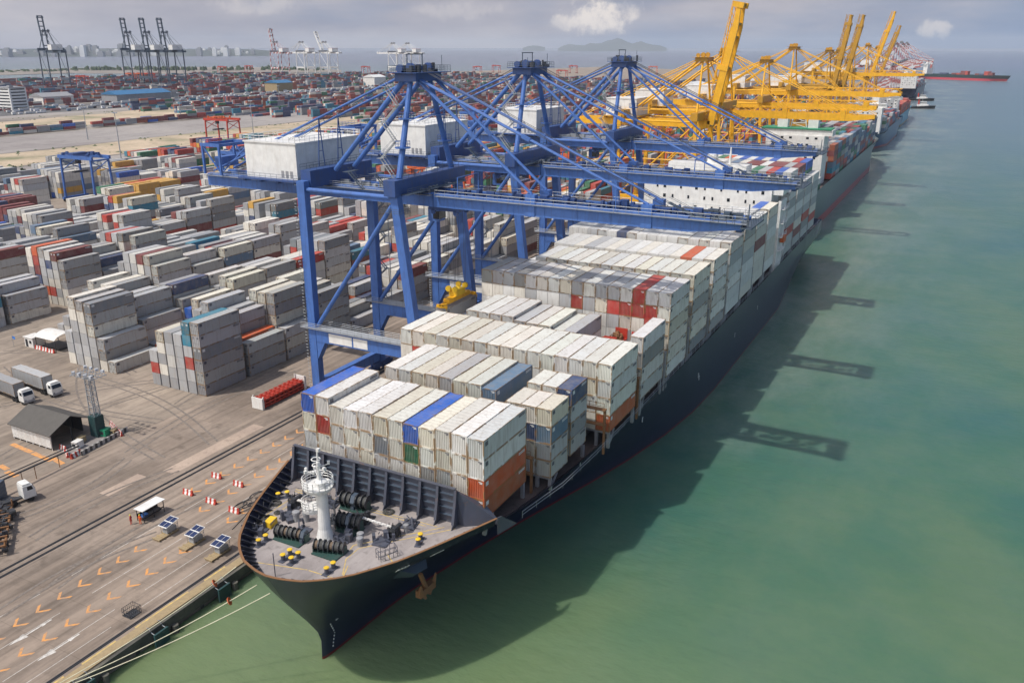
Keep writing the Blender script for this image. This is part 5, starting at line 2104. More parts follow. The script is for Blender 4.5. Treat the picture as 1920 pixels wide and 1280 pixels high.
    for yy in np.arange(y0, y1 + .1, (y1 - y0) / 3):
        mb.box(xc - hx + 2, xc + hx + 4, yy - .25, yy + .25, gz + 2.72, hz0 - .36)
    mb.build('floor_platform', [dark], h)
    if detail > 1:
        mb = MB()
        cs = [(xc - hx + 3.1, y0 - .1), (xc + hx + 3.3, y0 - .1), (xc + hx + 3.3, y1 + .1), (xc - hx + 3.1, y1 + .1), (xc - hx + 3.1, y0 - .1)]
        mb.rail([(x, y, hz1 + .3) for x, y in cs], 1.15, 1.5, .05, 2)
        mb.build('roof_railing', [M['white']], h)
        mb = MB()
        mb.rail([(xc - hx + 1.7, y1 + 1.1, hz0), (xc - hx + 1.7, y0 - 1.7, hz0), (xc + hx + 4.3, y0 - 1.7, hz0)], 1.1, 1.5, rail_r, 2)
        for i in range(5):
            mb.box(xc - hx + 4 + i * 1.2, xc - hx + 4.5 + i * 1.2, y0 - 1.4, y0 - .9, hz0, hz0 + .9)
        mb.build('platform_railing', [M['navy_blue_metal']], h)
        mb = MB()
        mb.box(xc + hx - 2, xc + hx - 1, y0 - .06, y0 - .005, hz0 + .1, hz0 + 2.1)
        for k in range(3):
            mb.box(xc - hx + 3.14, xc - hx + 3.195, y0 + 1.2 + k * 1.2, y0 + 1.9 + k * 1.2, hz0 + .3, hz0 + 1.7)
        mb.build('door', [M['grey']], h)
        # maintenance frame at the landward end
        mb = MB()
        for x in (gx[0] - 1.6, gx[1] + 1.6):
            for y in (yrear - 5.5, yrear - .5):
                mb.beam((x, y, gz + 2.7), (x, y, gz + 9.0), .45, .45)
            mb.beam((x, yrear - 5.9, gz + 9.1), (x, yrear - .1, gz + 9.1), .5, .7)
            mb.beam((x, yrear - 5.5, gz + 3), (x, yrear - .5, gz + 9), .25, .25)
        for y in (yrear - 5.5, yrear - .5):
            mb.beam((gx[0] - 1.6, y, gz + 9.1), (gx[1] + 1.6, y, gz + 9.1), .45, .6)
        mb.beam((gx[0] - 1.6, yrear - 5.5, gz + 3), (gx[1] + 1.6, yrear - 5.5, gz + 8.8), .22, .22)
        mb.box(gx[0] + .2, gx[1] - 1.6, yrear - 4.2, yrear - 2.0, gz + 4.2, gz + 6.4)
        mb.rail([(gx[0] - 1.6, yrear - 5.5, gz + 9.4), (gx[0] - 1.6, yrear - .5, gz + 9.4), (gx[1] + 1.6, yrear - .5, gz + 9.4)], 1.1, 1.3, rail_r, 2)
        mb.build('rear_frame', [main], root)
        # walkways and clutter along the fixed girder
        mb = MB()
        for gxx, out in ((gx[0], -1), (gx[1], 1)):
            a, b = sorted((gxx + out * .57, gxx + out * 1.5))
            mb.box(a, b, hy, yrear, gz + 2.3, gz + 2.38)
            mb.rail([(gxx + out * 1.45, hy, gz + 2.4), (gxx + out * 1.45, yrear, gz + 2.4)], 1.15, 2.2, rail_r, 3)
        rr = random.Random(int(xc) + 9)
        for k in range(30):
            yy = rr.uniform(hy, yl - 3)
            xx = rr.uniform(gx[0] + .6, gx[1] - 1.8)
            mb.box(xx, xx + rr.uniform(.3, 1.8), yy, yy + rr.uniform(.4, 2.2), gz + 2.1, gz + 2.4 + rr.uniform(.2, 1.2))
        mb.build('girder_walkway', [M['steel']], root)
        mb = MB()
        for (yc_, w_) in ((yl, 1.3), (ywt, 1.3)):
            zt_ = gz + (6.22 if yc_ == yl else 6.02)
            for s_ in (-1, 1):
                mb.rail([(xs[0] + 1, yc_ + s_ * w_, zt_), (xs[1] - 1, yc_ + s_ * w_, zt_)], 1.1, 2.0, rail_r, 2)
            mb.box(xs[0] + .2, xs[1] - .2, yc_ - 3.0 if yc_ == ywt else yc_ + 1.32, yc_ - 1.32 if yc_ == ywt else yc_ + 2.6, gz + 3.2, gz + 3.3)
            yy_ = yc_ - 2.95 if yc_ == ywt else yc_ + 2.55
            mb.rail([(xs[0] + .2, yy_, gz + 3.3), (xs[1] - .2, yy_, gz + 3.3)], 1.1, 1.6, rail_r, 3)
        for x in xs:
            cs_ = [(x - 1.9, ywt - 2.2), (x + 1.9, ywt - 2.2), (x + 1.9, ywt + 2.2), (x - 1.9, ywt + 2.2), (x - 1.9, ywt - 2.2)]
            mb.rail([(a_, b_, gz - .4) for a_, b_ in cs_], 1.15, 1.0, rail_r, 3)
        for f_ in (.2, .45, .7):
            yy_ = hy + (yl - hy) * f_
            mb.stair((gx[0] - 1.2, yy_ - 2.0, gz + 2.4), (gx[0] - 1.2, yy_ + 1.5, gz + 5.6), .7)
            mb.box(gx[0] - 1.8, gx[0] + 2.2, yy_ + 1.5, yy_ + 2.8, gz + 5.55, gz + 5.62)
            mb.rail([(gx[0] - 1.8, yy_ + 2.8, gz + 5.6), (gx[0] + 2.2, yy_ + 2.8, gz + 5.6)], 1.1, 1.0, rail_r, 2)
        mb.build('service_walkways', [M['navy_blue_metal']], root)
        # reeving ropes along the boom, from apex to tip
        mb = MB()
        for dx_ in (-1.4, -.7, .6, 1.3):
            mb.tube((xc + dx_, ya - 2, za + .6), (xc + dx_ * 1.3, y_b - 3, gz + 3.6), .045, 4)
            mb.tube((xc + dx_, ya + 2, za + .6), (xc + dx_ * 1.5, (house[0] + house[1]) / 2, hz1_), .045, 4)
        for dx_ in (-2.2, -1.6, 1.6, 2.2):
            mb.tube((xc + dx_, hy, gz + 3.0), (xc + dx_, ytip + 3, gz + 3.0), .05, 4)
        mb.build('reeving_ropes', [M['dark']], root)
        # electrical cabin beside the pylon
        mb = MB()
        mb.box(xs[1] - 5.6, xs[1] - 3.2, ywt + 2.0, ywt + 4.0, gz + 3.0, gz + 6.0)
        mb.build('electrical_cabin', [M['white']], root)
        # stair tower on the landward far leg and leg ladders
        mb = MB()
        x = xs[1] + 1.6
        zz = 19.5
        k = 0
        while zz < gz - .5:
            a, b = (yl - 2.0, yl + 2.4) if k % 2 == 0 else (yl + 2.4, yl - 2.0)
            mb.stair((x, a, zz), (x, b, zz + 3.8), .8)
            mb.box(x - .6, x + .6, b - .6, b + .6, zz + 3.8, zz + 3.86)
            zz += 3.8
            k += 1
        mb.beam((x + .6, yl + 3, 19), (x + .6, yl + 3, gz + 1), .15, .15)
        mb.beam((x + .6, yl - 2.6, 19), (x + .6, yl - 2.6, gz + 1), .15, .15)
        mb.build('stair_tower', [M['steel']], root)
        mb = MB()
        for x in (xs[0],):
            for s in (-.25, .25):
                mb.tube((x - 1.25 + .0, yl + 1.28, 4), (x - 1.25, yl + 1.28, gz), .03, 4)
            for i in range(60):
                z_ = 4.5 + i * .7
                mb.tube((x - 1.25, yl + 1.0, z_), (x - 1.25, yl + 1.5, z_), .05, 4)
        mb.build('leg_ladder', [M['steel']], root)
    # trolley with operator cab
    if raised is None:
        e = thing('x', (0, 0, 0), None, None)
        e.name = 'trolley'
        e.parent = root
        ty = yw + .3 if detail > 1 and abs(xc - 143.2) < 1 else yw + 12
        e.location = (0, ty - root.location.y, gz - 2 - QZ)
        mb = MB()
        mb.box(gx[0] + .7, gx[1] - .7, ty - 3.5, ty + 3.5, gz - .9, gz - .15)
        for xx in (gx[0] + 1, gx[1] - 1):
            for yy in (ty - 2.6, ty + 2.6):
                mb.tube((xx - .3, yy, gz - 1.2), (xx + .3, yy, gz - 1.2), .5, 10)
        mb.build('trolley_frame', [dark], e)
        mb = MB()
        mb.box(gx[1] - 1.7, gx[1] + .7, ty + 3.6, ty + 6.2, gz - 4.0, gz - 1.2)
        mb.build('operator_cab', [M['blue'] if main is M['blue'] else M['white']], e)
        mb = MB()
        mb.box(gx[1] - 1.75, gx[1] + .75, ty + 3.52, ty + 5.0, gz - 3.5, gz - 1.9)
        mb.build('cab_window', [M['glass']], e)
    if mirror is not None:
        root.rotation_euler = (0, 0, mirror)
    return root


BL = (M['blue'], M['blue_shaded'], M['white'], M['white'])
BG = 'blue ship-to-shore cranes over the navy ship'
sts_crane(143.2, 'blue gantry crane nearest the bow, boom lowered, with big white machinery house', BL, BG)
sts_crane(191.4, 'blue gantry crane in the middle of the three, boom lowered over the deckhouse', BL, BG)
sts_crane(255.0, 'blue gantry crane farthest from the bow, next to the yellow cranes', BL, BG, apex=71.5, ytip=37)

YL = (M['yellow'], M['yellow_dark'], M['white'], M['white'])
YG2 = 'yellow ship-to-shore cranes'
KW = dict(yl=124.0, yw=90.5, half=11.5, wlean=3.0, house=(120, 133), hx=7, yrear=146, rail_r=.06)
sts_crane(338, 'nearest yellow crane, its long boom raised nearly upright', YL, YG2, raised=79.5, apex=72.0, ytip=45, detail=1, **KW)
sts_crane(372, 'yellow crane with lowered boom right behind the nearest raised yellow boom', YL, YG2, apex=74, gz=48, ytip=34, detail=1, **KW)
sts_crane(450, 'yellow crane with a short lowered boom over the second ship', YL, YG2, apex=70, gz=47, ytip=41, detail=1, **KW)
sts_crane(520, 'yellow crane whose tall apex stands clear against the sea, boom lowered', YL, YG2, apex=76, gz=50, ytip=36, detail=1, **KW)
sts_crane(655, 'dark ochre crane with raised boom, left one of the close pair', (M['yellow_dark'],) * 2 + (M['white'],) * 2, YG2, raised=82, apex=74, ytip=40, detail=1, **KW)
sts_crane(712, 'dark ochre crane with raised boom, right one of the close pair', (M['yellow_dark'],) * 2 + (M['white'],) * 2, YG2, raised=80, apex=74, ytip=38, detail=1, **KW)
sts_crane(800, 'far yellow crane with lowered boom reaching farthest over the water', YL, YG2, apex=78, gz=53, ytip=38, detail=1, **KW)
sts_crane(915, 'far bright yellow crane with slender raised boom', YL, YG2, raised=76, apex=78, ytip=28, detail=1, **KW)
sts_crane(1020, 'farthest yellow crane with raised boom beside the red and white cranes', (M['yellow_dark'],) * 2 + (M['white'],) * 2, YG2, raised=74, apex=76, ytip=38, detail=1, **KW)
RW = (M['boom_stripe'], M['grey'], M['white'], M['boom_stripe'])
RG = 'red and white cranes at the end of the quay'
for i, x in enumerate((1290, 1380, 1470, 1560, 1650, 1740, 1840, 1950)):
    sts_crane(x, f'red and white crane, {ORD[i + 1]} in the far row beyond the yellow cranes', RW, RG, apex=84 - i % 3 * 3, gz=50, ytip=56 + (i % 3) * 4, detail=0, **KW)
# dark cranes far to the left, booms up and pointing inland side of the picture
NB = (M['navy_blue_metal'], M['navy_blue_metal'], M['white'], M['white'])
NG = 'dark cranes with raised booms across the far yard'


def far_crane(u, vbase, label, mats, grp, rot, scale, **kw):
    p = at(u, vbase, QZ)
    xc = 0.0
    r = sts_crane(xc, label, mats, grp, yl=14, yw=-14, half=12, wlean=2.0, house=(16, 28), hx=7, yrear=40, ytip=-62, detail=0, **kw)
    r.location = (p.x, p.y, QZ)
    r.rotation_euler = (0, 0, rot)
    r.scale = (scale,) * 3
    return r


for i, (u, lab) in enumerate(((110, 'lone dark slate crane with raised boom, leftmost in the far yard'), (260, 'dark slate crane with raised boom, left of the row of three'),
                              (295, 'dark slate crane with raised boom, middle of the row of three'), (328, 'dark slate crane with raised boom, right of the row of three'))):
    far_crane(u, 172 if i == 0 else 166, lab, NB, NG, R(165), 1.30, raised=80, apex=80, gz=52)
WG = 'white cranes on the far shore'
WM = (M['white'], M['grey'], M['white'], M['red'])
far_crane(527, 143, 'white crane on the far shore with red and white raised boom', (M['boom_stripe'], M['grey'], M['white'], M['red']), WG, R(165), 1.38, raised=78, apex=66, gz=44)
far_crane(575, 142, 'white crane on the far shore with lowered boom, beside the striped boom', WM, WG, R(165), 1.38, apex=66, gz=44)
far_crane(618, 142, 'white crane on the far shore with its boom up, right of three', WM, WG, R(165), 1.38, raised=60, apex=66, gz=44)
far_crane(745, 140, 'white crane behind the nearest blue apex, left one of two', WM, WG, R(165), 1.34, apex=66, gz=44)
far_crane(772, 139, 'white crane behind the nearest blue apex, right one of two', WM, WG, R(165), 1.34, apex=66, gz=44)

# yellow spreader hanging below the first crane's trolley
e = thing('spreader', (145.2, 89.6, 25.6), 'yellow container spreader with ropes, gripping a grey container beside the ship', 'spreader')
mb = MB()
mb.box(141.0, 149.4, 88.9, 90.3, 26.3, 27.0)
mb.box(139.1, 151.1, 89.1, 89.5, 25.95, 26.28)
mb.box(139.1, 151.1, 89.75, 90.15, 25.95, 26.28)
for x in (139.1, 150.7):
    mb.box(x, x + .4, 88.4, 90.85, 25.62, 26.2)
mb.build('beam', [M['yellow']], e)
mb = MB()
mb.box(143.6, 146.8, 88.6, 90.6, 27.02, 28.3)
for x in (143.2, 147.2):
    for y in (88.8, 90.4):
        mb.tube((x - .25, y, 28.6), (x + .25, y, 28.6), .6, 12)
for x in (139.0, 151.2):
    for y in (88.4, 90.85):
        mb.slab([(x, y, 25.6), (x + .3, y, 25.6), (x + .2, y, 24.9)], (0, .1, 0))
mb.build('headblock', [M['yellow_bright']], e)
mb = MB()
for x in (143.2, 147.2):
    for y in (88.8, 90.4):
        for s in (-.2, .2):
            mb.tube((x + s, y, 28.6), (x + s * 2 + (.0), y, 44.8), .035, 4)
mb.build('hoist_ropes', [M['dark']], e)


# ------------------------------------------------------------------ yard gantries
def yard_gantry(x0, x1, y0, y1, h, mat, dk, label, group=None):
    r = thing('yard_gantry_crane', ((x0 + x1) / 2, (y0 + y1) / 2, QZ), label, 'yard crane', group)
    for x in (x0, x1):
        for y in (y0, y1):
            mb = MB()
            mb.beam((x, y, QZ + 2.2), (x + (.6 if x == x0 else -.6), y, QZ + h), .9, .9, .8, .8)
            mb.build('leg', [mat], r)
    for y in (y0, y1):
        mb = MB()
        mb.box(x0 - 1.5, x1 + 1.5, y - .55, y + .55, QZ + 1.3, QZ + 2.4)
        mb.build('sill_beam', [mat], r)
        mb = MB()
        for x in (x0 - .6, x0 + 1.2, x1 - 1.2, x1 + .6):
            mb.tube((x, y - .4, QZ + .75), (x, y + .4, QZ + .75), .75, 12)
        mb.build('wheels', [M['rubber']], r)
        mb = MB()
        mb.beam((x0 + .4, y, QZ + h * .72), (x1 - .4, y, QZ + h - .6), .35, .35)
        mb.beam((x1 - .4, y, QZ + h * .72), (x0 + .4, y, QZ + h - .6), .35, .35)
        mb.beam((x0 + .6, y, QZ + h - .4), (x1 - .6, y, QZ + h - .4), .5, .7)
        mb.build('side_brace', [mat], r)
    for x in (x0 + .6, x1 - .6):
        mb = MB()
        mb.box(x - .55, x + .55, y0 - 1.4, y1 + 1.4, QZ + h, QZ + h + 1.6)
        mb.build('girder', [mat], r)
    mb = MB()
    ym = y0 + (y1 - y0) * .7
    mb.box(x0 + 1.4, x1 - 1.4, ym - 2, ym + 2, QZ + h + 1.0, QZ + h + 2.6)
    rr = random.Random(int(x0))
    for i in range(12):
        xx, yy = rr.uniform(x0, x1 - 1), rr.uniform(y0, y1)
        mb.box(xx, xx + rr.uniform(.5, 1.6), yy, yy + rr.uniform(.5, 2), QZ + h + 1.62, QZ + h + 2.0 + rr.uniform(0, 1.4))
    mb.rail([(x0 - .2, y0, QZ + h + 1.6), (x0 - .2, y1, QZ + h + 1.6)], 1.1, 2, .05, 2)
    mb.build('trolley', [dk], r)
    mb = MB()
    mb.box(x0 + 2, x0 + 4.2, ym - 3.8, ym - 2.1, QZ + h - 2.4, QZ + h - .3)
    mb.box(x0 + 1.6, x1 - 1.6, ym - 1, ym + 1.2, QZ + h - 7.0, QZ + h - 6.2)
    for s in (-.8, .9):
        mb.tube((x0 + 3, ym + s, QZ + h - 6.2), (x0 + 3, ym + s, QZ + h + 1), .04, 4)
        mb.tube((x1 - 3, ym + s, QZ + h - 6.2), (x1 - 3, ym + s, QZ + h + 1), .04, 4)
    mb.build('cab_and_spreader', [M['dark']], r)
    return r


yard_gantry(272, 283, 374.5, 397, 21.5, M['blue'], M['blue_shaded'], 'tall blue rubber tyred yard gantry standing alone by the pale road', 'yard gantries')
yard_gantry(322, 333, 316, 339, 21.5, M['blue'], M['blue_shaded'], 'blue yard gantry half hidden behind the crane backreach', 'yard gantries')
yard_gantry(468, 481, 484, 506, 22, M['red'], M['orange'], 'red yard gantry standing at the edge of the yard', 'yard gantries')
rng = random.Random(8)
k = 0
for (u, v) in sorted(((250, 158), (268, 158), (285, 158), (420, 140), (690, 140), (900, 140), (935, 137), (1010, 135), (1080, 138), (1060, 150), (1230, 140), (160, 165), (470, 138))):
    p = at(u, v)
    yard_gantry(p.x, p.x + 11, p.y, p.y + 23, 20, rng.choice([M['red'], M['orange'], M['red']]), M['red'],
                f'distant red yard gantry, {ORD[k + 1]} from the left among the stacks by the far shore', 'distant red yard gantries')
    k += 1
for (x, y) in ((330, 205), (395, 175), (470, 150), (560, 180)):
    yard_gantry(x, x + 11, y, y + 23, 20, M['orange'], M['orange'], f'orange yard gantry behind the blue cranes, {ORD[[330, 395, 470, 560].index(x) + 1]} from the camera', 'orange yard gantries')


# ------------------------------------------------------------------ lorries and yard furniture
def wheel_pair(mb, x, y, z0, r=.5, w=1.0, along='y'):
    if along == 'y':
        for s in (-1, 1):
            mb.tube((x + s * w - .16, y, z0 + r), (x + s * w + .16, y, z0 + r), r, 12)
    else:
        for s in (-1, 1):
            mb.tube((x, y + s * w - .16, z0 + r), (x, y + s * w + .16, z0 + r), r, 12)


def lorry(loc, rz, label, box_col, box=True, length=12.2, group='lorries on the yard'):
    """built heading -Y locally: cab front at y=0, trailer behind (+Y)"""
    r = thing('lorry', loc, label, 'lorry', group)
    z = 0.0

    def part(name, mb, mats, parent=None):
        ob = bpy.data.objects.new(name, None)
        o = mb.build(name, mats)
        bpy.data.objects.remove(ob)
        o.parent = parent or r
        return o
    mb = MB()
    mb.box(-1.2, 1.2, .1, 2.05, .75, 2.1)
    mb.slab([(-1.2, .12, 2.1), (-1.2, .45, 3.0), (-1.2, 2.0, 3.05), (-1.2, 2.05, 2.1)], (2.4, 0, 0))
    mb.box(-1.0, 1.0, .7, 1.95, 3.06, 3.35)
    cab = part('cab', mb, [M['white']])
    mb = MB()
    mb.slab([(-1.02, .07, 2.12), (1.02, .07, 2.12), (.98, .36, 2.9), (-.98, .36, 2.9)], (0, -.03, 0.0))
    for s in (-1.215, 1.2):
        mb.slab([(s, .42, 2.15), (s, 1.35, 2.15), (s, 1.35, 2.85), (s, .6, 2.85)], (.015, 0, 0))
    part('cab_windows', mb, [M['glass']], cab)
    mb = MB()
    mb.box(-1.15, 1.15, .0, .12, .5, .95)
    for s in (-.85, .85):
        mb.box(s - .18, s + .18, -.03, .02, 1.0, 1.25)
    part('bumper_and_lamps', mb, [M['grey']], cab)
    mb = MB()
    mb.box(-.45, .45, 1.6, 6.0, .7, .95)
    mb.box(-1.2, 1.2, 3.4, 3.4 + length, 1.15, 1.35)
    mb.box(-.5, .5, 4.0, 3.3 + length, .8, 1.14)
    part('chassis', mb, [M['dark']])
    for (y) in (.95, 3.6, 4.7, length + .3, length + 1.5, length + 2.7):
        mb = MB()
        wheel_pair(mb, 0, y, 0.0, .5, .98)
        part('wheels', mb, [M['rubber']])
    if box:
        me = container_meshes(12.19, False)
        b = bpy.data.objects.new('cargo_box', None)
        C.objects.link(b)
        b.parent = r
        b.location = (0, 3.5 + 6.1, 1.36)
        b.rotation_euler = (0, 0, R(90))
        for nm, m_ in me.items():
            o = bpy.data.objects.new(nm.split('#')[0], m_)
            C.objects.link(o)
            o.parent = b
            o.color = (*box_col, 1)
    r.rotation_euler = (0, 0, rz)
    return r


lorry((106.6, 170.0, QZ + .01), R(-4), 'white cabbed lorry with a pale grey box trailer, the farther of the two', LGREY)
lorry((101.0, 171.6, QZ + .01), R(-5), 'white cabbed lorry with a grey box trailer, the nearer of the two', GREY)
lorry((94.5, 176.5, QZ + .01), R(-3), 'white lorry cut off by the left edge beside the dark roofed shed', DGREY)
lorry((76.0, 133.2, QZ + .01), R(78), 'white cabbed yard lorry pulling an empty skeletal trailer near the pipe barrier', GREY, box=False)

lorry((150.0, 101.0, QZ + .01), R(-90), 'lorry with a navy box in the lane between the first crane legs', NAVY)
lorry((176.0, 107.5, QZ + .01), R(-90), 'lorry with a maroon box waiting between the first and second blue cranes', MAROON)
lorry((206.0, 103.0, QZ + .01), R(-90), 'lorry with a white box under the second blue crane', WHITE)

# skeletal trailers parked at the left edge
e = thing('chassis_trailer', (67.5, 126.4, QZ), 'rusty slatted skeletal trailer heaped with dark gear at the left edge of the apron', 'trailer')
mb = MB()
d = Vector((.60, .80, 0)).normalized()
n = Vector((-d.y, d.x, 0))
o = Vector((61.8, 121.0, QZ))
for s in (-1.0, 1.0):
    mb.beam(o + n * s + Vector((0, 0, 1.3)), o + n * s + d * 14 + Vector((0, 0, 1.3)), .3, .45)
for i in range(10):
    p = o + d * (i * 1.5)
    mb.beam(p - n * 1.2 + Vector((0, 0, 1.65)), p + n * 1.2 + Vector((0, 0, 1.65)), .28, .22)
for i in (0, 13.6):
    p = o + d * i
    for s in (-1.2, 1.2):
        mb.beam(p + n * s + Vector((0, 0, 1.5)), p + n * s + Vector((0, 0, 2.6)), .2, .2)
mb.build('frame', [M['rust']], e)
mb = MB()
rr = random.Random(77)
for i in range(46):
    p = o + d * rr.uniform(0, 14) + n * rr.uniform(-1.3, 1.3)
    hh = rr.uniform(.3, 1.3)
    if i % 2:
        mb.cbox((p.x, p.y, QZ + .9 + hh / 2), rr.uniform(.3, 1.3), rr.uniform(.3, 1.2), hh, rr.uniform(0, 1.5))
    else:
        mb.tube((p.x, p.y, QZ + .9 + hh), (p.x + rr.uniform(-1.2, 1.2), p.y + rr.uniform(-1.2, 1.2), QZ + 1.2 + hh), .09, 6)
mb.build('stowed_gear', [M['dark']], e)
mb = MB()
for i in (1.2, 2.6, 11.2, 12.6):
    p = o + d * i
    for s in (-.95, .95):
        a = p + n * s + Vector((0, 0, .52))
        mb.tube(a - n * .22, a + n * .22, .52, 12)
mb.build('wheels', [M['rubber']], e)
e = thing('tank_box', (70.6, 138.6, QZ), 'tall dark navy steel box cut off by the left edge behind the white cab', 'steel box')
mb = MB()
mb.cbox((70.6, 138.2, QZ + 2.0), 3.2, 5.6, 3.6, .5)
for k in range(5):
    mb.cbox((70.6, 138.2, QZ + .5 + k * .75), 3.3, 5.7, .08, .5)
mb.build('casing', [M['navy_blue_metal']], e)
mb = MB()
rr = random.Random(6)
for i in range(14):
    mb.tube((69.5 + rr.uniform(0, 2), 136.5 + rr.uniform(0, 3.5), QZ + 3.8), (69.5 + rr.uniform(0, 2.4), 136.5 + rr.uniform(0, 3.5), QZ + 4.4), .08, 6)
mb.build('top_pipes', [M['dark']], e)
e = thing('chassis_trailer', (62, 131, QZ), 'dark skeletal trailer with rust red deck behind the gear laden one', 'trailer')
mb = MB()
o2 = o + n * 3.4 + d * 2
for s in (-1.0, 1.0):
    mb.beam(o2 + n * s + Vector((0, 0, 1.3)), o2 + n * s + d * 13 + Vector((0, 0, 1.3)), .3, .4)
for i in range(9):
    p = o2 + d * (i * 1.5)
    mb.beam(p - n * 1.2 + Vector((0, 0, 1.62)), p + n * 1.2 + Vector((0, 0, 1.62)), .6, .14)
mb.build('frame', [M['rust']], e)
mb = MB()
for i in (1.2, 2.6, 10.2, 11.6):
    p = o2 + d * i
    for s in (-.95, .95):
        a = p + n * s + Vector((0, 0, .52))
        mb.tube(a - n * .22, a + n * .22, .52, 12)
mb.build('wheels', [M['rubber']], e)

# red flat-rack trailers by the landside rail
e = thing('trailer_stack', (129, 126, QZ), 'stack of red flat racks with pale end panels lying by the crane rail', 'flat rack')
for k in range(3):
    mb = MB()
    z_ = QZ + .25 + k * .75
    mb.box(122.6, 135.4, 124.7, 127.3, z_, z_ + .30)
    for i in range(9):
        mb.box(123 + i * 1.45, 123.3 + i * 1.45, 124.55, 127.45, z_ + .31, z_ + .62)
    for yy in (124.9, 126.0, 127.0):
        mb.box(122.7, 135.3, yy - .08, yy + .08, z_ + .63, z_ + .72)
    mb.build('rack', [M['red']], e)
for (xa_, xb_, xc_, xd_, h_) in ((122.0, 122.3, 122.3, 122.58, 2.6), (135.7, 136.0, 135.42, 135.7, 3.0)):
    mb = MB()
    mb.box(xa_, xb_, 124.5, 127.5, QZ + .1, QZ + h_)
    for y in (124.6, 127.4):
        mb.box(xc_, xd_, y - .1, y + .1, QZ, QZ + h_ + .3)
    mb.build('end_panel', [M['white_rust']], e)

# shed with dark roof
e = thing('shed', (93.5, 152, QZ), 'open fronted shed with dark gabled roof and white slatted wall', 'shed')
mb = MB()
xa, xb, ya, yb = 88.6, 97.6, 146.6, 158.6
ez, rz_ = QZ + 3.2, QZ + 5.6
xm = (xa + xb) / 2
mb.slab([(xa - .4, ya - .5, ez), (xm, ya - .5, rz_), (xm, yb + .3, rz_), (xa - .4, yb + .3, ez)], (0, 0, .14))
mb.slab([(xm + .001, ya - .5, rz_), (xb + .4, ya - .5, ez), (xb + .4, yb + .3, ez), (xm + .001, yb + .3, rz_)], (0, 0, .14))
mb.build('roof', [M['roof_dark']], e)
mb = MB()
for i in range(9):
    z_ = QZ + .5 + i * .30
    mb.box(xa + .05, xa + .12, ya + .1, yb - .1, z_, z_ + .22)
for i in range(7):
    y = ya + .1 + (yb - ya - .2) * i / 6
    mb.box(xa + .14, xa + .28, y - .07, y + .07, QZ, ez + .1)
mb.build('slatted_wall', [M['white_rust']], e)
mb = MB()
for (x, y) in ((xa + .3, ya + .1), (xb - .2, ya + .1), (xb - .2, yb - .2), (xm, ya + .1), (xb - .2, (ya + yb) / 2)):
    mb.box(x - .09, x + .09, y - .09, y + .09, QZ, ez + .1)
mb.box(xb - .1, xb, ya + 3, yb - .2, QZ, ez - .1)
mb.box(xa + .3, xb - .12, yb - .3, yb - .2, QZ, ez - .05)
mb.build('posts', [M['dark']], e)
rr = random.Random(2)
for i, (x, y, s, m_, lab) in enumerate(((92.0, 143.6, 1.3, 'grey', 'pale grey machine box on the paved stand in front of the shed'), (93.8, 145.0, 1.1, 'wood', 'tan crate under the shed eave'),
                                        (98.2, 143.6, 1.3, 'green', 'green grey cabinet beside the lattice mast'), (99.4, 142.6, .9, 'wood', 'small brown crate beside the striped barriers'))):
    ee = thing('equipment_box', (x, y, QZ), lab, 'box', 'boxes around the shed')
    mb = MB()
    mb.cbox((x, y, QZ + .1 + s * .5), s * 1.3, s, s, .2)
    mb.cbox((x, y, QZ + .1 + s + .05), s * 1.36, s * 1.06, .08, .2)
    mb.build('case', [M[m_] if m_ != 'grey' else M['white_rust']], ee)
    mb = MB()
    mb.cbox((x - s * .66, y, QZ + .1 + s * .55), .03, s * .6, s * .5, .2)
    mb.cbox((x, y, QZ + .05), s * 1.0, s * .8, .1, .2)
    mb.build('panel', [M['dark']], ee)
# lattice floodlight mast
e = thing('lattice_mast', (95.6, 148.2, QZ), 'grey lattice floodlight mast with a crowded head frame behind the shed', 'mast')
mb = MB()
H = 12.6
for (sx_, sy_) in ((-1, -1), (1, -1), (1, 1), (-1, 1)):
    mb.beam((97.6 + sx_ * .75, 145.0 + sy_ * .75, QZ), (97.6 + sx_ * .55, 145.0 + sy_ * .55, QZ + H), .16, .16)
for k in range(10):
    z1, z2 = QZ + k * H / 10, QZ + (k + 1) * H / 10
    for (a, b) in (((-1, -1), (1, -1)), ((1, -1), (1, 1)), ((1, 1), (-1, 1)), ((-1, 1), (-1, -1))):
        mb.tube((97.6 + a[0] * .7, 145 + a[1] * .7, z1), (97.6 + b[0] * .66, 145 + b[1] * .66, z2), .05, 5)
        mb.tube((97.6 + a[0] * .68, 145 + a[1] * .68, z2), (97.6 + b[0] * .68, 145 + b[1] * .68, z2), .05, 5)
mb.build('tower', [M['steel']], e)
mb = MB()
zt = QZ + H
for s in (-1.5, -.5, .5, 1.5):
    mb.tube((97.6 + s, 141.8, zt + .2), (97.6 + s, 148.4, zt + .2), .07, 5)
    mb.tube((95.6, 145 + s * 1.9, zt + .25), (99.6, 145 + s * 1.9, zt + .25), .07, 5)
for k in range(8):
    y = 142 + k * .85
    for s in (-1.4, 0, 1.4):
        mb.tube((97.6 + s, y, zt + .2), (97.6 + s + .2, y + .3, zt + 1.1), .05, 5)
mb.build('head_frame', [M['steel']], e)
for k in range(8):
    mb = MB()
    y = 142 + k * .85
    mb.cbox((96.0 + (k % 2) * 3.2, y, zt + .9), .5, .6, .5, .4 * k)
    mb.build('floodlight', [M['lamp']], e)
mb = MB()
mb.cbox((97.6, 145, QZ + 2.2), 2.0, 2.0, 4.3, 0)
for k in range(7):
    mb.box(96.56, 98.64, 143.96, 146.04, QZ + .4 + k * .6, QZ + .5 + k * .6)
mb.build('base_cage', [M['teal']], e)


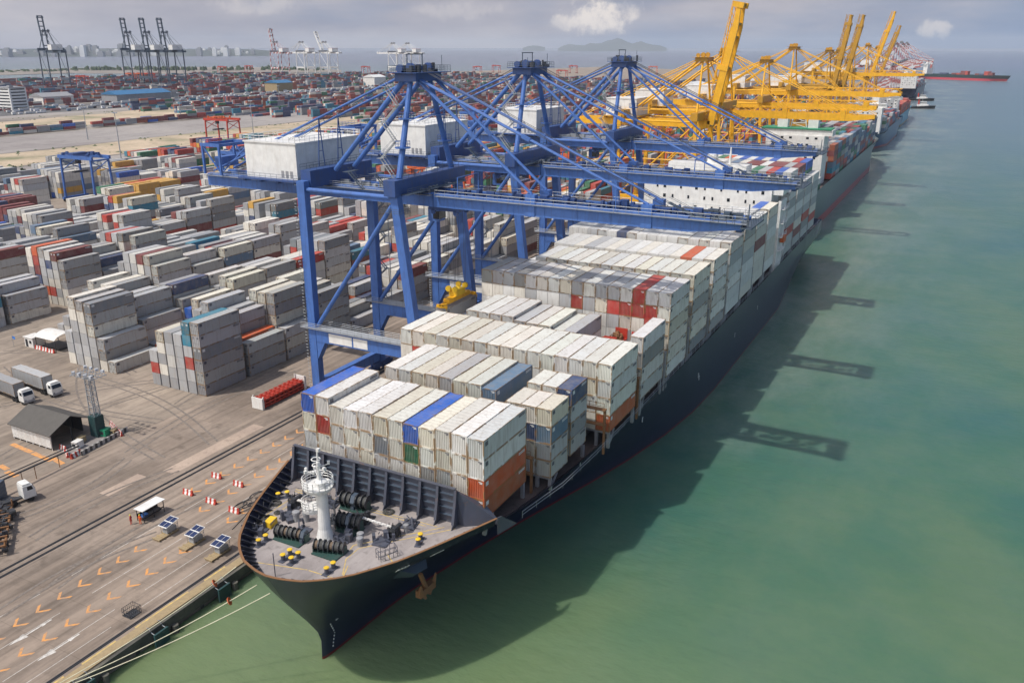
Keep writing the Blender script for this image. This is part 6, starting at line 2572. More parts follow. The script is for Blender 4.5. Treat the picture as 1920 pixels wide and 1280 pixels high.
def barrier(x, y, rz, label, mat, ln=1.9, group='red and white plastic road barriers'):
    r = thing('road_barrier', (x, y, QZ), label, 'barrier', group)
    prof = [(-.28, 0), (.28, 0), (.26, .2), (.12, .45), (.09, .95), (-.09, .95), (-.12, .45), (-.26, .2)]
    k = 5
    for ci, cm in enumerate((M['red'], M['white'])):
        mb = MB()
        for i in range(k):
            if i % 2 != ci:
                continue
            a, b = -ln / 2 + ln * i / k, -ln / 2 + ln * (i + 1) / k
            vs = [(a, p[0], p[1]) for p in prof] + [(b, p[0], p[1]) for p in prof]
            n_ = len(prof)
            mb.add(vs, [tuple(range(n_)), tuple(range(2 * n_ - 1, n_ - 1, -1))] + [(j + n_, (j + 1) % n_ + n_, (j + 1) % n_, j) for j in range(n_)])
        o = mb.build('red_bands' if ci == 0 else 'white_bands', [cm])
        o.parent = r
    r.rotation_euler = (0, 0, rz)
    return r


for (x, y, lab) in ((95.6, 110.6, 'red and white barrier at the far end of the upper pair on the apron'), (88.9, 110.4, 'red and white barrier between painted arrows, nearest the guard canopy'),
                    (88.6, 104.6, 'red and white barrier in the middle of the group near the bow'), (95.2, 104.9, 'red and white barrier beside the cable heap'),
                    (88.2, 98.9, 'red and white barrier closest to the ship bulwark')):
    barrier(x, y, R(92), lab, None, 2.2)
for i in range(5):
    barrier(101.8 - .55 * i, 146.4 - i * 1.35 + .0, R(70), f'striped barrier in the line right of the shed, {ORD[i + 1]} from the shed', None, 1.5, 'barriers round the shed')
for i, (x, y, r_) in enumerate(((90.0, 145.2, 80), (88.8, 142.4, 60), (89.3, 140.6, 10), (124.6, 203.2, 95), (124.5, 200.6, 95), (124.4, 198.0, 95))):
    barrier(x, y, R(r_), ['striped barrier at the foot of the slatted wall', 'striped barrier on the near corner of the shed stand', 'striped barrier by the green weed at the pipe end',
                          'striped barrier before the barrel roofed canopy, left', 'striped barrier before the barrel roofed canopy, middle', 'striped barrier before the barrel roofed canopy, right'][i], None, 2.4, 'barriers round the shed')
e = thing('kerb_wall', (96, 141, QZ), 'low black and white striped wall edging the shed stand', 'wall')
mb = MB()
mb.beam((90.0, 140.0, QZ + .45), (101.6, 141.6, QZ + .45), .3, .9)
mb.build('face', [M['greywhite']], e)
flat('pavement_patch', [(89.2, 140.2), (101.5, 141.7), (101.8, 147), (89.3, 146.4)], QZ + .02, M['road'])

# barrel roofed canopy with site hut
e = thing('canopy', (127.6, 200.5, QZ), 'pale barrel roofed canopy on posts between the container blocks', 'shelter')
mb = MB()
n_ = 10
pts = []
for i in range(n_ + 1):
    a = math.pi * (0.12 + .76 * i / n_)
    pts.append((127.8 - 3.4 * math.cos(a), QZ + 2.6 + 1.7 * math.sin(a)))
for (a, b) in zip(pts, pts[1:]):
    mb.slab([(a[0], 196.4, a[1]), (b[0], 196.4, b[1]), (b[0], 204.4, b[1]), (a[0], 204.4, a[1])], (0, 0, .08))
mb.build('roof', [M['white_rust']], e)
mb = MB()
for x in (124.8, 130.8):
    for y in (196.6, 200.4, 204.2):
        mb.tube((x, y, QZ), (x, y, QZ + 3.4), .09, 8)
mb.box(126, 130.4, 197.2, 203.6, QZ + .1, QZ + .6)
mb.build('posts', [M['dark']], e)
e = thing('site_hut', (126, 206.3, QZ), 'white site cabin standing next to the barrel roofed canopy', 'hut')
mb = MB()
mb.box(124.4, 127.4, 205.0, 208.4, QZ, QZ + 2.6)
mb.box(124.2, 127.6, 204.8, 208.6, QZ + 2.61, QZ + 2.75)
mb.build('walls', [M['white_rust']], e)
mb = MB()
mb.box(124.36, 124.395, 205.6, 206.5, QZ + 1.1, QZ + 1.9)
mb.box(124.36, 124.395, 207.1, 208.0, QZ + .1, QZ + 2.1)
mb.build('window', [M['glass']], e)
e = thing('flag', (122.6, 210.4, QZ), 'small blue flag on a pole beside the site cabin', 'flag')
mb = MB(); mb.tube((122.6, 210.4, QZ), (122.6, 210.4, QZ + 3.2), .05, 6)
mb.build('pole', [M['steel']], e)
mb = MB(); mb.slab([(122.6, 210.4, QZ + 3.1), (122.7, 209.3, QZ + 2.9), (122.6, 209.4, QZ + 2.2), (122.6, 210.4, QZ + 2.4)], (.03, 0, 0))
mb.build('cloth', [M['blue_tarp']], e)

# pipe barrier on posts at the left edge
e = thing('pipe_barrier', (82, 138, QZ), 'long dark pipe on posts running from the shed corner to the left edge', 'pipe')
mb = MB()
mb.tube((66, 138.0, QZ + 3.0), (89.6, 139.6, QZ + 2.3), .16, 8)
mb.tube((66, 138.5, QZ + 3.4), (89.6, 140.0, QZ + 2.7), .10, 8)
mb.build('pipe', [M['dark']], e)
mb = MB()
for x in (68, 73.5, 77.6, 80.2, 85):
    y = 138.0 + (x - 66) * 1.6 / 23.6
    mb.tube((x, y, QZ), (x, y, QZ + 2.95 - (x - 66) * .03), .07, 6)
mb.build('post', [M['rust']], e)

# guard canopy, solar lamp trolleys, cage, cables
e = thing('shelter_cart', (80.9, 110.3, QZ), 'small white roofed crew shelter on the apron beside two workers', 'shelter')
mb = MB()
mb.cbox((80.9, 110.2, QZ + 2.25), 4.6, 2.1, .1, .02)
mb.build('roof', [M['white']], e)
mb = MB()
for x in (78.9, 80.9, 82.9):
    for y in (109.4, 111.0):
        mb.box(x - .05, x + .05, y - .05, y + .05, QZ, QZ + 2.2)
mb.box(78.9, 82.9, 110.95, 111.05, QZ + .4, QZ + 1.2)
mb.box(79.0, 82.8, 109.9, 110.7, QZ + .35, QZ + .75)
mb.box(79.0, 82.8, 109.35, 109.45, QZ + .9, QZ + 1.1)
mb.build('frame', [M['dark']], e)
mb = MB()
mb.box(79.1, 79.9, 109.5, 110.3, QZ + .76, QZ + 1.3)
mb.build('cool_box', [M['blue_tarp']], e)
for i, (x, y, lab) in enumerate(((78.3, 103.3, 'solar panel trolley with wooden skid, nearest the crew shelter'), (78.3, 97.5, 'solar panel trolley with wooden skid, middle of three'), (78.1, 91.8, 'solar panel trolley with wooden skid, beside the ship bulwark'))):
    e = thing('solar_trolley', (x, y, QZ), lab, 'solar trolley', 'solar panel trolleys on the apron')
    mb = MB()
    mb.box(x - 2.3, x + 1.7, y - .7, y + .7, QZ + .05, QZ + .32)
    for k in range(5):
        mb.box(x - 2.4 + k * .9, x - 2.15 + k * .9, y - .85, y + .85, QZ + .33, QZ + .42)
    mb.build('skid', [M['wood']], e)
    mb = MB()
    for xx in (x - .6, x + 1.5):
        for yy in (y - .7, y + .7):
            mb.tube((xx, yy, QZ + .3), (xx, yy, QZ + 1.9), .04, 5)
    mb.box(x - .5, x + 1.4, y - .5, y + .5, QZ + .45, QZ + 1.1)
    mb.rail([(x - .6, y - .7, QZ + .4), (x + 1.5, y - .7, QZ + .4), (x + 1.5, y + .7, QZ + .4)], 1.0, .7, .03, 2)
    mb.build('frame', [M['steel']], e)
    mb = MB()
    mb.slab([(x - .9, y - .95, QZ + 1.75), (x - .9, y + .95, QZ + 1.75), (x + 1.7, y + .95, QZ + 2.25), (x + 1.7, y - .95, QZ + 2.25)], (0, 0, .05))
    pan = mb.build('panel_tray', [M['white']], e)
    mb = MB()
    for a in (0, 1):
        f0, f1 = (.05, .46) if a == 0 else (.54, .95)
        for b in (0, 1):
            g0, g1 = (-.88, -.04) if b == 0 else (.04, .88)
            mb.slab([(x - .9 + 2.6 * f0, y + g0, QZ + 1.81 + .5 * f0), (x - .9 + 2.6 * f0, y + g1, QZ + 1.81 + .5 * f0), (x - .9 + 2.6 * f1, y + g1, QZ + 1.81 + .5 * f1), (x - .9 + 2.6 * f1, y + g0, QZ + 1.81 + .5 * f1)], (0, 0, .015))
    mb.build('solar_cells', [M['solar']], pan)
e = thing('wire_cage', (61.8, 91.4, QZ), 'dark open wire cage standing near the quay edge', 'cage')
mb = MB()
for z_ in (.08, .6, 1.2):
    mb.path([(60.9, 90.6, QZ + z_), (62.7, 90.6, QZ + z_), (62.7, 92.2, QZ + z_), (60.9, 92.2, QZ + z_), (60.9, 90.6, QZ + z_)], .035, 5)
for i in range(7):
    for (x, y) in ((60.9 + .3 * i, 90.6), (60.9 + .3 * i, 92.2)):
        mb.tube((x, y, QZ), (x, y, QZ + 1.25), .028, 4)
for i in range(6):
    for x in (60.9, 62.7):
        mb.tube((x, 90.6 + i * .32, QZ), (x, 90.6 + i * .32, QZ + 1.25), .028, 4)
mb.box(60.9, 62.7, 90.6, 92.2, QZ + .03, QZ + .07)
mb.build('wire_panels', [M['dark']], e)
e = thing('cable_heap', (92.5, 98.6, QZ), 'heap of tangled dark cables lying on the apron beside the bow', 'cable')
mb = MB()
rr = random.Random(12)
for k in range(12):
    cx, cy, r0 = 92.4 + rr.uniform(-2.2, 2.2), 98.8 + rr.uniform(-1.2, 1.2), rr.uniform(.5, 1.4)
    ph = rr.uniform(0, 6)
    mb.path([(cx + r0 * 1.5 * math.cos(ph + t * .5), cy + r0 * .7 * math.sin(ph + t * .5), QZ + .06 + .1 * rr.random()) for t in range(11)], .06, 5)
mb.path([(84, 95.2, QZ + .05), (88, 96.4, QZ + .05), (91, 97.6, QZ + .05), (94, 97.2, QZ + .05), (99, 96.6, QZ + .05)], .06, 5)
mb.build('cable_loops', [M['dark']], e)


def person(x, y, rz, label, suit):
    """standing worker; body is one skinned surface"""
    r = thing('person', (x, y, QZ + .006), label, 'person', 'workers in coveralls')
    V, E, RD = [], [], []

    def add(p, rad, link=None):
        V.append(p); RD.append(rad)
        if link is not None:
            E.append((link, len(V) - 1))
        return len(V) - 1
    pel = add((0, 0, .95), .155)
    wst = add((0, 0, 1.12), .135, pel)
    ch = add((0, .01, 1.34), .165, wst)
    nk = add((0, .0, 1.50), .065, ch)
    hd = add((0, -.02, 1.62), .10, nk)
    add((0, -.02, 1.74), .085, hd)
    for s in (-1, 1):
        hp = add((s * .10, 0, .88), .10, pel)
        kn = add((s * .13, -.03 * s, .50), .07, hp)
        an = add((s * .14, .02 * s, .10), .05, kn)
        add((s * .15, -.16, .04), .04, an)
        sh = add((s * .20, 0, 1.43), .07, ch)
        el = add((s * .27, .03, 1.16), .05, sh)
        wr = add((s * .25, -.10, .93), .036, el)
        pm = add((s * .25, -.13, .86), .04, wr)
        for k in range(4):
            f = add((s * .25 + (k - 1.5) * .018, -.15, .80), .010, pm)
            add((s * .25 + (k - 1.5) * .018, -.145 + .004 * k, .76 - .006 * (k % 3)), .009, f)
        t = add((s * .22, -.17, .85), .011, pm)
        add((s * .205, -.19, .81), .010, t)
    me = bpy.data.meshes.new('body')
    me.from_pydata(V, E, [])
    o = bpy.data.objects.new('body', me)
    C.objects.link(o)
    o.parent = r
    md = o.modifiers.new('skin', 'SKIN')
    for i, sv in enumerate(me.skin_vertices[0].data):
        sv.radius = (RD[i], RD[i])
    me.skin_vertices[0].data[0].use_root = True
    o.modifiers.new('sub', 'SUBSURF').levels = 1
    o.modifiers['sub'].render_levels = 1
    me.materials.append(suit)
    mb = MB()
    mb.lathe((0, -.02, 1.70), [(.135, 0), (.13, .05), (.10, .11), (.03, .14)], 12)
    hm_ = mb.build('helmet', [M['helmet']])
    hm_.parent = r
    mb = MB()
    mb.lathe((0, -.035, 1.56), [(.06, 0), (.088, .04), (.092, .1), (.08, .14)], 10)
    mb.cbox((0, -.13, 1.62), .03, .035, .05)
    fc = mb.build('face', [M['skin']])
    fc.parent = r
    r.rotation_euler = (0, 0, rz)
    return r


person(77.6, 110.9, R(200), 'worker in yellow helmet and red orange coverall standing left of the crew shelter', M['hivis_red'])
person(78.3, 109.6, R(110), 'worker in bright orange coverall standing at the corner of the crew shelter', M['hivis'])

# light poles over the yards
k = 0
for (u, v, h) in ((228, 303, 32), (165, 262, 28), (340, 225, 28), (475, 250, 28), (525, 205, 28)):
    p = at(u, v)
    e = thing('light_pole', (p.x, p.y, QZ), f'slim grey high mast light pole, {ORD[k + 1]} nearest along the pale road', 'light pole', 'high mast light poles')
    mb = MB()
    mb.tube((p.x, p.y, QZ), (p.x, p.y, QZ + h), .42, 8, .2)
    mb.build('pole', [M['steel']], e)
    mb = MB()
    for a in range(6):
        mb.cbox((p.x + 1.3 * math.cos(a), p.y + 1.3 * math.sin(a), QZ + h), .9, .9, .5, a)
    mb.lathe((p.x, p.y, QZ + h - .3), [(1.2, 0), (1.2, .15)], 10)
    mb.build('lamp_head', [M['lamp']], e)
    k += 1


# ------------------------------------------------------------------ trees and scrub
def leaf_mat(name, a, b):
    m, nt, bs = mat_new(name)
    oi = nt.nodes.new('ShaderNodeObjectInfo')
    c = mixc(nt, ramp(nt, noise(nt, geo_pos(nt), .6, 4), (.3, (0, 0, 0)), (.7, (1, 1, 1))), a, b)
    nt.links.new(c, bs.inputs['Base Color'])
    bs.inputs['Roughness'].default_value = .7
    return m


M['leaf'] = leaf_mat('tree_leaves', (.035, .06, .02), (.085, .12, .04))
M['bark'] = paint('bark', (.10, .075, .05), .9, dirt=.3)


def tree(p, h, label):
    r = thing('tree', p, label, 'tree', 'small trees at the yard edge')
    rr = random.Random(int(p[0] * 3))
    mb = MB()
    mb.tube(p, (p[0] + .3, p[1], p[2] + h * .5), .22, 7, .12)
    for i in range(6):
        a = i * 1.05
        mb.tube((p[0] + .2, p[1], p[2] + h * (.3 + .04 * i)), (p[0] + math.cos(a) * h * .28, p[1] + math.sin(a) * h * .28, p[2] + h * (.62 + .03 * i)), .09, 5, .03)
    mb.build('trunk', [M['bark']], r)
    mb = MB()
    cl = [(rr.uniform(-.32, .32) * h, rr.uniform(-.32, .32) * h, h * rr.uniform(.5, .92), rr.uniform(.10, .2) * h) for _ in range(11)]
    for (cx, cy, cz, cr) in cl:
        for k in range(70):
            v = Vector((rr.gauss(0, 1), rr.gauss(0, 1), rr.gauss(0, .8))).normalized() * cr * rr.uniform(.4, 1.0)
            c = Vector((p[0] + cx, p[1] + cy, p[2] + cz)) + v
            a = Vector((rr.gauss(0, 1), rr.gauss(0, 1), rr.gauss(0, 1))).normalized() * .26
            b = a.cross(Vector((rr.gauss(0, 1), rr.gauss(0, 1), rr.gauss(0, 1)))).normalized() * .16
            mb.add([c - a, c - b, c + a, c + b], [(0, 1, 2, 3)])
    mb.build('crown', [M['leaf']], r)


for (u, v, h, lab) in ((68, 328, 7.5, 'bushy small tree by the road, nearest the lone blue gantry'), (85, 332, 6, 'low tree beside the bushy one at the road edge'), (27, 325, 4.5, 'scrubby low tree among parked plant at the left edge'), (45, 326, 3.5, 'smallest scrub tree between the parked plant')):
    p = at(u, v)
    tree((p.x, p.y, QZ), h, lab)


def scrub_mass(name, pts, width, h, label, mat, seed=1):
    """belt of far vegetation: thousands of small leaf clumps along a line"""
    rr = random.Random(seed)
    mb = MB()
    for (a, b) in zip(pts, pts[1:]):
        a, b = Vector(a), Vector(b)
        n_ = int((b - a).length / 7)
        nrm = Vector((-(b - a).y, (b - a).x, 0)).normalized()
        for i in range(n_):
            c = a.lerp(b, rr.random()) + nrm * rr.uniform(-.5, .5) * width
            hh = h * rr.uniform(.5, 1.0)
            w = rr.uniform(5, 11)
            vs = [(c.x + w * math.cos(t) * rr.uniform(.7, 1), c.y + w * math.sin(t) * rr.uniform(.7, 1), c.z) for t in [k * 1.05 for k in range(6)]]
            vs += [(x * .6 + c.x * .4, y * .6 + c.y * .4, c.z + hh * rr.uniform(.6, .9)) for (x, y, z_) in vs]
            vs.append((c.x + rr.uniform(-2, 2), c.y + rr.uniform(-2, 2), c.z + hh))
            fs = [(k, (k + 1) % 6, (k + 1) % 6 + 6, k + 6) for k in range(6)] + [(k + 6, (k + 1) % 6 + 6, 12) for k in range(6)]
            mb.add(vs, fs)
    o = mb.build(name, [mat])
    return tag(o, label, 'scrub', None, 'stuff')


A0, A1, A2 = at(150, 131, 0), at(330, 133, 0), at(520, 131, 0)
scrub_mass('mangrove_belt', [(A0.x, A0.y, 1.2), (A1.x, A1.y, 1.2), (A2.x, A2.y, 1.2)], 190, 16, 'dark green mangrove belt on the spit beyond the far yard', M['scrub'], 3)
A3, A4 = at(600, 133, 0), at(820, 132, 0)
scrub_mass('mangrove_belt', [(A2.x, A2.y, 1.2), (A3.x, A3.y, 1.2)], 120, 11, 'thinner dark mangrove belt running out behind the white cranes', M['scrub'], 4)
mb = MB()
pts = [at(u, v, 0) for u, v in ((-60, 142), (20, 141), (140, 138), (330, 139), (520, 137), (640, 136), (640, 132), (520, 127), (330, 126.5), (150, 128), (-60, 134))]
mb.prism([(p.x, p.y) for p in pts], -2, .9)
tag(mb.build('spit', [M['land']]), kind='structure')
A5, A6 = at(-40, 136, 0), at(230, 130, 0)
scrub_mass('shore_scrub', [(A5.x, A5.y, 1.2), (A6.x, A6.y, 1.2)], 260, 6, 'sparse green scrub along the far left shore', M['scrub'], 5)
mb = MB()
a, b = at(-80, 138, 1), at(560, 120.5, 1)
tag(mb.build('breakwater_bund', [M['land']]), kind='structure') if False else None
rr = random.Random(6)
mb = MB()
for i in range(700):
    x, y = rr.uniform(300, 1500), rr.choice([rr.uniform(541, 560), rr.uniform(600, 624), rr.uniform(770, 800), rr.uniform(880, 940)])
    hh = rr.uniform(.3, 1.3)
    w = rr.uniform(.6, 2.4)
    vs = [(x + w * math.cos(t) * rr.uniform(.6, 1), y + w * math.sin(t) * rr.uniform(.6, 1), QZ) for t in [k * 1.25 for k in range(5)]]
    vs.append((x, y, QZ + hh))
    mb.add(vs, [(k, (k + 1) % 5, 5) for k in range(5)])
tag(mb.build('roadside_scrub', [M['leaf']]), 'low green scrub growing on the sandy strips', 'scrub', None, 'stuff')

# parked lorries and cars far away: reads as one mass
mb = MB()
rr = random.Random(9)
for row in range(6):
    y = 975 + row * 19
    x = 620
    while x < 1750:
        if rr.random() < .75:
            wht = rr.random() < .6
            mb.col = rr.choice([(.72, .72, .7), (.6, .6, .6), (.7, .7, .72)]) if wht else rr.choice(FAR)
            L = rr.choice([4.5, 7, 12])
            mb.box(x, x + L, y, y + 2.4, QZ + .5, QZ + rr.uniform(1.8, 3.6))
            mb.col = (.04, .04, .05)
            mb.box(x + .3, x + L - .3, y + .05, y + 2.35, QZ, QZ + .49)
        x += rr.choice([8, 14, 14, 18])
tag(mb.build('parked_vehicles', [M['cont_stack']]), 'mass of parked lorries and cars in the far vehicle park', 'parked vehicles', None, 'stuff')


# ------------------------------------------------------------------ buildings on the land side
def building(name, x0, x1, y0, y1, h, wall, roof, label, gable=False, wins=True, floors=3):
    r = thing(name, ((x0 + x1) / 2, (y0 + y1) / 2, QZ), label, 'building', 'terminal buildings')
    mb = MB()
    mb.box(x0, x1, y0, y1, QZ, QZ + h)
    mb.build('wall', [wall], r)
    mb = MB()
    if gable:
        ym = (y0 + y1) / 2
        rh = (y1 - y0) * .16
        mb.add([(x0 - 1, y0 - 1, QZ + h - .05), (x1 + 1, y0 - 1, QZ + h - .05), (x1 + 1, ym, QZ + h + rh), (x0 - 1, ym, QZ + h + rh), (x1 + 1, y1 + 1, QZ + h - .05), (x0 - 1, y1 + 1, QZ + h - .05)],
               [(0, 1, 2, 3), (3, 2, 4, 5), (0, 3, 5), (1, 4, 2)])
    else:
        mb.box(x0 - .4, x1 + .4, y0 - .4, y1 + .4, QZ + h + .01, QZ + h + .8)
        mb.box(x0 + 3, x0 + 8, y0 + 3, y0 + 8, QZ + h + .81, QZ + h + 3)
    mb.build('roof', [roof], r)
    if wins:
        for f in range(floors):
            z_ = QZ + h * (f + .35) / floors
            for side in (0, 1):
                mb = MB()
                if side == 0:
                    mb.box(x0 + 2, x1 - 2, y0 - .08, y0 - .01, z_, z_ + h / floors * .38)
                else:
                    mb.box(x0 - .08, x0 - .01, y0 + 2, y1 - 2, z_, z_ + h / floors * .38)
                mb.build('window_band', [M['glass']], r)
    return r


p = at(22, 205)
building('office_block', p.x - 8, p.x + 14, p.y - 14, p.y + 22, 26, M['white'], M['grey'], 'white multi storey office block at the left edge beyond the road', floors=7)
p = at(70, 196)
building('warehouse', p.x, p.x + 46, p.y - 14, p.y + 16, 10, M['white_rust'], M['grey'], 'pale long shed right of the white office block', gable=True, wins=False)
p = at(262, 190)
building('warehouse', p.x - 45, p.x + 48, p.y - 10, p.y + 22, 11, M['grey'], M['roof_blue'], 'long warehouse with bright blue gabled roof', gable=True, wins=False)
p = at(520, 172)
building('warehouse', p.x - 15, p.x + 25, p.y - 14, p.y + 14, 15, M['wood'], M['roof_blue'], 'small warehouse with blue roof among the far stacks', gable=True, wins=False)
for i, (u, v, w, lab) in enumerate(((1225, 222, 26, 'white gabled warehouse behind the third blue crane'), (1300, 190, 34, 'big white silo shed beyond the orange gantries'), (1395, 172, 30, 'white and tan warehouse behind the first yellow apex'), (1330, 205, 20, 'low tan roofed warehouse left of the yellow cranes'), (700, 160, 26, 'pale roofed warehouse among the far red stacks'))):
    p = at(u, v)
    building('warehouse', p.x - w / 2, p.x + w, p.y - w * .5, p.y + w * .6, w * .62, M['white_rust'], M['white'], lab, gable=True, wins=False)

# ------------------------------------------------------------------ other ships
def merchant(x_bow, x_stern, cy, hb, hullm, label, z_deck, bridge, loads, bow_first=True, deckm=None, brm=None, roofm=None, rows=None):
    """simple container ship along X: bow at x_bow, stern at x_stern"""
    r = thing('container_ship', ((x_bow + x_stern) / 2, cy, 0), label, 'ship', 'other container ships')
    sgn = 1 if x_stern > x_bow else -1
    Ls = abs(x_stern - x_bow)
    mb = MB()
    us = [0, .5, 1.5, 3, 6, 10, 16, 24, 34, 48, 70, Ls - 60, Ls - 40, Ls - 22, Ls - 10, Ls]
    zs = [-2, 0, 3, 7, z_deck - 2, z_deck + (1.5)]
    vs, fs = [], []
    for li, z_ in enumerate(zs):
        t = max(0, z_) / z_deck
        for s in (1, -1):
            for u in us:
                rake = 8 * (1 - min(1, t)) * max(0, 1 - u / 40)
                fd = min(1, (u / 34) ** .5)
                fw = min(1, u / 66) ** 1.1
                f = fw * (1 - t ** 1.4) + fd * t ** 1.4 if t < 1 else fd
                e_ = (u - (Ls - 45)) / 45
                if e_ > 0:
                    f *= 1 - .8 * e_ ** 1.6 * max(0, 1 - z_ / 8)
                xx = x_bow + sgn * (u + rake if u < 40 else u)
                vs.append((xx, cy + s * hb * f, z_))
    nu = len(us)
    for li in range(len(zs) - 1):
        for k_ in range(nu - 1):
            for s in (0, 1):
                a = (li * 2 + s) * nu + k_
                b = ((li + 1) * 2 + s) * nu + k_
                fs.append((a, a + 1, b + 1, b))
        a0, a1 = (li * 2) * nu + nu - 1, (li * 2 + 1) * nu + nu - 1
        b0, b1 = ((li + 1) * 2) * nu + nu - 1, ((li + 1) * 2 + 1) * nu + nu - 1
        fs.append((a0, a1, b1, b0))
    mb.add(vs, fs)
    mb.build('hull', [hullm], r, smooth=True)
    mb = MB()
    top = [(x_bow + sgn * u, cy + hb * .985 * min(1, (u / 34) ** .5)) for u in us] + [(x_bow + sgn * u, cy - hb * .985 * min(1, (u / 34) ** .5)) for u in us[::-1]]
    mb.prism(top[1:-1], z_deck - .3, z_deck)
    mb.build('deck', [deckm or M['deck_red']], r)
    bx0, bx1, bh = bridge
    d = thing('x', (0, 0, 0), None, None)
    d.name = 'deckhouse'
    d.parent = r
    d.location = ((bx0 + bx1) / 2 - r.location.x, 0, z_deck)
    w_ = brm or M['white']
    mb = MB()
    mb.box(bx0, bx1, cy - hb * .80, cy + hb * .80, z_deck, bh)
    mb.box(bx0 + 1, bx1 - 3, cy - hb * 1.0, cy + hb * 1.0, bh + .01, bh + 2.6)
    mb.build('walls', [w_], d)
    mb = MB()
    mb.box(bx0 + .5, bx1 - 2.5, cy - hb * .96, cy + hb * .96, bh + 2.61, bh + 3.1)
    mb.build('roof', [roofm or M['white']], d)
    mb = MB()
    xm = (bx0 + bx1) / 2
    for s in (-1, 1):
        mb = MB()
        mb.box(xm - 2.5, xm + 2.5, cy + s * hb * .42 - 2.2, cy + s * hb * .42 + 2.2, bh + 2.62, bh + 9)
        mb.mat(1)
        mb.box(xm - 2.55, xm + 2.55, cy + s * hb * .42 - 2.25, cy + s * hb * .42 + 2.25, bh + 9.01, bh + 10.4)
        mb.mat(0)
        mb.mat(1)
        mb.box(xm - 2.0, xm + 2.0, cy + s * hb * .42 - 1.7, cy + s * hb * .42 + 1.7, bh + 10.41, bh + 11.0)
        mb.build('funnel', [w_, M['dark']], d)
    mb = MB()
    for s in (-3.5, 3.5):
        mb.beam((xm, cy + s, bh + 3.1), (xm, cy + s * .6, bh + 11), .35, .35)
    for z_ in (5, 7.5, 10.5):
        mb.beam((xm, cy - 3.4, bh + z_), (xm, cy + 3.4, bh + z_), .3, .3)
        mb.beam((xm, cy - 3.4, bh + z_ - 2), (xm, cy + 3.4, bh + z_), .2, .2)
    mb.build('radar_mast', [M['white']], d)
    xface = bx0 if True else bx1
    k_ = 0
    for z_ in np.arange(z_deck + 6, bh - 1, 2.9):
        for j in range(6):
            y = cy - hb * .7 + hb * 1.4 * (j + .5) / 6
            if (j + k_) % 3 != 1:
                mb = MB()
                mb.box(xface - .06, xface - .01, y - .6, y + .6, z_, z_ + .9)
                mb.build('window', [M['glass']], d)
        k_ += 1
    rr = random.Random(int(cy + x_bow))
    for (xa, n_, t_, pal) in loads:
        nc = int(2 * hb / 2.55)
        for i in range(n_):
            x = xa + i * 13.4
            for c in range(nc):
                y = cy - nc * 2.53 / 2 + c * 2.53
                tt = max(1, t_ - rr.choice([0, 0, 0, 1]))
                for k2 in range(tt):
                    if k2 < tt - 2 and 0 < c < nc - 1 and i > 0:
                        continue
                    stuff_box(x, 12.19, y, z_deck + .6 + k2 * 2.65, 2.6, rr.choice(pal))
    return r


MIX = [DRED, RED, MAROON, DORANGE, TEAL, GREEN, NAVY, STEEL, NAVY, GREY, LGREY, LGREY, MAROON]
merchant(668, 358, 70.2, 16.0, M['hull_grey'], 'grey green hulled container ship, green roofed white deckhouse, moored astern of the navy ship', 16.0, (408, 422, 38.0),
         [(370, 2, 3, [WHITE, WHITE, CREAM, ORANGE, RED, STEEL, LGREY, GREEN]), (428, 14, 6, MIX)], roofm=M['green'])
merchant(700, 905, 71 + quay_bend(800), 14.5, M['hull_blue'], 'blue hulled container ship beneath the far yellow booms', 13, (720, 732, 32), [(736, 10, 4, MIX)])
merchant(1130, 925, 72 + quay_bend(1020), 13.5, M['hull_teal'], 'turquoise hulled container ship with rust red boxes at the far berth', 11, (938, 948, 27), [(952, 10, 4, [RED, BROWN, ORANGE, MAROON])], brm=M['white'])
merchant(1790, 1500, 70 + quay_bend(1640), 14, M['hull_navy'], 'white decked container ship at the farthest berth behind the tugs', 14, (1512, 1526, 34), [(1532, 14, 4, [WHITE, CREAM, LGREY, RED, MAROON, NAVY])])
# ship crossing beyond the berths, seen side on
p0, p1 = at(1726, 147.5, 0), at(1893, 153, 0)
cr = merchant(2400, 2160, 0, 15, M['hull_green'], 'dark green hulled ship with pink boot top steaming past the end of the quay', 11, (2172, 2184, 34), [], bow_first=False)
for ch in list(cr.children):
    pass
L0 = (p1 - p0).length
cr.location = ((p0.x + p1.x) / 2, (p0.y + p1.y) / 2, 0)
dirv = (p1 - p0).normalized()
cr.rotation_euler = (0, 0, math.atan2(dirv.y, dirv.x))
cr.scale = (L0 / 240, 1, 1.0)
dp = at(1725, 150, 0)
for f, tiers, colr in ((.26, 2, NAVY), (.29, 2, NAVY), (.40, 2, MAROON), (.44, 2, RED), (.50, 4, MAROON), (.53, 4, RED), (.66, 2, MAROON), (.70, 2, NAVY), (.76, 4, RED), (.80, 3, MAROON)):
    c_ = p0.lerp(p1, f)
    for t in range(tiers):
        for j in range(4):
            stuff.col = colr
            q = c_ + Vector((-dirv.y, dirv.x, 0)) * (j * 2.5 - 5)
            stuff.cbox((q.x, q.y, 11.9 + t * 2.65), 12, 2.4, 2.6, math.atan2(dirv.y, dirv.x))


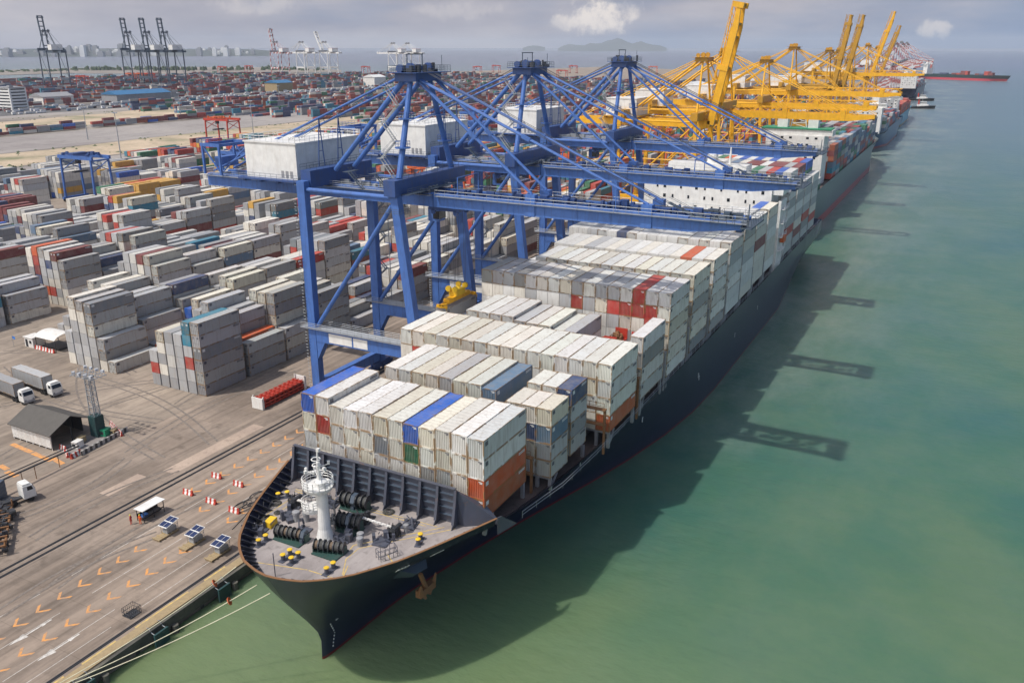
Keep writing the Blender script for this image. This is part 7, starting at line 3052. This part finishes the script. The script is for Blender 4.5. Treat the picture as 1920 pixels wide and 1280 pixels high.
def tug(u, v, label, ln, mat):
    p = at(u, v, 0)
    q = at(u + 40, v + .7, 0)
    d_ = (q - p)
    a = math.atan2(d_.y, d_.x)
    r = thing('tugboat', p, label, 'tugboat', 'tugs off the far berth')
    mb = MB()
    pts = [(-ln / 2, -3.4), (-ln / 2 + 2, -4.6), (ln * .3, -4.6), (ln * .44, -2.6), (ln / 2, 0), (ln * .44, 2.6), (ln * .3, 4.6), (-ln / 2 + 2, 4.6), (-ln / 2, 3.4)]
    n_ = len(pts)
    vs = [(x * .94, y * .85, -1.5) for x, y in pts] + [(x, y, 2.2 + (1.6 if x > ln * .2 else 0)) for x, y in pts]
    mb.add(vs, [tuple(range(n_ - 1, -1, -1)), tuple(range(n_, 2 * n_))] + [(i, (i + 1) % n_, (i + 1) % n_ + n_, i + n_) for i in range(n_)])
    o = mb.build('hull', [mat]); o.parent = r
    mb = MB()
    mb.box(-ln * .18, ln * .22, -3, 3, 2.3, 5.2)
    mb.box(-ln * .06, ln * .16, -2.2, 2.2, 5.21, 8.2)
    o = mb.build('deckhouse', [M['white']]); o.parent = r
    mb = MB()
    mb.box(-ln * .062, ln * .162, -2.25, 2.25, 6.4, 7.4)
    w = mb.build('window_band', [M['glass']]); w.parent = o
    mb = MB()
    mb.tube((0, 0, 8.2), (0, 0, 13), .15, 6)
    o = mb.build('mast', [M['white']]); o.parent = r
    mb = MB()
    for s in (-1.6, 1.6):
        mb.tube((-ln * .13, s, 5.2), (-ln * .13, s, 11), .75, 10)
    o = mb.build('funnel', [M['red']]); o.parent = r
    r.rotation_euler = (0, 0, a)
    return r


tug(1728, 203.5, 'white and black tugboat in front, nearest of the two by the far berth', 33, M['hull_black'])
tug(1727, 189, 'dark tugboat with red funnel just behind the white one', 36, M['hull_black'])
# wakes
mb = MB()
for (u0, v0, u1, v1, w) in ((1756, 204.4, 1795, 206, 2.4), (1752, 189, 1830, 192, 1.6), (1868, 152.5, 1896, 154, 6)):
    a, b = at(u0, v0, .06), at(u1, v1, .06)
    d_ = (b - a).normalized()
    n_ = Vector((-d_.y, d_.x, 0))
    mb.add([a - n_ * w, b - n_ * w * .2, b + n_ * w * .2, a + n_ * w], [(0, 1, 2, 3)])
tag(mb.build('wake', [M['road']]), kind='structure')

# ------------------------------------------------------------------ far shore: skyline and islands
def hill(name, pts_uv, dist, depth, label, mat, seed=0):
    """ridge of a real island at distance dist; crest heights from the outline, with front and back slopes"""
    mb = MB()
    cr_ = []
    for (u, v) in pts_uv:
        d_ = _n(MW @ np.array([u - 960, v - 640, FPX]))
        s = dist / math.hypot(d_[0], d_[1])
        cr_.append(Vector((d_[0] * s, d_[1] * s, max(2, CAM_H + d_[2] * s))))
    n_ = len(cr_)
    rr = random.Random(seed)
    rows = []
    for k_, f in enumerate((-1, -.6, -.25, 0, .3, .7, 1)):
        row = []
        for p in cr_:
            out = Vector((p.x, p.y, 0)).normalized()
            hgt = p.z * (1 - abs(f)) ** .8 * (rr.uniform(.85, 1) if f else 1) - (3 if abs(f) == 1 else 0)
            row.append(p + out * f * depth + Vector((0, 0, hgt - p.z)))
        rows.append(row)
    vs = [p for r_ in rows for p in r_]
    fs = [(a * n_ + i, a * n_ + i + 1, (a + 1) * n_ + i + 1, (a + 1) * n_ + i) for a in range(len(rows) - 1) for i in range(n_ - 1)]
    mb.add(vs, fs)
    return tag(mb.build(name, [mat], smooth=True), label=label, kind='structure')


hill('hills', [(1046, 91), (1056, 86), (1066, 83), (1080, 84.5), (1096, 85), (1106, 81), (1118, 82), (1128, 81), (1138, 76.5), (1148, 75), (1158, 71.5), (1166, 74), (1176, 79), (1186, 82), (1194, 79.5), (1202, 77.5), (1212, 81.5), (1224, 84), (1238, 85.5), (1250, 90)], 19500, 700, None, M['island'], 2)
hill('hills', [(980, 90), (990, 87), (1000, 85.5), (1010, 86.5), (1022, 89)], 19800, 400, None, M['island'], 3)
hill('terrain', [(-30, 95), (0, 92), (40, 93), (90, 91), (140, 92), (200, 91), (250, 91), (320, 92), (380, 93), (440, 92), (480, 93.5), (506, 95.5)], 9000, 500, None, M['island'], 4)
rr = random.Random(15)
sky_rows = []
for i in range(74):
    u = rr.uniform(-10, 480)
    if 300 < u < 350:
        continue
    hh = rr.choice([3, 4, 5, 6, 7, 8, 9, 12])
    if 120 < u < 185:
        hh += 6
    sky_rows.append((u, hh))
sky_rows += [(167, 20), (170, 15), (228, 22), (262, 15), (285, 16), (374, 13), (425, 18), (423, 12), (430, 10)]
for i, (u, hh) in enumerate(sky_rows):
    d_ = _n(MW @ np.array([u - 960, 93 - 640, FPX]))
    dist = 8700 + rr.uniform(-250, 250)
    s = dist / math.hypot(d_[0], d_[1])
    x, y = d_[0] * s, d_[1] * s
    H_ = hh * dist / FPX * .62 + 26
    w_ = rr.uniform(18, 55)
    e = thing('city_tower', (x, y, 0), 'hazy far off building in the skyline across the bay', 'building', 'skyline buildings across the bay')
    mb = MB()
    mb.cbox((x, y, H_ / 2), w_, w_, H_, .5)
    mb.cbox((x, y, H_ + 4), w_ * .5, w_ * .6, 8, .5)
    mb.build('wall', [M['grey'] if i % 3 else M['white']], e)

# far-shore jetties and low land that close the view on the right of the white cranes
mb = MB()
a, b = at(560, 122.2, 1), at(-80, 122.5, 1)
# ------------------------------------------------------------------ stacks of small boxes, haze
sb = stuff.build('container_stacks', [M['cont_stack']])
tag(sb, 'thousands of stacked containers filling the yards and holds beyond the nearest stacks', 'container stacks', None, 'stuff')

hz = MB()
hz.box(-900, 26000, -16000, 16000, -5.5, 310)
ho = hz.build('haze', [])
hm = bpy.data.materials.new('haze')
hm.use_nodes = True
nt = hm.node_tree
nt.nodes.clear()
ho_ = nt.nodes.new('ShaderNodeOutputMaterial')
pv = nt.nodes.new('ShaderNodeVolumePrincipled')
pv.inputs['Color'].default_value = (0.80, 0.88, 1.0, 1)
pv.inputs['Density'].default_value = 0.00004
pv.inputs['Anisotropy'].default_value = -0.08
nt.links.new(pv.outputs[0], ho_.inputs['Volume'])
ho.data.materials.append(hm)
tag(ho, 'pale blue haze over the harbour', 'haze', None, 'stuff')
